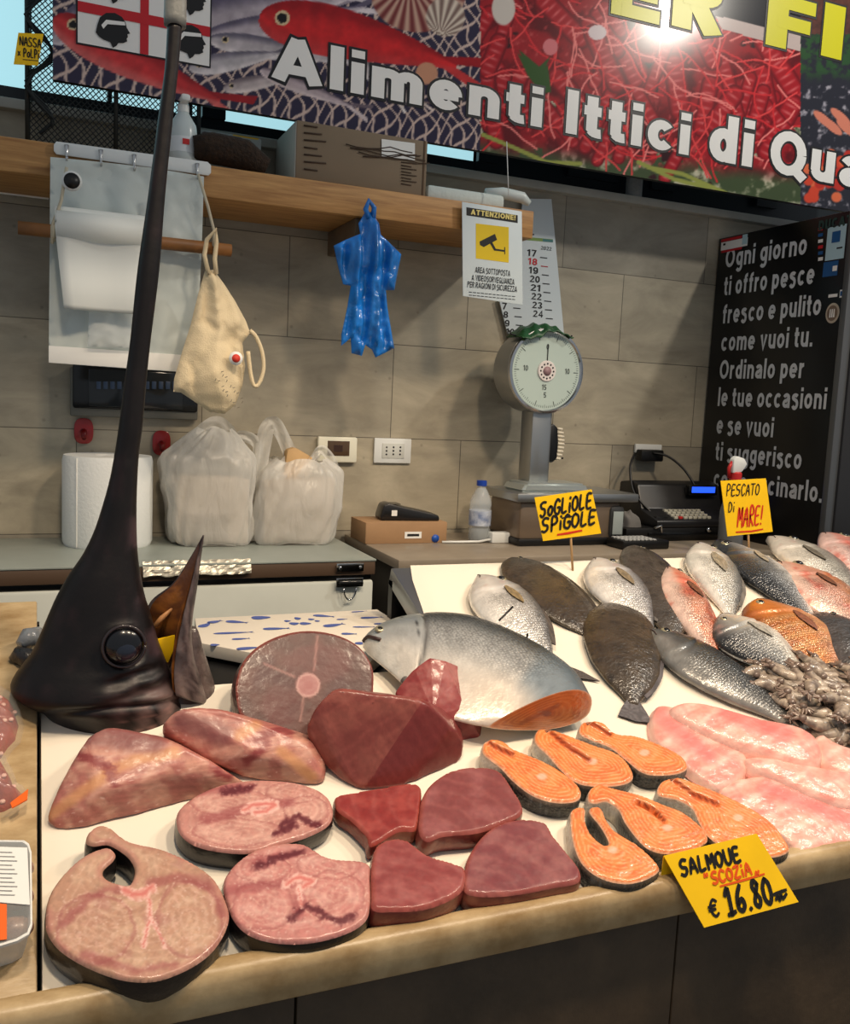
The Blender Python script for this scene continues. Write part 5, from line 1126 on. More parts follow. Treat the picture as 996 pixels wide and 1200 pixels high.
fish('snapper', 'pinkish red fish with scraped side in the middle of the row', (781, 664), (846, 778), (772, 700), (826, 702), 'bream', 1, .046, col_red(), M_silver, eye=(.10, .42), pect=(.27, .2, .16, .06, .3), pcol=(120, 70, 50), finc=(190, 100, 80), tail_len=.08, dors=(.3, .85, .08))
fish('sea_bream', 'pale silver fish in the far right corner under the black cabinet', (901, 628), (1012, 712), (928, 659), (958, 634), 'bream', 1, .044, col_bream((118, 114, 106), (190, 184, 172), (228, 220, 206)), M_silver, eye=(.14, .34), pect=(.27, -.05, .22, .07, .1), pcol=(120, 112, 98), finc=(120, 116, 108))
fish('snapper', 'rosy fish with orange back between the sea bass and the right edge', (910, 658), (1020, 752), (942, 704), (976, 668), 'bream', 1, .044, col_red((224, 160, 136), (200, 118, 60), (236, 198, 180), .2), M_silver, eye=(.1, .38), pect=(.27, .15, .18, .07, .2), pcol=(130, 80, 52), finc=(196, 120, 84))
fish('snapper', 'pink fish cut off by the right edge at the rear corner', (963, 624), (1060, 700), (974, 652), (1000, 622), 'bream', 1, .043, col_red((220, 150, 136), (190, 100, 84), (232, 196, 186), .2), M_silver, eye=(.14, .34), finc=(190, 110, 96), pect=(.27, .1, .18, .07, .2))
fish('flatfish', 'broad dark brown flatfish with grey tail in the middle of the display', (728, 705), (743, 824), (680, 765), (771, 778), 'sole', 1, .034, col_sole((66, 54, 40), (88, 74, 56)), M_fishdark, tail_len=.15, fork=-.12, tailw=.2, eye=(.07, .25), eyer=.007, finc=(104, 98, 100), dors=(.05, .93, .08))
fish('sea_bass', 'long slender dark sea bass lying in front of the red fish', (761, 737), (942, 848), (830, 766), (806, 806), 'bass', 1, .043, col_bass((46, 48, 50), (88, 88, 87), (128, 126, 122)), M_silver, eye=(.10, .3), tail_len=.10, fork=.2, tailw=.30, finc=(130, 132, 134), dors=(.4, .8, .1), bend=.015)  # dark grey fish, the shade on its belly also put into the colour
fish('sea_bream', 'dark headed gilt silver bream beside the orange fish', (843, 720), (958, 798), (862, 777), (902, 742), 'bream', -1, .047, col_bream((62, 62, 64), (160, 158, 154), (232, 226, 214)), M_silver, eye=(.14, .30), eyer=.007, pect=(.28, -.2, .24, .08, .1), pcol=(176, 170, 158), finc=(120, 118, 114), tail_len=.08, dors=(.3, .85, .08))
fish('orange_bream', 'orange scaled bream with a round eye at the right', (886, 702), (998, 800), (905, 757), (951, 720), 'bream', -1, .049, col_orange(), M_silver, eye=(.14, .28), eyer=.0095, pect=(.29, -.25, .24, .09, .05), pcol=(150, 90, 60), finc=(214, 130, 90), dors=(.3, .85, .12), tail_len=.12)
fish('flatfish', 'dark grey fish cut off by the right edge above the squid pile', (962, 716), (1040, 815), (962, 752), (1012, 728), 'sole', 1, .045, col_sole((70, 64, 62), (86, 80, 78)), M_fishdark, eye=(.09, .2), eyer=.007, finc=(70, 64, 62), tail_len=.1)

# half salmon with the cut face towards the customer
def half_salmon():
    PR = [((425, 751), (425, 762), .010), ((432, 745), (430, 772), .022), ((447, 737), (440, 784), .034), ((468, 731), (458, 802), .044), ((490, 728), (478, 824), .050), ((515, 727), (497, 842), .054), ((545, 731), (512, 854), .058),
          ((580, 743), (526, 860), .060), ((615, 760), (540, 864), .061), ((650, 782), (553, 867), .061), ((676, 805), (562, 868.5), .060), ((692, 832), (568, 869), .058)]
    fT = np.linspace(1.05, 1.28, len(PR)); D = np.array([BED.px(*a, t * k * .55) for (a, b, t), k in zip(PR, fT)]); B = np.array([BED.px(*b, t * k * .12) for (a, b, t), k in zip(PR, fT)]); T = np.array([t for _, _, t in PR])
    D[:, 1] -= 0.0
    c = np.array([D[5][0], (D[5][1] + B[5][1]) / 2]); T = T * fT; D = crom(D - c, 7, False); B = crom(B - c, 7, False); T = crom(np.stack([T, T], 1), 7, False)[:, 0]
    fr = BED.at(c[0], c[1]); e = empty('half_salmon', 'half a silver salmon with its head and an orange cut end', 'fish', fr)
    nr = 48; V, F, S, Y, up = loft(D, B, T, nr, 0.78, .55)
    F = F[:-1]
    x, y = V[:, 0], V[:, 1]; n = gnoise(x, y, 60, 2)
    gl = .36
    c0 = mix(mix(C0(S, (220, 212, 200)), (176, 176, 174), sst(-.5, .15, Y)), (48, 54, 58), sst(.2, .8, Y + .2 * (n - .5)))
    smask = sst(-.45, .35, Y) * sst(gl - .0, gl + .03, S - .04 * (1 - Y ** 2)) * sst(.95, .8, S)
    hd = 1 - sst(gl - .01, gl + .01, S - .04 * (1 - Y ** 2)); c0 = mix(c0, C0(S, (150, 156, 156)), hd * sst(-.2, .8, Y) * .8)
    dots = (gnoise(x, y, 150, 22) > .70) * sst(-.1, .3, Y); c0 = mix(c0, C0(S, (26, 28, 30)), dots * (hd * .9 + .35 * sst(.5, 1, Y)))
    c0 = mix(c0, C0(S, (120, 134, 144)), sst(.80, .86, S + .05 * Y) * sst(-.7, .1, Y) * .7)
    c0 = mix(c0, C0(S, (244, 222, 200)), sst(.0, -.6, Y) * sst(.5, .8, S) * .7)
    gcr = np.exp(-((S - .04 * (1 - Y ** 2) - gl) / .008) ** 2) * (up > 0); V[:, 2] -= gcr * .006; c0 = mix(c0, C0(S, (80, 78, 76)), gcr * .8)
    mesh('body', V, F, M_silver, e, True, np.concatenate([lin(np.clip(c0 * (.88 + .24 * n)[:, None], 0, 255)), smask[:, None]], 1))
    ring = V[-nr:]; cen = ring.mean(0); Vc = []; Fc = []; kk = 22
    for j in range(kk + 1):
        t = 1 - j / kk
        for i in range(nr): Vc.append(cen * (1 - t) + ring[i] * t + np.array([.0015, -.0015, 0]) * (1 - t ** 6))
    for j in range(kk):
        for i in range(nr): Fc.append((j * nr + i, j * nr + (i + 1) % nr, (j + 1) * nr + (i + 1) % nr, (j + 1) * nr + i))
    Vc = np.array(Vc); tt = np.repeat(1 - np.arange(kk + 1) / kk, nr); W = fr.o + Vc @ np.stack([fr.u, fr.v, fr.n]); px, py = project(W)
    base = mix(C0(px, (206, 112, 52)), (184, 92, 40), sst(.3, .7, fbm(px / 9, py / 9, 3)))
    rr = tt * 46 + 3 * fbm(px / 14, py / 14, 8); base = mix(base, C0(px, (232, 158, 96)), (.5 + .5 * np.sin(rr * 1.0)) ** 2 * .55 * sst(.1, .4, tt)); base = mix(base, C0(px, (240, 214, 190)), sst(.955, .985, tt))
    bx_ = np.hypot((px - 640) / 1.6, py - 836); base = mix(base, C0(px, (120, 44, 30)), sst(5, 2, bx_) * .8); base = mix(base, C0(px, (150, 70, 36)), sst(3.5, 1, plined(px, py, [(610, 848), (655, 826)])) * .6)
    mesh('cut_face', Vc, Fc, M_salm, e, True, lin(np.clip(base, 0, 255)))
    # eye, mouth, gill flap
    def sp_(sv, yn, k=0):
        i = int(sv * (len(D) - 1)); j = int(round(math.acos(yn) / (2 * math.pi) * nr)); return V[i * nr + j]
    q = sp_(.18, .28); o = ball('eye', q, .010, M_eyering, e, 16, 10, (1, 1, .5)); ball('pupil', q + np.array([0, 0, .0025]), .0065, M_eye, o, 14, 8, (1, 1, .5))
    pts = [sp_(a_, b_) + np.array([0, 0, .001]) for a_, b_ in ((.0, -.1), (.04, .15), (.09, .1), (.14, -.1), (.19, -.2))]
    tube('mouth_line', pts, .004, mat('mouth_dark', (60, 40, 38), .5), e, 6)
    fn = np.array([sp_(.33, -.93), sp_(.38, -.9), sp_(.40, -.98) + np.array([.02, -.03, -.01]), sp_(.36, -.98) + np.array([-.02, -.05, -.02])]); fn[:, 2] = np.maximum(fn[:, 2], .004)
    tube('pectoral_fin', [fn[0], fn[2], fn[3]], [.008, .006, .002], mat('salmon_fin', (110, 104, 100), .4), e, 8)
half_salmon()

# pale pink fillets
def fcol(seed, red=()):
    def f(u, v, d, px, py):
        n = fbm(px / 22, py / 16, seed); c = mix(C0(px, (236, 170, 154)), (224, 142, 130), sst(.35, .7, n)); c = mix(c, C0(px, (240, 192, 176)), sst(.5, .8, fbm(px / 9 + py / 4, py / 7, seed + 3)) * .6)
        ln = .5 + .5 * np.sin((px * .45 + py * .9) / 4.2 + 5 * fbm(px / 40, py / 40, seed)); c = mix(c, C0(px, (252, 222, 208)), ln ** 4 * .5); l2 = .5 + .5 * np.sin((px * .9 - py * .8) / 3.4 + 6 * fbm(px / 30, py / 30, seed + 5)); c = mix(c, C0(px, (214, 122, 116)), l2 ** 4 * .22); c = c * (.93 + .14 * fbm(px / 3, py / 3, seed + 8))[:, None]
        c = mix(c, C0(px, (246, 210, 194)), sst(.012, .0, d) * .7)
        for pl in red: c = mix(c, C0(px, (218, 104, 104)), sst(16, 2, plined(px, py, pl) + 10 * (n - .5)) * .55)
        return c
    return f
M_fil = mat('pale_fillet', rough=.34, vcol=True, bump=.15, bscale=100, coat=.4, croughness=.15)
M_fils = mat('pale_fillet_edge', (236, 176, 164), .36, coat=.3)
gp = 'pink fillets on the display'
slab('fish_fillet', 'pale pink fillet at the front right corner by the marble edge', 'fillet', [(845, 920), (868, 908), (905, 906), (960, 924), (1030, 945), (1040, 990), (990, 990), (938, 1001), (926, 984), (880, 952), (856, 938)], .022, fcol(3, [[(900, 925), (960, 945), (1020, 972)]]), M_fils, gp, mf=M_fil, rnd=.014, dome=.006, h=.0034, bumpy=.002)
slab('fish_fillet', 'broad pale pink fillet with the narrow left end reaching farthest left', 'fillet', [(766, 829), (775, 822), (800, 828), (832, 848), (868, 872), (880, 890), (874, 905), (858, 918), (840, 921), (812, 902), (785, 880), (768, 862), (763, 845)], .024, fcol(7, [[(775, 838), (800, 860), (830, 885)]]), M_fils, gp, mf=M_fil, rnd=.014, dome=.006, h=.0034, bumpy=.002)
slab('fish_fillet', 'pink fillet running to the right edge in the middle of the fillets', 'fillet', [(872, 884), (895, 882), (940, 890), (985, 898), (1040, 905), (1045, 945), (1000, 944), (960, 932), (915, 910), (885, 898)], .034, fcol(11), M_fils, gp, mf=M_fil, rnd=.016, dome=.008, h=.0034, bumpy=.002)
slab('fish_fillet', 'long plump pink fillet at the back of the fillets below the sea bass', 'fillet', [(786, 824), (805, 817), (840, 822), (890, 836), (930, 844), (958, 858), (968, 878), (962, 893), (940, 893), (900, 880), (860, 868), (822, 851), (796, 836)], .042, fcol(17, [[(850, 835), (920, 860)]]), M_fils, gp, mf=M_fil, rnd=.018, dome=.010, h=.0034, bumpy=.002)
slab('fish_fillet', 'small pink fillet beside the squid pile at the right edge', 'fillet', [(955, 862), (965, 856), (985, 868), (1040, 886), (1045, 915), (1000, 908), (972, 894), (960, 880)], .034, fcol(23), M_fils, gp, mf=M_fil, rnd=.015, dome=.008, h=.0034, bumpy=.002)

# small squid in a pile
M_squid = mat('squid', rough=.3, vcol=True, bump=.2, bscale=140, coat=.6, croughness=.1)
def squid_geo(seed):
    r = np.random.default_rng(seed); L = .066; n = 18; s = np.linspace(0, 1, n); bend = r.uniform(-.25, .25)
    cyy = bend * L * 4 * s * (1 - s); W = .0155 * np.interp(s, [0, .08, .3, .55, .8, 1], [.15, .55, 1, .95, .75, .6]); T = W * .8
    D = np.stack([s * L, cyy + W], 1); B = np.stack([s * L, cyy - W], 1); V, F, S, Y, up = loft(D, B, T, 14, 0, .7)
    n_ = fbm(V[:, 0] * 120, V[:, 1] * 120, seed); c = mix(C0(S, (176, 160, 142)), (112, 98, 88), sst(.4, .75, n_)) * (.85 + .25 * r.random()); return V, F, lin(np.clip(c, 0, 255)), L, cyy[-1]
sq = []
for k in range(4):
    V, F, cc, L, ye = squid_geo(50 + k)
    e = empty('small_squid', 'small grey squid in the glistening pile at the right edge', 'squid', BED, 'small squid in the pile')
    mesh('mantle', V, F, M_squid, e, True, cc); g = Geo(); rr = np.random.default_rng(k)
    ball('head', (L * 1.03, ye, .009), .0085, mat('squid_head', (128, 108, 96), .3, var=.35, vscale=80, coat=.5), e, 12, 8, (1.1, 1, .8))
    for a in range(5):
        th = rr.uniform(-.5, .5); pts = [(L * 1.05, ye, .008)]
        for j in range(5): th += rr.uniform(-.4, .4); pts.append((pts[-1][0] + .0045 * math.cos(th), pts[-1][1] + .007 * math.sin(th), max(.003, pts[-1][2] - .0012)))
        g.tube(pts, [.0036, .0036, .0032, .0028, .002, .001], 6)
    g.build('tentacles', mat('squid_tentacle', (138, 116, 102), .3, var=.3, vscale=60, coat=.5), e); sq.append(e)
pileP = np.array([BED.px(x, y, .01) for x, y in [(896, 800), (925, 794), (1000, 796), (1040, 800), (1040, 888), (990, 872), (968, 858), (944, 846), (935, 838), (905, 815)]])
mn, mx = pileP.min(0), pileP.max(0); pts = []; rr = np.random.default_rng(5)
while len(pts) < 110:
    p = mn + rr.random(2) * (mx - mn)
    if inpoly(np.array([p[0]]), np.array([p[1]]), pileP)[0] and all(np.hypot(*(p - q)) > .0145 for q in pts): pts.append(p)
    elif rr.random() < .0008: break
for i, p in enumerate(pts):
    src = sq[i % 4]; d = float(polydist(np.array([p[0]]), np.array([p[1]]), pileP)[0]); w_ = .002 + .026 * min(1, d / .06) + rr.uniform(0, .012); a = rr.normal(2.6, .9)
    fr = BED.at(p[0], p[1], w_).turned(a); e = src if i < 4 else src.copy()
    if i >= 4:
        link(e)
        for ch in src.children:
            c_ = ch.copy(); link(c_); c_.parent = e
    e.matrix_world = fr.matrix() @ Matrix.Rotation(rr.uniform(-.3, .3), 4, 'Y') @ Matrix.Rotation(rr.uniform(-.4, .4), 4, 'X')
# =================================================================== on and above the back wall
def wthing(name, label, cat, Y, px, py, group=None):
    p = atY(px, py, Y); f = Frame(p, (1, 0, 0), (0, 0, 1)); return empty(name, label, cat, f, group), f
def pl(f, pts, h=0.0): return [f.px(x, y, h) for x, y in pts]
def flat(name, f, pts, m, par, w, flip=False):
    q = orient([f.px(x, y, w) for x, y in pts]); return mesh(name, [(a, b, w) for a, b in q], [tuple(range(len(q)))], m, par, False)
SX1 = float(atY(626, 250, 2.6)[0])
sh_ = empty('shelf_plank', 'long pine plank shelf fixed on the stone wall below the banner', 'shelf', (0.3, 2.75, 2.078))
box('plank', (-2.8, -0.15, 0), (SX1 - .3, 0.148, 0.084), M_wood, sh_, .004)
b0 = atY(438, 240, 2.62)[0] - .3
box('bracket', (b0 - .055, -.13, -.075), (b0 - .005, .148, 0), mat('bracket_wood', (120, 100, 78), .6, var=.2), sh_, .004)
ball('knob', (b0 - .02, -.15, -.01), .018, M_black, sh_, 12, 8)
# hook rail
e, f = wthing('hook_rail', 'white metal hook rail screwed to the front of the pine shelf', 'rail', 2.594, 155, 187)
q = pl(f, [(63, 170), (66, 166), (243, 190), (247, 194), (247, 203), (244, 206), (66, 181), (63, 177)])
zc_ = [p[1] for p in q]; q = [(p[0], np.clip(p[1], -.022, .022)) for p in q]
prism('bar', orient(q), -.002, .004, M_white, e, .001)
for x in (78, 118, 157, 231):
    u = f.px(x, 180)[0]; tube('hook', [(u, .012, .005), (u, -.004, .006), (u, -.022, .012), (u, -.03, .02), (u, -.022, .028)], [.006, .004, .003, .003, .003], M_chrome, e, 8)
# soft shapes from an outline
def puff(e, name, ol, thick, m, h=.008, wr=.004, seed=1, power=.5, both=True, cf=None, folds=None):
    V, F, d, lp = region(orient(ol), h); dm = max(d.max(), 1e-5); zz = thick * np.clip(d / dm, 0, 1) ** power
    n = fbm(V[:, 0] * 18, V[:, 1] * 18, seed); r = np.abs(fbm(V[:, 0] * 13 + 4, V[:, 1] * 9, seed + 3) - .5) * 2
    zf = zz + wr * (2 * (n - .5) - 1.6 * (1 - r) ** 6) * sst(0, .02, d)
    if folds is not None: zf = zf + folds(V[:, 0], V[:, 1]) * sst(0, .02, d)
    k = len(V); VV = [np.stack([V[:, 0], V[:, 1], zf + .001], 1)]; FF = [tuple(q) for q in F]
    if both: VV.append(np.stack([V[:, 0], V[:, 1], -zz * .6 - .001], 1)); FF += [tuple(i + k for i in reversed(q)) for q in F]
    return mesh(name, np.concatenate(VV), FF, m, e)
# hanging block of white bags
e, f = wthing('bag_block', 'white block of flat plastic bags hanging from the hook rail', 'bags', 2.575, 145, 300)
ol = orient(pl(f, [(59, 184), (120, 190), (180, 197), (239, 207), (236, 300), (229, 437), (150, 432), (57, 425)]))
puff(e, 'bags', ol, .008, mat('milky_plastic', (206, 214, 210), .35, var=.06, vscale=6, spec=.4), .012, .004, 4, .3, folds=lambda u, v: .004 * np.sin(u * 60 + 3 * fbm(u * 6, v * 6, 2)) + .003 * np.sin(v * 24))
prism('bottom_fold', orient(pl(f, [(57, 405), (229, 417), (229, 437), (57, 425)], .012)), .009, .013, M_paper, e, .001)
# bar with roll of paper
e, f = wthing('paper_bar', 'thin wooden bar hung on cords with white paper draped over it', 'bar', 2.53, 145, 280)
a, b = f.px(21, 276), f.px(271, 281); tube('bar', [(a[0], 0, 0), (b[0], 0, 0)], .0165, mat('bar_wood', (150, 100, 52), .5, var=.25, vscale=10), e, 12)
u0, u1 = f.px(64, 280)[0], f.px(170, 280)[0]
V = []; F = []; nn = 26
for i in range(9):
    u = u0 + (u1 - u0) * i / 8
    for j in range(nn):
        t = j / (nn - 1)
        if t < .3: an = math.pi * (1.15 - t / .3 * .8); y, zz = .006 + .026 * math.sin(an), .026 * -math.cos(an) * -1 if False else .026 * math.cos(math.pi - an)
        else: y = .010 - (t - .3) / .7 * .20; zz = .027 + .008 * math.sin(t * 9) + .006 * math.sin(u * 30)
        V.append((u + (t - .3) * .03 * (1 if t > .3 else 0) * (1 - i / 8), y + .028 * (t < .3), zz))
for i in range(8):
    for j in range(nn - 1): F.append((i * nn + j, i * nn + j + 1, (i + 1) * nn + j + 1, (i + 1) * nn + j))
o = mesh('draped_paper', V, F, mat('wax_paper', (224, 228, 224), .5), e); o.modifiers.new('s', 'SOLIDIFY').thickness = .003
rp_ = f.px(118, 276); tube('paper_roll', [(u0 + .004, .016, .012), (u1 - .006, .016, .012)], .036, mat('wax_paper', (224, 228, 224), .5), e, 24)
for xa, ya, xb, yb in ((78, 196, 61, 276), (232, 204, 250, 280)):
    p, q = f.px(xa, ya, .03), f.px(xb, yb, .01); tube('cord', [(p[0], p[1], .03), ((p[0] + q[0]) / 2 + .004, (p[1] + q[1]) / 2, .03), (q[0], q[1] + .02, .018), (q[0], q[1] - .02, .014)], .004, mat('cord', (190, 182, 160), .7), e, 6)
    t = np.linspace(0, 2 * math.pi, 17); tube('cord_loop', [(q[0] + .004, .022 * math.cos(k), .022 * math.sin(k)) for k in t], .004, mat('cord', (190, 182, 160), .7), e, 6)
p = f.px(84, 213, .03); o = tube('round_tag', [(p[0], p[1], .034), (p[0], p[1], .042)], .024, M_white, e, 20); tube('tag_face', [(p[0], p[1], .0425), (p[0], p[1], .0435)], .019, M_black, o, 20)
# clear packet
e, f = wthing('clear_packet', 'clear shiny plastic packet hanging against the white bag block', 'packet', 2.545, 132, 380)
ol = orient(pl(f, [(104, 356), (160, 352), (157, 408), (103, 406)])); V, F, d, lp = region(ol, .009)
mesh('film', np.stack([V[:, 0], V[:, 1], .012 * np.sqrt(np.clip(d / .03, 0, 1)) * fbm(V[:, 0] * 40, V[:, 1] * 30, 5) * 1.6], 1), F, mat('clear_film', (226, 232, 232), .12, alpha=.55, spec=.7), e)
# tote bag
M_cot = mat('cream_cotton', (226, 208, 172), .8, bump=.3, bscale=300, var=.06, vscale=8)
e, f = wthing('tote_bag', 'cream cotton tote bag hanging from the right end of the wooden bar', 'bag', 2.50, 250, 400)
puff(e, 'body', pl(f, [(240, 318), (250, 316), (262, 332), (275, 352), (288, 376), (293, 390), (284, 402), (287, 430), (284, 452), (276, 474), (263, 485), (246, 483), (224, 468), (212, 460), (203, 459), (204, 444), (214, 410), (223, 382), (232, 345)]), .055, M_cot, .008, .008, 5, .55,
     folds=lambda u, v: .007 * np.sin((u * 1.0 + .12 * v) * 120) * sst(-.05, .12, v))
q = [f.px(*z) for z in ((243, 322), (238, 300), (241, 282), (250, 272), (252, 285), (250, 305), (252, 322))]; tube('handle', [(a, b, .02 + (.02 if i == 3 else 0)) for i, (a, b) in enumerate(q)], .006, M_cot, e, 8)
q = [f.px(*z) for z in ((290, 388), (297, 395), (304, 412), (306, 432), (301, 449), (295, 452), (291, 438), (288, 412))]; tube('hanging_handle', [(a, b, .03) for a, b in crom(q, 4, False)], .0055, M_cot, e, 8)
p = f.px(276, 420, .05); tube('badge', [(p[0], p[1], .054), (p[0], p[1], .057)], .018, M_paper, e, 18); tube('badge_red', [(p[0], p[1], .0572), (p[0], p[1], .0585)], .011, mat('badge_red', (206, 60, 44), .6), e, 14)
g = Geo(); a_ = math.radians(-52)
for k in range(2):                                           # faded diagonal print, too worn to read
    q = f.px(255 - 4 * k, 434 + 11 * k, .056)
    for j in range(13):
        if (j * 7 + k) % 5 == 0: continue
        x0, y0 = j * .0085, .004 * ((j * 3) % 2); pts = [(x0, y0), (x0 + .002, y0 + .007)] if j % 2 else [(x0, y0 + .006), (x0 + .003, y0)]
        band(g, [(q[0] + x * math.cos(a_) - y * math.sin(a_), q[1] + x * math.sin(a_) + y * math.cos(a_)) for x, y in pts], .001, .001, .0575)
g.build('faded_print', mat('faint_print', (120, 112, 98), .7), e, False)
# electric panel
e, f = wthing('electric_panel', 'grey electric panel with dark cover half hidden behind the white bags', 'electric panel', 2.898, 157, 462)
def rect(fr, xa, ya, xb, yb, w0, w1, name, m, par, bev=.002):
    a = fr.px(xa, ya); b = fr.px(xb, yb); lo = np.minimum(a, b); hi = np.maximum(a, b); return box(name, (lo[0], lo[1], w0), (hi[0], hi[1], w1), m, par, bev)
rect(f, 82, 430, 230, 492, 0, .03, 'frame', mat('panel_grey', (104, 104, 98), .5), e, .004); rect(f, 85, 426, 229, 483, .028, .038, 'cover', mat('smoked_cover', (26, 28, 30), .15), e, .006)
rect(f, 103, 432, 212, 480, .036, .042, 'window', mat('panel_window', (40, 44, 48), .1), e, .003)
for i in range(12): rect(f, 112 + i * 8, 447, 117 + i * 8, 456, .041, .046, 'breaker', mat('breaker_blue', (58, 76, 104), .4), e, .001)
for (x, y) in ((98, 505), (189, 519)):
    e, f = wthing('wall_hook', 'red oval plastic hook on the wall %s' % ('below the left end of the electric panel' if x < 120 else 'just left of the plastic bags'), 'hook', 2.899, x, y, 'red wall hooks')
    t = np.linspace(0, 2 * math.pi, 28)[:-1]; s = 13 * .0027
    prism('plate', [(.027 * math.copysign(abs(math.cos(k)) ** .7, math.cos(k)), .038 * math.copysign(abs(math.sin(k)) ** .7, math.sin(k))) for k in t], 0, .008, mat('hook_red', (150, 14, 18), .3, coat=.4), e, .002)
    tube('peg', [(0, -.002, .008), (0, -.006, .022), (0, -.016, .026), (0, -.022, .02)], [.010, .009, .008, .006], mat('hook_dark_red', (110, 8, 12), .3), e, 10)
# thermostat and socket
e, f = wthing('thermostat', 'white wall thermostat with small dark screen above the right plastic bag', 'thermostat', 2.899, 393, 527)
rect(f, 371, 511, 416, 542, 0, .02, 'case', mat('ivory_plastic', (226, 224, 206), .4), e, .006); rect(f, 382, 516, 407, 534, .018, .0215, 'screen', mat('thermo_screen', (84, 66, 50), .15), e, .001); rect(f, 389, 521, 399, 529, .0213, .022, 'screen_symbol', mat('thermo_symbol', (58, 40, 32), .3), e, 0)
rect(f, 371, 539, 412, 542, .0, .012, 'lower_edge', mat('thermo_edge', (170, 168, 150), .5), e, .002)
e, f = wthing('wall_socket', 'white wall socket plate with three outlets left of the water bottle', 'socket', 2.899, 459, 527)
rect(f, 438, 513, 480, 543, 0, .010, 'plate', M_white, e, .003); rect(f, 447, 519, 472, 537, .009, .012, 'modules', mat('module_white', (206, 208, 202), .4), e, .001)
for i in range(3):
    c = f.px(451.5 + i * 8, 528)
    for dy in (-.012, 0, .012): tube('hole', [(c[0], c[1] + dy, .0118), (c[0], c[1] + dy, .0128)], .0032, M_black, e, 8)
# "5" card under the shelf at left
e, f = wthing('number_card', 'white card with a red 5 under the shelf at the left edge', 'card', 2.89, 25, 218)
rect(f, -60, 190, 57, 234, 0, .003, 'card', M_paper, e, 0); a = f.px(22, 221); b = f.px(49, 203); sans('numeral', '5', a[0], a[1], b[0] - a[0], b[1] - a[1] + .012, mat('numeral_red', (178, 24, 30), .5), e, .13, .0045)

# =================================================================== on the shelf
ST = 2.162
def sthing(name, label, cat, x, y, Y): p = atY(x, y, Y); fr = Frame((p[0], Y, ST), (1, 0, 0), (0, 1, 0)); return empty(name, label, cat, fr), fr
# carton
pa, pb = atY(346, 215, 2.635), atY(499, 222, 2.635); e, f = sthing('cardboard_carton', 'large brown cardboard carton lying on the pine shelf under the banner', 'carton', 420, 220, 2.635)
hc = atY(346, 140, 2.635)[2] - ST; x0, x1 = pa[0] - f.o[0], pb[0] - f.o[0]
box('carton_body', (x0, 0, 0), (x1, .24, hc), mat('grey_brown_carton', (132, 114, 92), .7, var=.08, vscale=4), e, .003); box('left_face', (x0 - .0025, .003, .002), (x0, .238, hc - .003), mat('pale_carton', (186, 182, 172), .7, var=.08), e, 0); box('lid_seam', (x1 - .012, -.002, .0), (x1 - .008, 0, hc), mat('carton_dark', (96, 74, 54), .8), e, 0)
wf = Frame(f.o + np.array([0, -.001, 0]), (1, 0, 0), (0, 0, 1))
def onf(pts): return [wf.px(x, y) for x, y in pts]
q = onf([(447, 163), (486, 168), (486, 188), (447, 183)]); mesh('label', [(a, -.0025, b) for a, b in q], [(0, 1, 2, 3)], M_paper, e, False)
g = Geo()
for i in range(7): 
    a, b = wf.px(356, 147 + i * 8.5), wf.px(372 + (i % 3) * 5, 149 + i * 8.5); g.tube([(a[0], -.002, a[1]), (b[0], -.002, b[1])], .0022, 4)
for i in range(5):
    pts = [wf.px(405 + 13 * j + i * 5, 169 + [0, 2, 4, 6, 5, 8, 9][j] + i * 3.2 + 1.6 * math.sin(j * 1.2 + i * 2)) for j in range(7)]; g.tube([(a, -.003, b) for a, b in pts], .0016, 4)
for i in range(8): 
    a, b = wf.px(470, 190 + i * 3.6), wf.px(488 - (i % 2) * 6, 192 + i * 3.6); g.tube([(a[0], -.002, a[1]), (b[0], -.002, b[1])], .0013, 4)
g.build('carton_print', mat('carton_ink', (72, 56, 44), .8), e)
# dark brush and ledge piece
pa, pb = atY(226, 190, 2.66), atY(312, 195, 2.66); e, f = sthing('broom_head', 'dark brown bristly broom head on the shelf beside the carton', 'brush', 270, 195, 2.66)
x0, x1 = pa[0] - f.o[0], pb[0] - f.o[0]
tube('bristles', [(x0, 0, .055), (x0 + .05, 0, .06), (x1 - .06, 0, .055), (x1, 0, .028)], [.03, .042, .042, .027], mat('bristles', (58, 40, 26), .9, bump=.8, bscale=120, var=.5, vscale=60), e, 16)
box('head_block', (x0 + .02, -.02, .075), (x1 - .07, .04, .098), mat('dark_block', (36, 28, 24), .6), e, .008)
e, f = sthing('foam_tray', 'pale grey foam tray with yellow sticker behind the broom head', 'tray', 265, 160, 2.80)
pa, pb = atY(232, 160, 2.80)[0] - f.o[0], atY(305, 160, 2.80)[0] - f.o[0]; zt_ = atY(265, 158, 2.80)[2] - ST
box('tray_body', (pa, -.02, 0), (pb, .06, zt_), mat('foam_grey', (180, 186, 184), .6), e, .006)
wf2 = Frame(f.o + np.array([0, -.0205, 0]), (1, 0, 0), (0, 0, 1)); q = [wf2.px(x, y) for x, y in ((273, 153), (304, 158), (302, 164), (273, 159))]; mesh('yellow_sticker', [(a, -.0212, min(b, zt_ - .002)) for a, b in q], [(0, 1, 2, 3)], M_yellow, e, False)
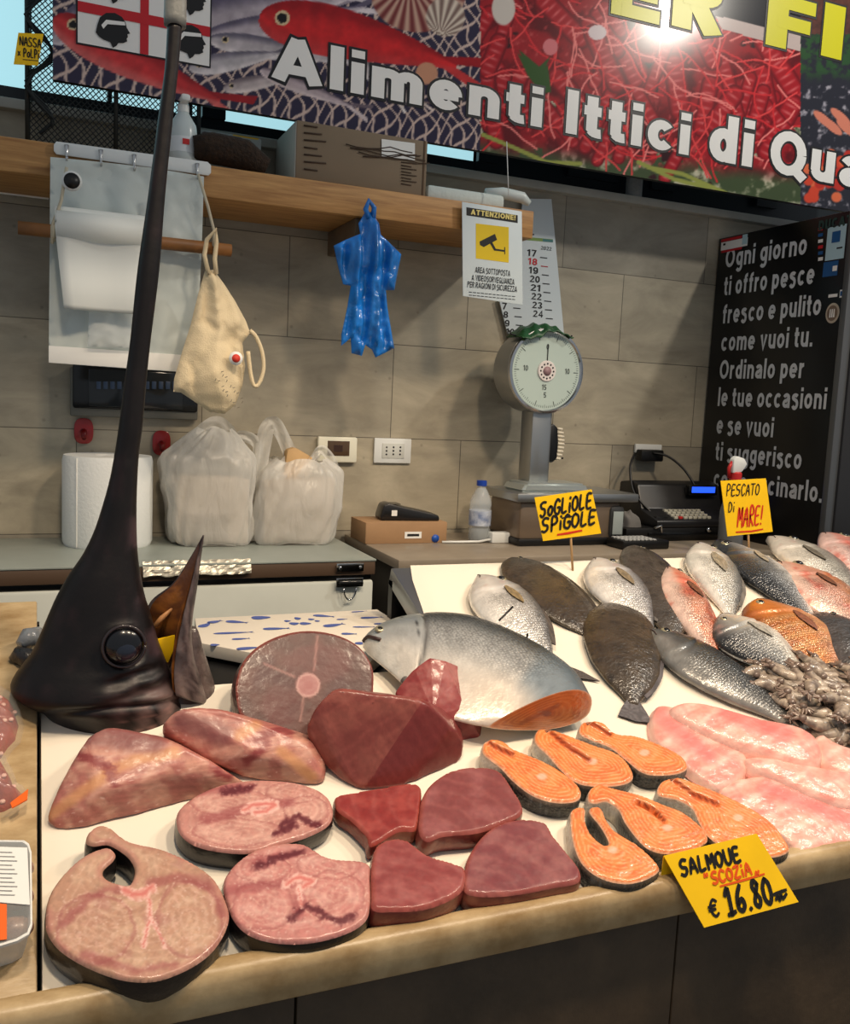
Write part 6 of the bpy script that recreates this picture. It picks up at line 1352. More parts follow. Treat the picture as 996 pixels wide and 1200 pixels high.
# bottle on the shelf
e, f = sthing('detergent_bottle', 'translucent white detergent bottle on the shelf behind the bill', 'bottle', 214, 185, 2.68)
hb = atY(212, 115, 2.68)[2] - ST; r = .038
lathe('bottle_body', [(r * .9, 0), (r, .01), (r, hb * .5), (r * .92, hb * .62), (r * .5, hb * .76), (r * .34, hb * .82)], mat('cloudy_plastic', (206, 216, 216), .25, alpha=.9), e, 24)
lathe('spray_collar', [(r * .42, hb * .8), (r * .42, hb * .9), (r * .3, hb * .92)], M_white, e, 16); box('trigger', (-.012, -.05, hb * .9), (.012, .02, hb), M_white, e, .006); lathe('bottle_band', [(r * 1.01, hb * .2), (r * 1.01, hb * .42)], mat('band_white', (220, 224, 226), .4), e, 24)
box('red_mark', (-.006, -r * 1.04, hb * .30), (.012, -r * 1.0, hb * .38), mat('label_red', (190, 40, 40), .5), e, 0)
# white foam pieces at the shelf end
e, f = sthing('foam_slab', 'white foam slab lying at the right end of the shelf above the warning sign', 'foam', 555, 235, 2.64)
pa, pb = atY(501, 225, 2.64)[0] - f.o[0], atY(592, 235, 2.64)[0] - f.o[0]; box('foam', (pa, 0, 0), (pb, .14, .045), mat('foam_white', (206, 214, 208), .6, bump=.2, bscale=60), e, .012)
tube('film', [(pb - .06, .02, .05), (pb + .0, .02, .055), (pb + .06, .0, .045), (pb + .085, .0, .03)], [.012, .018, .018, .01], mat('milky_film', (210, 218, 214), .3), e, 12)
box('red_tape', (pa + .01, -.001, .0), (pb - .03, .001, .006), mat('tape_red', (190, 60, 50), .5), e, 0)
# octopus trap
e, f = wthing('octopus_trap', 'black netted octopus trap standing on the shelf at the left', 'trap', 2.70, 130, 160)
a = f.px(32, 100); zz0 = ST - f.o[2]; u0, u1 = a[0], f.px(233, 130)[0]; vt = .62; dp = -.16
g = Geo()
for z in (0, dp):
    for p_, q_ in (((u0, zz0), (u0, vt)), ((u1, zz0), (u1, vt)), ((u0, zz0 + .006), (u1, zz0 + .006)), ((u0, vt), (u1, vt))): g.tube([(p_[0], p_[1], z), (q_[0], q_[1], z)], .006, 6)
for u in (u0, u1, (u0 + u1) / 2):
    for v in (zz0 + .006, vt): g.tube([(u, v, 0), (u, v, dp)], .006, 6)
g.tube([((u0 + u1) / 2, zz0, 0), ((u0 + u1) / 2, vt, 0)], .006, 6); g.build('metal_frame', mat('trap_metal', (46, 50, 50), .5, metal=.5), e)
M_net = mat('black_net', (24, 28, 30), .8)
def netpanel(P00, P10, P01, nu, nv, nm):
    P00, P10, P01 = map(np.array, (P00, P10, P01)); g = Geo(); rn = np.random.default_rng(3)
    G_ = lambda i, j: P00 + (P10 - P00) * (i / nu) + (P01 - P00) * (j / nv) + rn.normal(0, .0018, 3) * 0
    def seg(a, b):
        d = b - a; n_ = np.cross(d, np.cross(P10 - P00, P01 - P00)); n_ = n_ / np.linalg.norm(n_) * .0013; z = np.cross(P10 - P00, P01 - P00); z = z / np.linalg.norm(z) * .0013; k = len(g.V)
        for q in (a, b): g.V += [tuple(q + n_), tuple(q + z), tuple(q - n_)]
        g.F += [(k, k + 1, k + 4, k + 3), (k + 1, k + 2, k + 5, k + 4)]
    for i in range(nu):
        for j in range(nv): seg(G_(i, j), G_(i + 1, j + 1)); seg(G_(i + 1, j), G_(i, j + 1))
    return g.build(nm, M_net, e, False)
netpanel((u0, zz0, .002), (u1, zz0, .002), (u0, vt, .002), 30, 44, 'front_net'); netpanel((u0, zz0, dp), (u0, zz0, 0), (u0, vt, dp), 11, 44, 'side_net'); 
rr = np.random.default_rng(8); g = Geo()
for k in range(3):
    pts = [(u0 + .03 + .035 * math.sin(j * 1.3 + k), zz0 + .04 + j * .035 + k * .02, .004 + .006 * k) for j in range(14)]; g.tube(pts, .0035, 6)
g.build('gathered_net', M_net, e)
# handwritten card on the trap
e, f = wthing('price_card', 'small yellow handwritten card NASSA X POLPI hung on the octopus trap', 'sign', 2.66, 33, 57)
q = pl(f, [(16, 75.5), (44.5, 77), (51, 40), (21.5, 38.5)]); prism('card', orient(q), 0, .0015, M_yellow, e, 0)
g = Geo(); a = f.px(23, 53); hand(g, 'NASSA', a[0], a[1], .0088, .021, .0014, 0.03, .0022); a = f.px(20.5, 66); hand(g, 'x PoLPi', a[0], a[1], .0072, .020, .0014, .06, .0022); a = f.px(27, 70); ribbon(g, np.array([(a[0], a[1]), (a[0] + .035, a[1] + .003)]), .0012, .0022)
g.build('handwriting', M_ink, e, False)
# blue plastic bag
M_blu = mat('blue_film', (24, 122, 216), .28, bump=.25, bscale=30, coat=.3, var=.25, vscale=14)
e, f = wthing('blue_bag', 'bright blue plastic bag hanging from the shelf bracket', 'bag', 2.57, 432, 330)
fold = lambda u, v: .014 * np.sin(u * 110 + 5 * v) + .006 * np.sin(u * 260 - 9 * v)
puff(e, 'bag', pl(f, [(427, 250), (436, 248), (444, 262), (446, 275), (456, 284), (470, 298), (466, 318), (462, 340), (452, 340), (454, 362), (462, 408), (440, 419), (436, 410), (428, 404), (424, 417), (412, 414), (411, 396), (400, 405), (400, 392), (407, 360), (411, 335), (402, 333), (396, 312), (391, 288), (405, 281), (422, 274), (420, 262)]), .03, M_blu, .006, .008, 9, .5, folds=fold)
q = [f.px(*z) for z in ((431, 256), (427, 246), (431, 236), (437, 244), (436, 256))]; tube('loop', [(a, b, .01) for a, b in q], .008, M_blu, e, 8)
# warning sign
e, f = wthing('warning_sign', 'white ATTENZIONE video surveillance sign hung on the end of the shelf', 'sign', 2.585, 576, 298)
prism('board', orient(pl(f, [(542, 347), (541, 236.5), (611, 248), (612, 357.5)])), 0, .003, mat('sign_white', (206, 218, 222), .45), e, .0008)
prism('heading_band', orient(pl(f, [(546, 243), (606, 252.5), (606, 261.5), (546, 252.5)])), .0028, .0036, M_prnt, e, 0)
a = f.px(551, 252.2); b = f.px(603, 260.5); sans('heading', 'ATTENZIONE!', a[0], (a[1] + b[1]) / 2 + .0035, b[0] - a[0], .0155, mat('heading_yellow', (232, 214, 130), .5), e, .11, .0042)
prism('yellow_field', orient(pl(f, [(557, 303), (557, 262), (595.5, 266.5), (595.5, 308)])), .0028, .0036, mat('sign_yellow', (222, 190, 0), .5), e, 0)
for k, qq in enumerate(([(562, 283), (580, 274), (582.5, 281), (567, 289.5), (562.5, 287)], [(574, 285), (577, 284), (581, 291.5), (591, 293), (591, 289.5), (592, 289.5), (592, 298), (591, 298), (591, 295), (579, 293.5)])): flat('camera_symbol', f, qq, M_prnt, e, .0042)
for s, xa, ya, xb in (('AREA SOTTOPOSTA', 556, 318, 597), ('A VIDEOSORVEGLIANZA', 552, 327, 602), ('PER RAGIONI DI SICUREZZA', 547, 335, 605)):
    a = f.px(xa, ya); b = f.px(xb, ya + (xb - xa) * .13); sans('lettering', s, a[0], a[1] - .004, b[0] - a[0], .0175, M_prnt, e, .075, .0042)
g = Geo()
for y in (342.5, 346): a = f.px(549, y - 1); b = f.px(604, y + 6); [ribbon(g, np.array([(a[0] + (b[0] - a[0]) * t / 12, (a[1] + b[1]) / 2), (a[0] + (b[0] - a[0]) * (t + .7) / 12, (a[1] + b[1]) / 2)]), .0012, .0042) for t in range(12)]
g.build('small_print', M_prnt, e, False)
p = f.px(596, 230); q = f.px(596, 188); tube('string', [(p[0], p[1], 0), (q[0], q[1] + .06, -.02)], .0015, M_paper, e, 6)
# calendar
e, f = wthing('wall_calendar', 'white 2022 wall calendar hanging behind the warning sign and the dial', 'calendar', 2.885, 628, 310)
qs = pl(f, [(612, 233), (645.5, 233.5), (661, 400), (598, 406), (584, 350), (600, 345)]); prism('sheet', orient(qs), 0, .004, mat('calendar_white', (208, 218, 222), .5), e, 0)
flat('colour_strip', f, [(611, 277), (648, 280.5), (648, 284), (611, 281)], mat('strip_green', (120, 150, 70), .5), e, .0046); flat('colour_strip', f, [(636, 280), (648, 281), (648, 284), (636, 283)], mat('strip_teal', (60, 120, 120), .5), e, .005)
a = f.px(633, 292.5); sans('year', '2022', a[0], a[1], .042, .012, M_prnt, e, .07, .0048)
lo_ = atY(615, 300, 2.885); k_ = .00285
for i in range(9):
    x, y = 617 + i * .95, 299.8 + i * 10.2; a = f.px(x, y); m_ = M_flred if i == 1 else M_prnt; 
    if i < 8: sans('day_number', str(17 + i), a[0], a[1], .036 if i < 3 else .04, .0225, m_, e, .085, .0048)
    q = f.px(x + 15.5, y + 2.0); g = Geo(); [ribbon(g, np.array([(q[0] + t * .0055, q[1]), (q[0] + t * .0055 + .004, q[1])]), .0022, .0048) for t in range(5)]; g.build('day_name', m_, e, False)
for i, s in enumerate(('7', '8', '9', '10', '11')):
    a = f.px(587.5 + i * 1.6, 361 + i * 10); sans('day_number', s, a[0], a[1] - .004, .018 if len(s) == 1 else .032, .0225, M_prnt, e, .085, .0048)
    if i < 3: q = f.px(601 + i * 1.5, 361 + i * 10); g = Geo(); [ribbon(g, np.array([(q[0] + t * .0055, q[1]), (q[0] + t * .0055 + .004, q[1])]), .0022, .0048) for t in range(5)]; g.build('day_name', M_prnt, e, False)
q = f.px(616, 274); g = Geo(); [ribbon(g, np.array([(q[0] + t * .008, q[1]), (q[0] + t * .008 + .005, q[1])]), .003, .0048) for t in range(4)]; g.build('printed_heading', M_prnt, e, False)
# red and black finial on top of calendar nail
# pink cup on the cabinet, perforated cylinder on the sill
pf_ = hit(930, 258, (0, 2.80, 0), (0, 1, 0)); e = empty('pink_box', 'small pink and white box standing on top of the black cabinet', 'box', Frame((pf_[0], 2.80, 2.216), (1, 0, 0), (0, 1, 0)))
box('pink_box_body', (-.026, -.02, 0), (.026, .03, .075), mat('pink_card', (206, 70, 150), .5), e, .003); box('white_side', (-.036, -.018, 0), (-.026, .028, .075), M_paper, e, .002); box('white_side', (.026, -.018, 0), (.034, .028, .075), M_paper, e, .002)
p = atY(744, 232, 2.885); o = lathe('vent_cap', [(.03, 0), (.03, .085), (.027, .09)], mat('perforated_grey', (130, 134, 134), .5, bump=.6, bscale=200), None, 24, Matrix.Translation((p[0], 2.895, 2.328))); tag(o, 'short grey perforated cylinder on the stone sill under the banner', 'vent')
# =================================================================== on the back counter
def cthing(name, label, cat, x, y, Y=None):
    p = atZ(x, y, CZ) if Y is None else atY(x, y, Y); return empty(name, label, cat, Frame((p[0], p[1], CZ), (1, 0, 0), (0, 1, 0))), Frame((p[0], p[1], CZ), (1, 0, 0), (0, 1, 0))
def up(f): return Frame(f.o, (1, 0, 0), (0, 0, 1))
# paper roll
pc = atZ(126, 640, CZ); rr_ = (atY(178, 590, pc[1] + .13)[0] - atY(75, 590, pc[1] + .13)[0]) / 2
YR = min(pc[1] + rr_, 2.90 - rr_ - .005); px_ = atY(126.5, 590, YR)[0]; e = empty('paper_roll', 'large white paper towel roll standing on the freezer lid behind the bill', 'paper roll', Frame((px_, YR, CZ), (1, 0, 0), (0, 1, 0)))
ht = atY(126, 537, YR - rr_)[2] - CZ; pr = [(rr_ * .96, 0), (rr_, .012), (rr_, ht - .014), (rr_ * .97, ht), (rr_ * .3, ht), (rr_ * .28, ht - .03)]
lathe('roll', pr, mat('towel_white', (226, 230, 230), .75, bump=.15, bscale=120), e, 48); lathe('core', [(.03, ht - .05), (.03, ht - .004), (.026, ht - .004)], M_card, e, 20)
box('loose_edge', (-rr_ * .72, -rr_ * .73, .002), (-rr_ * .70, -rr_ * .69, ht - .004), M_paper, e, .001)
# plastic carrier bags
def film_mat():
    m = bpy.data.materials.new('thin_white_film'); m.use_nodes = True; nt = m.node_tree; N = nt.nodes; L = nt.links; b = N['Principled BSDF']
    b.inputs['Base Color'].default_value = rgba((236, 236, 232)); b.inputs['Roughness'].default_value = .26
    t = N.new('ShaderNodeBsdfTransparent'); tl = N.new('ShaderNodeBsdfTranslucent'); tl.inputs['Color'].default_value = rgba((232, 230, 224)); a = N.new('ShaderNodeMixShader'); a.inputs[0].default_value = .35
    c = N.new('ShaderNodeMixShader'); lw = N.new('ShaderNodeLayerWeight'); lw.inputs['Blend'].default_value = .35; mr = N.new('ShaderNodeMapRange'); mr.inputs['To Min'].default_value = .46; mr.inputs['To Max'].default_value = .05
    tc = N.new('ShaderNodeTexCoord'); n = N.new('ShaderNodeTexNoise'); mpp = N.new('ShaderNodeMapping'); mpp.inputs['Scale'].default_value = (1, .35, 1); L.new(tc.outputs['Object'], mpp.inputs[0]); n.inputs['Scale'].default_value = 16; n.inputs['Detail'].default_value = 3; n.inputs['Distortion'].default_value = 1.2; L.new(mpp.outputs[0], n.inputs[0])
    bp = N.new('ShaderNodeBump'); bp.inputs['Strength'].default_value = .55; bp.inputs['Distance'].default_value = .02; L.new(n.outputs['Fac'], bp.inputs['Height']); L.new(bp.outputs[0], b.inputs['Normal'])
    L.new(lw.outputs['Facing'], mr.inputs['Value']); L.new(b.outputs[0], a.inputs[1]); L.new(tl.outputs[0], a.inputs[2]); L.new(mr.outputs[0], c.inputs[0]); L.new(a.outputs[0], c.inputs[1]); L.new(t.outputs[0], c.inputs[2]); L.new(c.outputs[0], N['Material Output'].inputs[0]); return m
M_film = film_mat()
def carrier(label, rows, basepx, depth, seed, handles, filling, fillm):
    Yb = min(atZ(*basepx, CZ)[1] + depth * .5, 2.865 - depth / 2); p = atY(basepx[0], 560, Yb); f = Frame((p[0], Yb, CZ), (1, 0, 0), (0, 0, 1)); e = empty('carrier_bag', label, 'bag', f, 'plastic bags on the freezer')
    R_ = []
    for y, l, r, k in rows: a, b = f.px(l, y), f.px(r, y); R_.append((a[0], b[0], max(.002, (a[1] + b[1]) / 2), k))
    zmax = max(q[2] for q in R_); R_ = crom(np.array(R_), 6, False); R_[:, 2] = np.maximum(R_[:, 2], .002); nr = 72; V = []; ph = np.linspace(0, 2 * math.pi, nr, endpoint=False)
    for l, r, z, k in R_:
        hw = (r - l) / 2; c, s = np.cos(ph), np.sin(ph); sq = .62
        x = (l + r) / 2 + hw * np.sign(c) * np.abs(c) ** sq; y = depth / 2 * k * np.sign(s) * np.abs(s) ** sq
        w_ = .016 * (fbm(ph / 6.283 * 9 + 20, np.full(nr, z * 9), seed) - .5) * 2 + .010 * np.abs(np.sin(ph * 7 + z * 18 + 3 * fbm(ph, np.full(nr, z * 5), seed + 2)))
        n_ = np.stack([c, s], 1); V += [(a + q * w_i, z + .006 * math.sin(t * 5), b + qq * w_i) for a, b, q, qq, w_i, t in zip(x, y, n_[:, 0], n_[:, 1], w_, ph)]
    n = len(R_); F = [(i * nr + k, i * nr + (k + 1) % nr, (i + 1) * nr + (k + 1) % nr, (i + 1) * nr + k) for i in range(n - 1) for k in range(nr)] + [tuple(range(nr))]
    V = np.array(V); V[:, 1] = np.maximum(V[:, 1], .001); mesh('bag_film', V, F, M_film, e)
    for hp, wd in handles:
        q = crom([(*f.px(*z), .02 - .008 * k) for k, z in enumerate(hp)], 6, False); m_ = 7; V = []; F = []
        T = np.gradient(q, axis=0); T /= np.linalg.norm(T, axis=1)[:, None]; Nn = np.stack([-T[:, 1], T[:, 0], 0 * T[:, 0]], 1)
        for i in range(len(q)):
            for j in range(m_): t = j / (m_ - 1) - .5; V.append(q[i] + Nn[i] * wd * t + np.array([0, 0, .008 * math.sin(t * 9 + i * .4)]))
        for i in range(len(q) - 1):
            for j in range(m_ - 1): F.append((i * m_ + j, i * m_ + j + 1, (i + 1) * m_ + j + 1, (i + 1) * m_ + j))
        mesh('handle', V, F, M_film, e)
    for (pp, w0, w1, nm, mm) in filling: prism(nm, orient(pl(f, pp)), w0, w1, mm, e, .006)
    return e
M_fill = mat('wrapped_parcel', (206, 190, 172), .7, var=.15, vscale=9)
carrier('square milky plastic carrier bag beside the paper roll', [(641, 205, 288, .9), (625, 200, 291, 1), (590, 196, 293, 1), (560, 193, 294, 1), (537, 191, 293, .9), (525, 204, 285, .7), (512, 222, 276, .45), (503, 236, 266, .25)], (245, 641), .20, 4,
        [([(218, 540), (230, 514), (246, 500), (258, 498), (270, 512), (280, 540)], .05), ([(236, 530), (240, 512), (250, 505), (262, 512), (268, 530)], .03), ([(268, 528), (278, 512), (294, 514), (303, 526), (300, 560)], .035)], [([(204, 634), (286, 634), (288, 560), (204, 556)], -.06, .06, 'parcel', M_fill), ([(212, 634), (262, 634), (262, 600), (212, 600)], -.02, .072, 'parcel', mat('dark_parcel', (140, 126, 110), .7))], None)
carrier('rumpled plastic carrier bag with brown paper sticking out of it', [(640, 296, 380, .9), (625, 294, 386, 1), (600, 297, 392, 1), (575, 301, 395, 1), (555, 304, 394, .9), (545, 314, 386, .8), (538, 322, 376, .7)], (340, 640), .20, 11,
        [([(304, 590), (305, 560), (307, 530), (313, 503), (321, 496), (331, 508), (342, 530), (352, 552)], .045), ([(352, 560), (366, 538), (376, 527), (390, 540), (396, 565)], .03), ([(304, 590), (318, 570), (330, 552), (342, 540)], .05)], [([(304, 634), (380, 634), (388, 560), (306, 562)], -.06, .055, 'parcel', M_fill), ([(328, 580), (356, 580), (366, 536), (345, 524), (336, 527)], -.03, .01, 'brown_paper', mat('kraft_paper', (196, 160, 112), .7, var=.1))], None)
# small box with the card terminal
e, f = cthing('cardboard_box', 'small brown cardboard box on the back counter carrying the card terminal', 'box', 472, 637); g_ = up(f)
a, b = g_.px(428, 636), g_.px(523, 637); hB = .068; box('carton_body', (a[0], 0, 0), (b[0], .15, hB), M_card, e, .002); mk = lambda x0, y0, x1, y1: (g_.px(x0, y0), g_.px(x1, y1))
q = mk(474, 631, 494, 623); box('white_label', (q[0][0], -.0012, q[0][1]), (q[1][0], 0, q[1][1]), M_paper, e, 0); q = mk(477, 628.5, 491, 625.5); box('label_print', (q[0][0], -.0018, q[0][1]), (q[1][0], -.001, q[1][1]), M_prnt, e, 0)
c = g_.px(510, 631); tube('blue_badge', [(c[0], -.0018, c[1]), (c[0], .001, c[1])], .013, mat('badge_blue', (30, 80, 170), .4), e, 18)
e2 = empty('card_terminal', 'black handheld card payment terminal lying on the small cardboard box', 'card terminal', Frame(f.world(g_.px(486, 616)[0], .07, hB), (1, -.12, 0), (.12, 1, 0)))
bm = bmesh.new(); bm_prism(bm, [(-.10, .006), (-.088, .05), (-.07, .056), (-.02, .044), (.07, .026), (.098, .018), (.10, 0), (-.09, 0)], -.04, .04, .006)
for v in bm.verts: v.co = Vector((v.co.x, v.co.z, v.co.y))
autosmooth(frommesh('case', bm, mat('terminal_black', (22, 22, 24), .35, coat=.2), e2)); box('sticker', (-.062, -.0415, .016), (-.044, -.039, .034), M_paper, e2, 0); box('screen', (-.06, -.03, .0515), (-.03, .03, .053), M_blackgloss, e2, 0)
# water bottle
e, f = cthing('water_bottle', 'clear plastic water bottle with blue cap and label on the back counter', 'bottle', 561, 634); g_ = up(f); hb = g_.px(562, 563)[1]; r = (g_.px(573, 600)[0] - g_.px(550, 600)[0]) / 2 * 1.02
M_pet = mat('clear_pet', (226, 234, 238), .08, alpha=.32, spec=.8)
lathe('bottle_body', [(r * .85, 0), (r, .008), (r, hb * .2), (r * .93, hb * .23), (r, hb * .26), (r, hb * .52), (r * .94, hb * .56), (r, hb * .6), (r * .9, hb * .70), (r * .55, hb * .84), (r * .38, hb * .88), (r * .38, hb * .93)], M_pet, e, 32)
lathe('blue_cap', [(r * .46, hb * .915), (r * .46, hb * .995), (r * .4, hb)], mat('cap_blue', (26, 64, 160), .35), e, 24); lathe('blue_label', [(r * 1.015, hb * .27), (r * 1.015, hb * .51)], mat('label_blue', (86, 108, 156), .4, col2=(206, 214, 226), vscale=34), e, 32); lathe('water', [(r * .8, .004), (r * .92, .012), (r * .92, hb * .2), (r * .88, hb * .205)], mat('water_tint', (180, 190, 194), .05, alpha=.25), e, 24)
# white adapter and lead
e, f = cthing('white_adapter', 'small white plug adapter with a lead beside the bottle', 'adapter', 585, 636); box('adapter_body', (-.035, -.015, 0), (.032, .02, .036), M_white, e, .005)
tube('lead', [(-.03, 0, .012), (-.08, -.006, .006), (-.15, .0, .005), (-.205, .004, .005)], .004, M_white, e, 8)
# dial scale
SYc = 2.66; pb = atY(650, 600, SYc); e = empty('dial_scale', 'big steel dial scale with round pale face on the back counter', 'scale', Frame((pb[0], SYc, CZ), (1, 0, 0), (0, 1, 0))); so = np.array([pb[0], SYc, CZ]); wf = Frame(so, (1, 0, 0), (0, 0, 1))
c = wf.px(638, 435); rD = (wf.px(682, 436)[0] - wf.px(595, 436)[0]) / 2
def ydisc(name, prof, m, par, seg=56):         # profile (r, depth) around the dial axis, depth towards the wall positive
    o = lathe(name, prof, m, par, seg, None, 35)
    for v in o.data.vertices: x, y, z = v.co; v.co = (x + c[0], z, y + c[1])
    o.data.flip_normals(); return o
ydisc('dial_housing', [(rD * .93, -.012), (rD, -.008), (rD * 1.0, .02), (rD * .98, .10), (rD * .8, .125)], M_steel, e)
ydisc('dial_face', [(rD * .90, -.0135), (rD * .90, -.0125)], mat('dial_pale', (184, 200, 192), .25, coat=.6), e)
ydisc('rim', [(rD * .90, -.013), (rD * .93, -.019), (rD * .985, -.017), (rD * 1.0, -.006)], M_chrome, e)
g = Geo()
for k in range(100):
    a = 2 * math.pi * k / 100; l_ = .018 if k % 10 == 0 else (.012 if k % 5 == 0 else .007); r0 = rD * .86; w_ = .0012 if k % 10 == 0 else .0007; ca, sa = math.cos(a), math.sin(a); j = len(g.V)
    for rr_2, s_ in ((r0, 1), (r0, -1), (r0 - l_, -1), (r0 - l_, 1)): g.V.append((c[0] + rr_2 * ca - s_ * w_ * sa, -.0142, c[1] + rr_2 * sa + s_ * w_ * ca))
    g.F.append((j, j + 1, j + 2, j + 3))
g.build('tick_marks', mat('dial_print', (70, 78, 76), .5), e, False)
o = ydisc('hub', [(rD * .245, -.015), (rD * .23, -.018)], mat('hub_cream', (222, 214, 210), .4), e)
for k in range(12):
    a = 2 * math.pi * k / 12; tube('hub_dot', [(c[0] + rD * .17 * math.cos(a), -.0182, c[1] + rD * .17 * math.sin(a)), (c[0] + rD * .17 * math.cos(a), -.0190, c[1] + rD * .17 * math.sin(a))], rD * .022, M_prnt, o, 8)
tube('hub_mark', [(c[0], -.0182, c[1]), (c[0], -.019, c[1])], rD * .11, mat('hub_mark', (150, 120, 124), .5), o, 16)
box('needle', (c[0] - .0015, -.0155, c[1] + rD * .22), (c[0] + .0015, -.0145, c[1] + rD * .62), M_prnt, e, 0)
for s_, du, dv in (('10', -.62, -.02), ('10', .5, -.04), ('5', -.04, -.62), ('0', -.04, .5), ('15', -.10, -.44)):
    st, W = sans_layout(s_, .08); g = Geo()
    for q in st: band(g, [(c[0] + du * rD + a_ * .016, c[1] + dv * rD + b_ * .018) for a_, b_ in q], .0014, .0014, 0)
    V = [(a_, -.0143, b_) for a_, b_, _ in g.V]; mesh('dial_number', V, g.F, mat('dial_print', (70, 78, 76), .5), e, False)
z1 = c[1] - rD * .9; z0 = wf.px(634, 575)[1]; pxl, pxr = wf.px(623, 540)[0], wf.px(644, 540)[0]
bm = bmesh.new(); bm_prism(bm, [(pxl - .006, -.0), (pxr + .004, -.0), (pxr + .004, .085), (pxl - .006, .085)], z0 - .02, z1 + .02, .012); autosmooth(frommesh('pillar', bm, M_steel, e))
tx0, tx1 = wf.px(590, 575)[0], wf.px(729, 575)[0]; tz = wf.px(650, 575)[1]
box('platform', (tx0, -.10, tz - .028), (tx1, .16, tz), M_steel, e, .004)
dx0, dx1 = wf.px(601, 565)[0], wf.px(681, 565)[0]; dz = tz
V = []; F = []; pr = [(0, .0), (.0, .008), (.022, .030), (.03, .032)]
bm = bmesh.new(); bm_box(bm, (dx0, -.06, tz), (dx1, .08, tz + .03), .0); 
for v in bm.verts:
    if v.co.z > tz + .01: v.co.x += .02 if v.co.x < (dx0 + dx1) / 2 else -.02
bmesh.ops.bevel(bm, geom=bm.edges[:], offset=.008, segments=3, affect='EDGES'); autosmooth(frommesh('weighing_dish', bm, mat('dish_steel', (190, 198, 196), .3, metal=.7), e))
bxa, bxb = wf.px(596, 600)[0], wf.px(712, 600)[0]
bm = bmesh.new(); bm_prism(bm, [(bxa, -.08), (bxb, -.08), (bxb, .14), (bxa, .14)], .012, tz - .028, .014); autosmooth(frommesh('base', bm, mat('scale_base', (132, 116, 100), .35, metal=.5), e)); box('black_skirt', (bxa - .006, -.09, 0), (bxb + .01, .15, .025), M_black, e, .006)
box('side_cover', (bxb - .05, -.092, .02), (bxb + .012, .10, tz - .04), mat('grey_black_cover', (52, 54, 56), .3), e, .018)
box('cover_window', (bxb - .04, -.095, .035), (bxb + .0, -.091, tz - .06), mat('scale_glass', (150, 160, 160), .1), e, .002)
ka, kb = wf.px(690, 640)[0], wf.px(742, 640)[0]; box('keypad', (ka, -.20, .0), (kb, -.10, .030), M_black, e, .006)
for i in range(8):
    for j in range(4): box('key', (ka + .012 + i * .016, -.192 + j * .022, .029), (ka + .024 + i * .016, -.178 + j * .022, .034), mat('key_grey', (170, 172, 172), .4), e, .0015)
# brush hung on the pillar
pb = wf.px(653, 520); f = Frame(wf.world(pb[0], pb[1], -.04), (1, 0, 0), (0, 0, 1)); e = empty('scrub_brush', 'black scrubbing brush with pale bristles hung on the side of the scale pillar', 'brush', f)
bm = bmesh.new(); bm_prism(bm, [(-.028, .058), (-.005, .066), (.012, .052), (.018, 0), (.016, -.05), (.0, -.066), (-.026, -.064)], -.02, .02, .006); autosmooth(frommesh('brush_back', bm, M_black, e))
g = Geo()
for j in range(9):
    for k in range(3): v = .05 - j * .0125; g.tube([(.012, v, -.013 + k * .013), (.042 - .0006 * (j - 4) ** 2, v - .002, -.014 + k * .014)], .0042, 6)
g.build('bristles', mat('pale_bristles', (216, 208, 190), .6), e); tube('brush_loop', [(.014, -.055, 0), (.036, -.052, .002), (.05, -.05, 0)], .003, M_black, e, 6)
# green net bag draped on the dial
pb = wf.px(638, 384); f = Frame(wf.world(pb[0], pb[1], -.04), (1, 0, 0), (0, 0, 1)); e = empty('green_bag', 'crumpled green bag draped over the top of the dial', 'bag', f)
V = []; F = []; nu, nv = 40, 12; L0 = wf.px(606, 384)[0] - pb[0]; L1 = wf.px(666, 384)[0] - pb[0]
zc = c[1] - pb[1]
for i in range(nu):
    s = i / (nu - 1); u = L0 + (L1 - L0) * s; ed = math.sin(math.pi * min(1, max(0, s))) ** .35
    for j in range(nv):
        t = j / (nv - 1); dep = .075 - t * .11; top = math.sqrt(max(.0, (rD * 1.02) ** 2 - min(u * u, rD * rD * .9))) + zc + .004
        dr = max(0, t - .62) / .38; hang = (.022 + .022 * max(0, math.sin(s * 5.2 + .3))) * dr * ed
        V.append((u, top + .012 * ed * fbm(s * 9, t * 4, 3) + .004 * math.sin(s * 30 + t * 6) * ed - hang, -(dep - .045) if False else -.045 - dep + .075 + .012))
for i in range(nu - 1):
    for j in range(nv - 1): F.append((i * nv + j, i * nv + j + 1, (i + 1) * nv + j + 1, (i + 1) * nv + j))
for k, v in enumerate(V): V[k] = (v[0], v[1], -v[2] - .085 + .02) if False else v
o = mesh('cloth', V, F, mat('green_plastic', (30, 84, 44), .4, bump=.4, bscale=60, var=.3, vscale=30), e); o.modifiers.new('s', 'SOLIDIFY').thickness = .003
for s_ in (-1, 1): 
    u = L1 if s_ > 0 else L0; tube('black_tie', [(u * .9, zc + rD * .80, .02), (u * 1.02, zc + rD * .78, .03), (u * 1.15, zc + rD * .80, .03), (u * 1.24, zc + rD * .88, .03)], .003, M_black, e, 6)
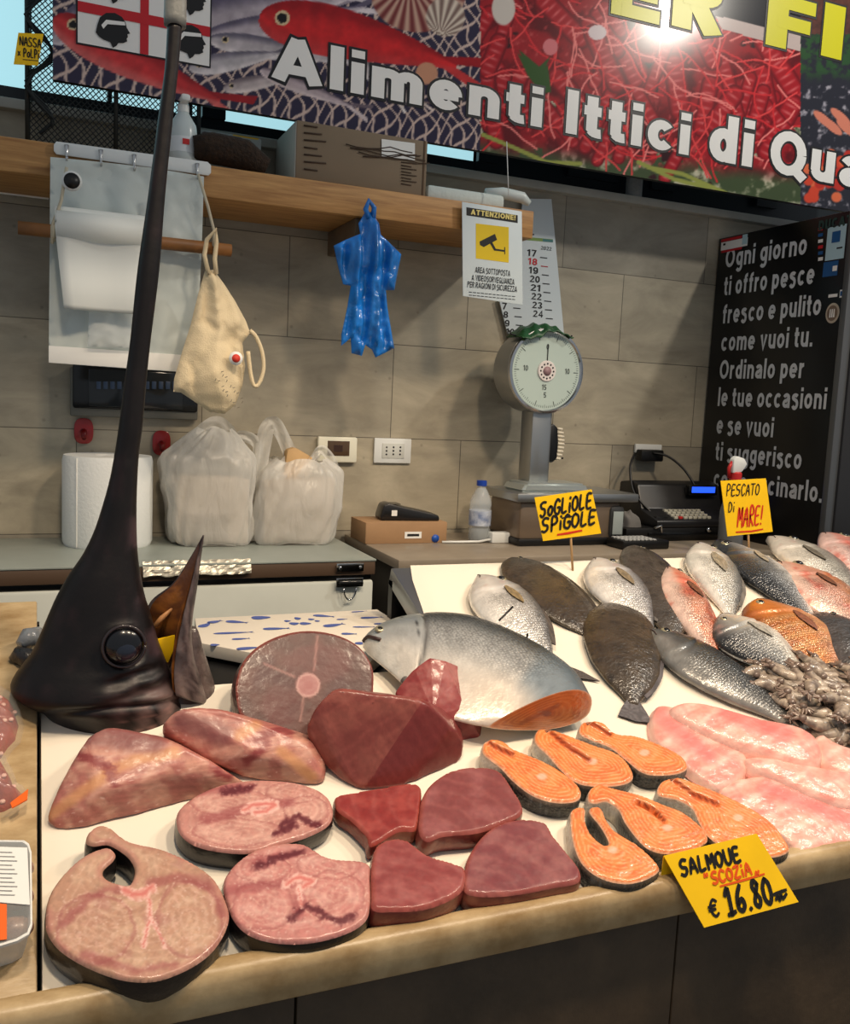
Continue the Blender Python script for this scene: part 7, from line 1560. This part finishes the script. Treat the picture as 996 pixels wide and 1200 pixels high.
# cash register
e, f = cthing('cash_register', 'black cash register with a lit blue display on its drawer', 'cash register', 795, 640, 2.62); g_ = up(f)
a, b = g_.px(734, 620)[0], g_.px(872, 620)[0]; dh = g_.px(790, 612)[1]; 
box('drawer_case', (a, 0, 0), (b, .26, dh - .02), M_black, e, .006); box('drawer_front', (a + .09, -.008, .012), (b - .01, 0, dh - .035), M_blackgloss, e, .003)
tube('lock', [(b - .17, -.012, .04), (b - .17, -.006, .04)], .009, M_chrome, e, 12)
ra, rb = g_.px(771, 600)[0], g_.px(868, 600)[0]; rh = g_.px(790, 568)[1]
bm = bmesh.new(); bm_prism(bm, [(0.0, dh - .02), (0.0, dh + .005), (.10, dh + .035), (.13, rh - .012), (.17, rh), (.24, rh - .01), (.25, dh - .02)], ra, rb, .006)
for v in bm.verts: v.co = Vector((v.co.z, v.co.x, v.co.y))
autosmooth(frommesh('register_body', bm, mat('register_black', (26, 26, 28), .35), e))
sl = Frame(f.world(0, .10, dh + .035), (1, 0, 0), (0, .03, rh - .012 - dh - .035)); da, db = sl.px(806, 583), sl.px(832, 577)
d_ = [sl.world(da[0], min(.02, 0.008), -.0 + .002)]
dz0, dz1 = dh + .042, rh - .018; k0 = (dz0 - dh - .035) / (rh - .047 - dh + .0001)
box('display_frame', (da[0] - .012, .095, dz1 - .03), (db[0] + .012, .118, dz1 + .008), M_blackgloss, e, .003); box('blue_display', (da[0], .093, dz1 - .020), (db[0], .097, dz1 + .002), mat('lit_display', (20, 50, 200), .3, emit=(40, 90, 255), estr=1.3), e, .001)
for i in range(8):
    for j in range(4):
        u = ra + .085 + i * .021; v = .014 + j * .020; z = dh + .006 + (v / .10) * .03
        m_ = mat('key_red', (170, 40, 36), .4) if (i in (1,) and j == 0) else mat('key_pale', (176, 174, 160), .45)
        if u < rb - .012: box('key', (u, v, z - .002), (u + .016, v + .015, z + .008), m_, e, .002)
box('paper_slot', (ra + .01, .02, dh + .0), (ra + .06, .06, dh + .018), M_black, e, .004); tube('key_ring', [(ra - .012, -.004, dh - .02), (ra + .012, -.01, dh - .01), (ra + .016, -.008, dh - .035)], .004, M_chrome, e, 8)
# rag on the drawer
p = f.world(a + .055, .07, dh - .02); fr = Frame(p, (1, 0, 0), (0, 1, 0)); e = empty('grey_rag', 'crumpled grey rag lying on the cash drawer', 'rag', fr)
t = np.linspace(0, 2 * math.pi, 24)[:-1]; ol = np.stack([.052 * np.cos(t) * (1 + .12 * np.sin(3 * t)), .05 * np.sin(t)], 1); V, F, d, _ = region(ol, .006)
mesh('rag', np.stack([V[:, 0], V[:, 1], .055 * np.sqrt(np.clip(d / .045, 0, 1)) * (.65 + .7 * fbm(V[:, 0] * 40, V[:, 1] * 40, 3)) - .006 * np.abs(np.sin(V[:, 0] * 130))], 1), F, mat('rag_grey', (112, 110, 108), .85, var=.2), e)
# plug adapter with black leads on the wall
e, f = wthing('power_adapter', 'black power adapter with two leads in the white wall socket beside the cabinet', 'adapter', 2.898, 758, 529)
rect(f, 743, 520, 773, 531, 0, .012, 'socket_plate', M_white, e, .003); rect(f, 743, 526, 768, 540, .012, .05, 'adapter_case', M_black, e, .006)
for pts in ([(745, 533), (735, 545), (730, 562), (728, 575), (731, 585), (738, 597)], [(767, 531), (778, 534), (788, 545), (793, 558), (794, 570)]):
    q = crom([(*f.px(*z, .06), .05 + .03 * i) for i, z in enumerate(pts)], 5, False); tube('lead', q, .0045, M_black, e, 8)
# spray bottle behind the mare sign
p = atY(860, 580, 2.35); fr = Frame((p[0], 2.35, CZ), (1, 0, 0), (0, 1, 0)); e = empty('spray_bottle', 'spray bottle with white trigger and red neck behind the mare sign', 'bottle', fr); g_ = up(fr)
zt_ = g_.px(860, 534)[1]; zr = g_.px(860, 553)[1]; zn = g_.px(860, 566)[1]
lathe('bottle_body', [(.036, 0), (.04, .01), (.04, zn * .6), (.03, zn * .8), (.016, zn)], mat('grey_bottle', (110, 112, 114), .3), e, 24); lathe('red_neck', [(.019, zn - .005), (.02, zr - .004), (.016, zr)], mat('neck_red', (190, 40, 40), .35), e, 20)
bm = bmesh.new(); bm_prism(bm, [(-.022, zr - .004), (-.022, zt_ - .012), (-.008, zt_), (.022, zt_ - .008), (.036, zt_ - .026), (.03, zt_ - .034), (.016, zr)], -.012, .012, .005)
for v in bm.verts: v.co = Vector((v.co.x, v.co.z, v.co.y))
autosmooth(frommesh('trigger_head', bm, M_white, e)); tube('trigger', [(-.018, 0, zt_ - .02), (-.03, 0, zt_ - .04), (-.026, 0, zr - .02)], .006, mat('neck_red', (190, 40, 40), .35), e, 8)
# cabinet plinth in view under the message is part of the cabinet; foreground packs next
# =================================================================== packs on the left marble
M_oct = mat('octopus_red', (112, 30, 24), .3, col2=(170, 72, 46), vscale=26, coat=.5, bump=.3, bscale=60); M_vac = mat('vacuum_film', (235, 238, 236), .08, alpha=.12, spec=.8)
SL = Frame(BED.world(0, 0, .010), BED.u, BED.v)
def slp(x, y, h=0): return SL.px(x, y, h)
for i, (ol, lab) in enumerate((([(-60, 800), (4, 806), (22, 818), (29, 842), (24, 862), (14, 872), (2, 890), (-60, 900)], 'vacuum packed cooked octopus at the left edge near the swordfish head'), ([(-60, 872), (8, 886), (18, 904), (24, 922), (34, 925), (30, 936), (8, 948), (-60, 962)], 'vacuum packed octopus with an orange tag at the left edge'))):
    q = np.array([slp(*z, .015) for z in ol]); c0 = q.mean(0); f = SL.at(c0[0], c0[1]); e = empty('octopus_pack', lab, 'pack', f, 'octopus packs'); q = q - c0
    rr = np.random.default_rng(i + 3)
    ctr_ = (q.min(0) + q.max(0)) / 2; q = orient(q); inner = ctr_ + (q - ctr_) * .84; Vq, Fq, dq, _ = region(inner, .006)
    lob = .75 + .5 * np.abs(np.sin(Vq[:, 1] * 95 + 14 * Vq[:, 0])); mesh('octopus', np.stack([Vq[:, 0], Vq[:, 1], .034 * np.sqrt(np.clip(dq / .03, 0, 1)) * lob], 1), Fq, M_oct, e)
    for k in range(0):
        a0 = np.array([-.02 + .015 * k, .035 - .022 * k]); pts = [(a0[0] - .08, a0[1] + .01 * math.sin(k), .014), (a0[0] - .03, a0[1], .022), (a0[0] + .02, a0[1] - .004, .02), (a0[0] + .055 - .01 * k, a0[1] - .014, .012)]
        t_ = tube('tentacle', crom(pts, 5, False), np.linspace(.016, .006, 16), M_oct, e, 12)
        for j in range(6): w_ = crom(pts, 5, False)[2 + j * 2]; ball('sucker', w_ + np.array([0, -.008, .012]), .0042, mat('sucker_pink', (214, 160, 144), .3), t_, 8, 6, (1, 1, .6))
    suck = ctr_ + np.array([.02, 0]); mm_ = q[:, 0].max()
    for j in range(16):
        sx, sy = mm_ - .012 - .012 * (j % 4) - .01 * rr.random(), q[:, 1].min() + (q[:, 1].max() - q[:, 1].min()) * (.16 + .7 * (j // 4) / 3.) + .004 * rr.normal(); dd_ = float(polydist(np.array([sx]), np.array([sy]), inner)[0]); ok_ = bool(inpoly(np.array([sx]), np.array([sy]), inner)[0])
        if ok_: ball('sucker', (sx, sy, .034 * math.sqrt(min(1, dd_ / .03)) * (.75 + .5 * abs(math.sin(sy * 95 + 14 * sx)))), .0042, mat('sucker_pink', (220, 172, 156), .3), e, 8, 6, (1, 1, .6))
    puff(e, 'film', q, .05, M_vac, .007, .006, 7 + i, .35, False)
    if i == 1: prism('orange_tag', orient([slp(*z, .03) - c0 for z in ((12, 938), (33, 922), (32, 934), (14, 944))]), .024, .026, mat('orange_label', (232, 100, 20), .5), e, 0)
# plastic tray with a label
ol = [(-70, 985), (28, 986), (34, 990), (37, 1000), (38, 1085), (34, 1096), (20, 1104), (0, 1110), (-70, 1118)]; q = np.array([slp(*z, .05) for z in ol]); c0 = np.array([slp(10, 1050, .05)[0], slp(10, 1050, .05)[1]]); f = SL.at(c0[0], c0[1]); e = empty('food_tray', 'clear lidded tray of seafood with white printed and orange labels at left', 'tray', f); q = orient(q - c0); cc = (q.min(0) + q.max(0)) / 2
V = []; n = len(q)
for s, z in ((.84, .0), (.97, .046), (1.0, .048), (1.0, .052), (.96, .052), (.82, .006)): V += [((a - cc[0]) * s + cc[0], (b - cc[1]) * s + cc[1], z) for a, b in q]
F = [(j * n + i, j * n + (i + 1) % n, (j + 1) * n + (i + 1) % n, (j + 1) * n + i) for j in range(5) for i in range(n)] + [tuple(range(n - 1, -1, -1)), tuple(5 * n + i for i in range(n))]
autosmooth(mesh('tray', V, F, mat('tray_white', (226, 226, 222), .35), e), 50)
for k in range(9): ball('seafood_piece', (cc[0] + (k % 3) * .034 - .034, cc[1] - .045 + (k // 3) * .045, .026), .018, mat('seafood', (168, 128, 100), .35, col2=(92, 50, 44), vscale=40, coat=.5), e, 14, 10, (1.2, .9, .7))
prism('film_lid', [((a - cc[0]) * .97 + cc[0], (b - cc[1]) * .97 + cc[1]) for a, b in q], .0525, .0535, M_vac, e, 0)
lb = [slp(*z, .055) - c0 for z in ((-60, 990), (32, 993), (35, 1060), (-60, 1052))]; prism('printed_label', orient(lb), .0538, .0546, M_paper, e, 0)
g = Geo()
for k in range(11):
    a = slp(-30, 998 + k * 5.0, .055) - c0; b = slp(14 + (k % 3) * 3, 999 + k * 5.0, .055) - c0; ribbon(g, np.array([a, b]), .0007, .0552)
g.build('label_print', mat('label_grey', (110, 110, 112), .6), e, False)
lb = [slp(*z, .055) - c0 for z in ((-60, 1052), (8, 1060), (8, 1101), (-60, 1108))]; prism('orange_label', orient(lb), .0548, .0556, mat('orange_label', (232, 100, 20), .5), e, 0)

# =================================================================== yellow price cards
def card(label, corners, stick, foot, Y, write):
    p = atY(*corners[0], Y); f = Frame(p, (1, 0, 0), (0, 0, 1)); e = empty('price_card', label, 'sign', f, 'handwritten yellow price cards'); q = orient(pl(f, corners)); prism('card', q, 0, .0016, M_yellow, e, 0)
    a = f.px(*stick); b = f.px(*foot); tube('stick', [(a[0], a[1] + .03, -.003), (b[0], b[1] - .004, -.003)], .003, mat('wooden_skewer', (176, 140, 96), .6), e, 8); write(e, f); return e
def w1(e, f):
    g = Geo(); a = f.px(632, 606); hand(g, 'SoGLiOLE', a[0], a[1], .0165, .036, .0033, .16, .0024); a = f.px(656, 614); ribbon(g, np.array([f.px(658, 607), f.px(672, 604.5)]), .0022, .0024); a = f.px(634, 624); hand(g, 'SPiGOLE', a[0], a[1], .020, .034, .0033, .14, .0024); g.build('handwriting', M_ink, e, False)
    g = Geo(); ribbon(g, np.array([f.px(653, 626.5), f.px(666, 624.5), f.px(681, 621.5)]), .003, .0024); g.build('red_underline', M_red, e, False)
YS = bed(672, 668)[1]; card('yellow card SOGLIOLE SPIGOLE on a wooden skewer at the rear edge', [(626, 583), (693, 573.5), (704, 625), (636, 634)], (668, 634), (672, 668), YS, w1)
def w2(e, f):
    g = Geo(); a = f.px(850, 581); hand(g, 'PESCATO', a[0], a[1], .0140, .030, .0017, .03, .0024); a = f.px(852, 600); hand(g, 'Di', a[0], a[1], .014, .026, .0016, .05, .0024); g.build('handwriting', M_ink, e, False)
    g = Geo(); a = f.px(863, 617.5); hand(g, 'MARE!', a[0], a[1], .0165, .052, .0028, .08, .0024); ribbon(g, np.array([f.px(862, 623.5), f.px(880, 622.5), f.px(893, 620)]), .0026, .0024); g.build('red_handwriting', M_red, e, False)
YS = bed(878, 655)[1]; card('yellow card PESCATO DI MARE standing among the rear row of fish', [(844, 563.5), (897, 560.5), (905, 623), (852, 628.5)], (876, 627), (879, 652), YS, w2)
# folded card hung on the front lip
TL, TR = atY(777, 1003, 1.042), atY(886, 977, 1.042); BL, BR = atY(824, 1087, .994), atY(935, 1057, .994); TR[2] = TR[2]; f = Frame(TL, TR - TL, BL - TL if False else TL - BL)
e = empty('price_card', 'folded yellow card SALMONE SCOZIA hung over the marble front edge', 'sign', f, 'handwritten yellow price cards')
loc = lambda x, y: f.px(x, y)
prism('front_leaf', orient([loc(777, 1003), loc(886, 977), loc(935, 1057), loc(824.5, 1087)]), 0, .0015, M_yellow, e, 0)
bl = [f.local(TL), f.local(TR), f.local(bed(882, 1012, .002)), f.local(bed(773, 1036, .002))]
o = mesh('back_leaf', bl, [(0, 1, 2, 3)], M_yellow, e, False); o.modifiers.new('s', 'SOLIDIFY').thickness = .0015
sw = np.array(loc(886, 977)) - np.array(loc(777, 1003)); L_ = float(np.hypot(*sw)); dv = np.array(loc(824.5, 1087)) - np.array(loc(777, 1003))
def cell(s, t): return np.array(loc(777, 1003)) + sw * s + dv * t
g = Geo(); a = cell(.06, .30); hand(g, 'SALMOUE', a[0], a[1], .0138, .021, .0026, .0, .0022); a = cell(.10, .93); hand(g, 'e', a[0], a[1] + .004, .017, .022, .0022, 0, .0022); a = cell(.27, .93); hand(g, '16.80', a[0], a[1], .0175, .036, .0036, 0.0, .0022); a = cell(.80, .93); hand(g, 'k', a[0], a[1] + .0, .022, .016, .0026, 0, .0022); g.build('handwriting', M_ink, e, False)
g = Geo(); a = cell(.22, .50); hand(g, '"SCOZiA,', a[0], a[1], .0118, .016, .0021, 0, .0022); ribbon(g, np.array([cell(.36, .55), cell(.6, .55), cell(.84, .54)]), .0018, .0022); g.build('orange_handwriting', mat('orange_marker', (226, 84, 10), .6), e, False)
# sticks in the leftmost bream
for a, b in (((585, 727), (601, 711)), ((616, 757), (618, 743))):
    o = tube('thin_stick', [bed(*a, .066), bed(*b, .072)], .0022, M_black, None, 6); tag(o, 'thin black stick on the leftmost bream, %s' % ('the longer one by its fin' if a[0] < 600 else 'the shorter one near its tail'), 'stick')
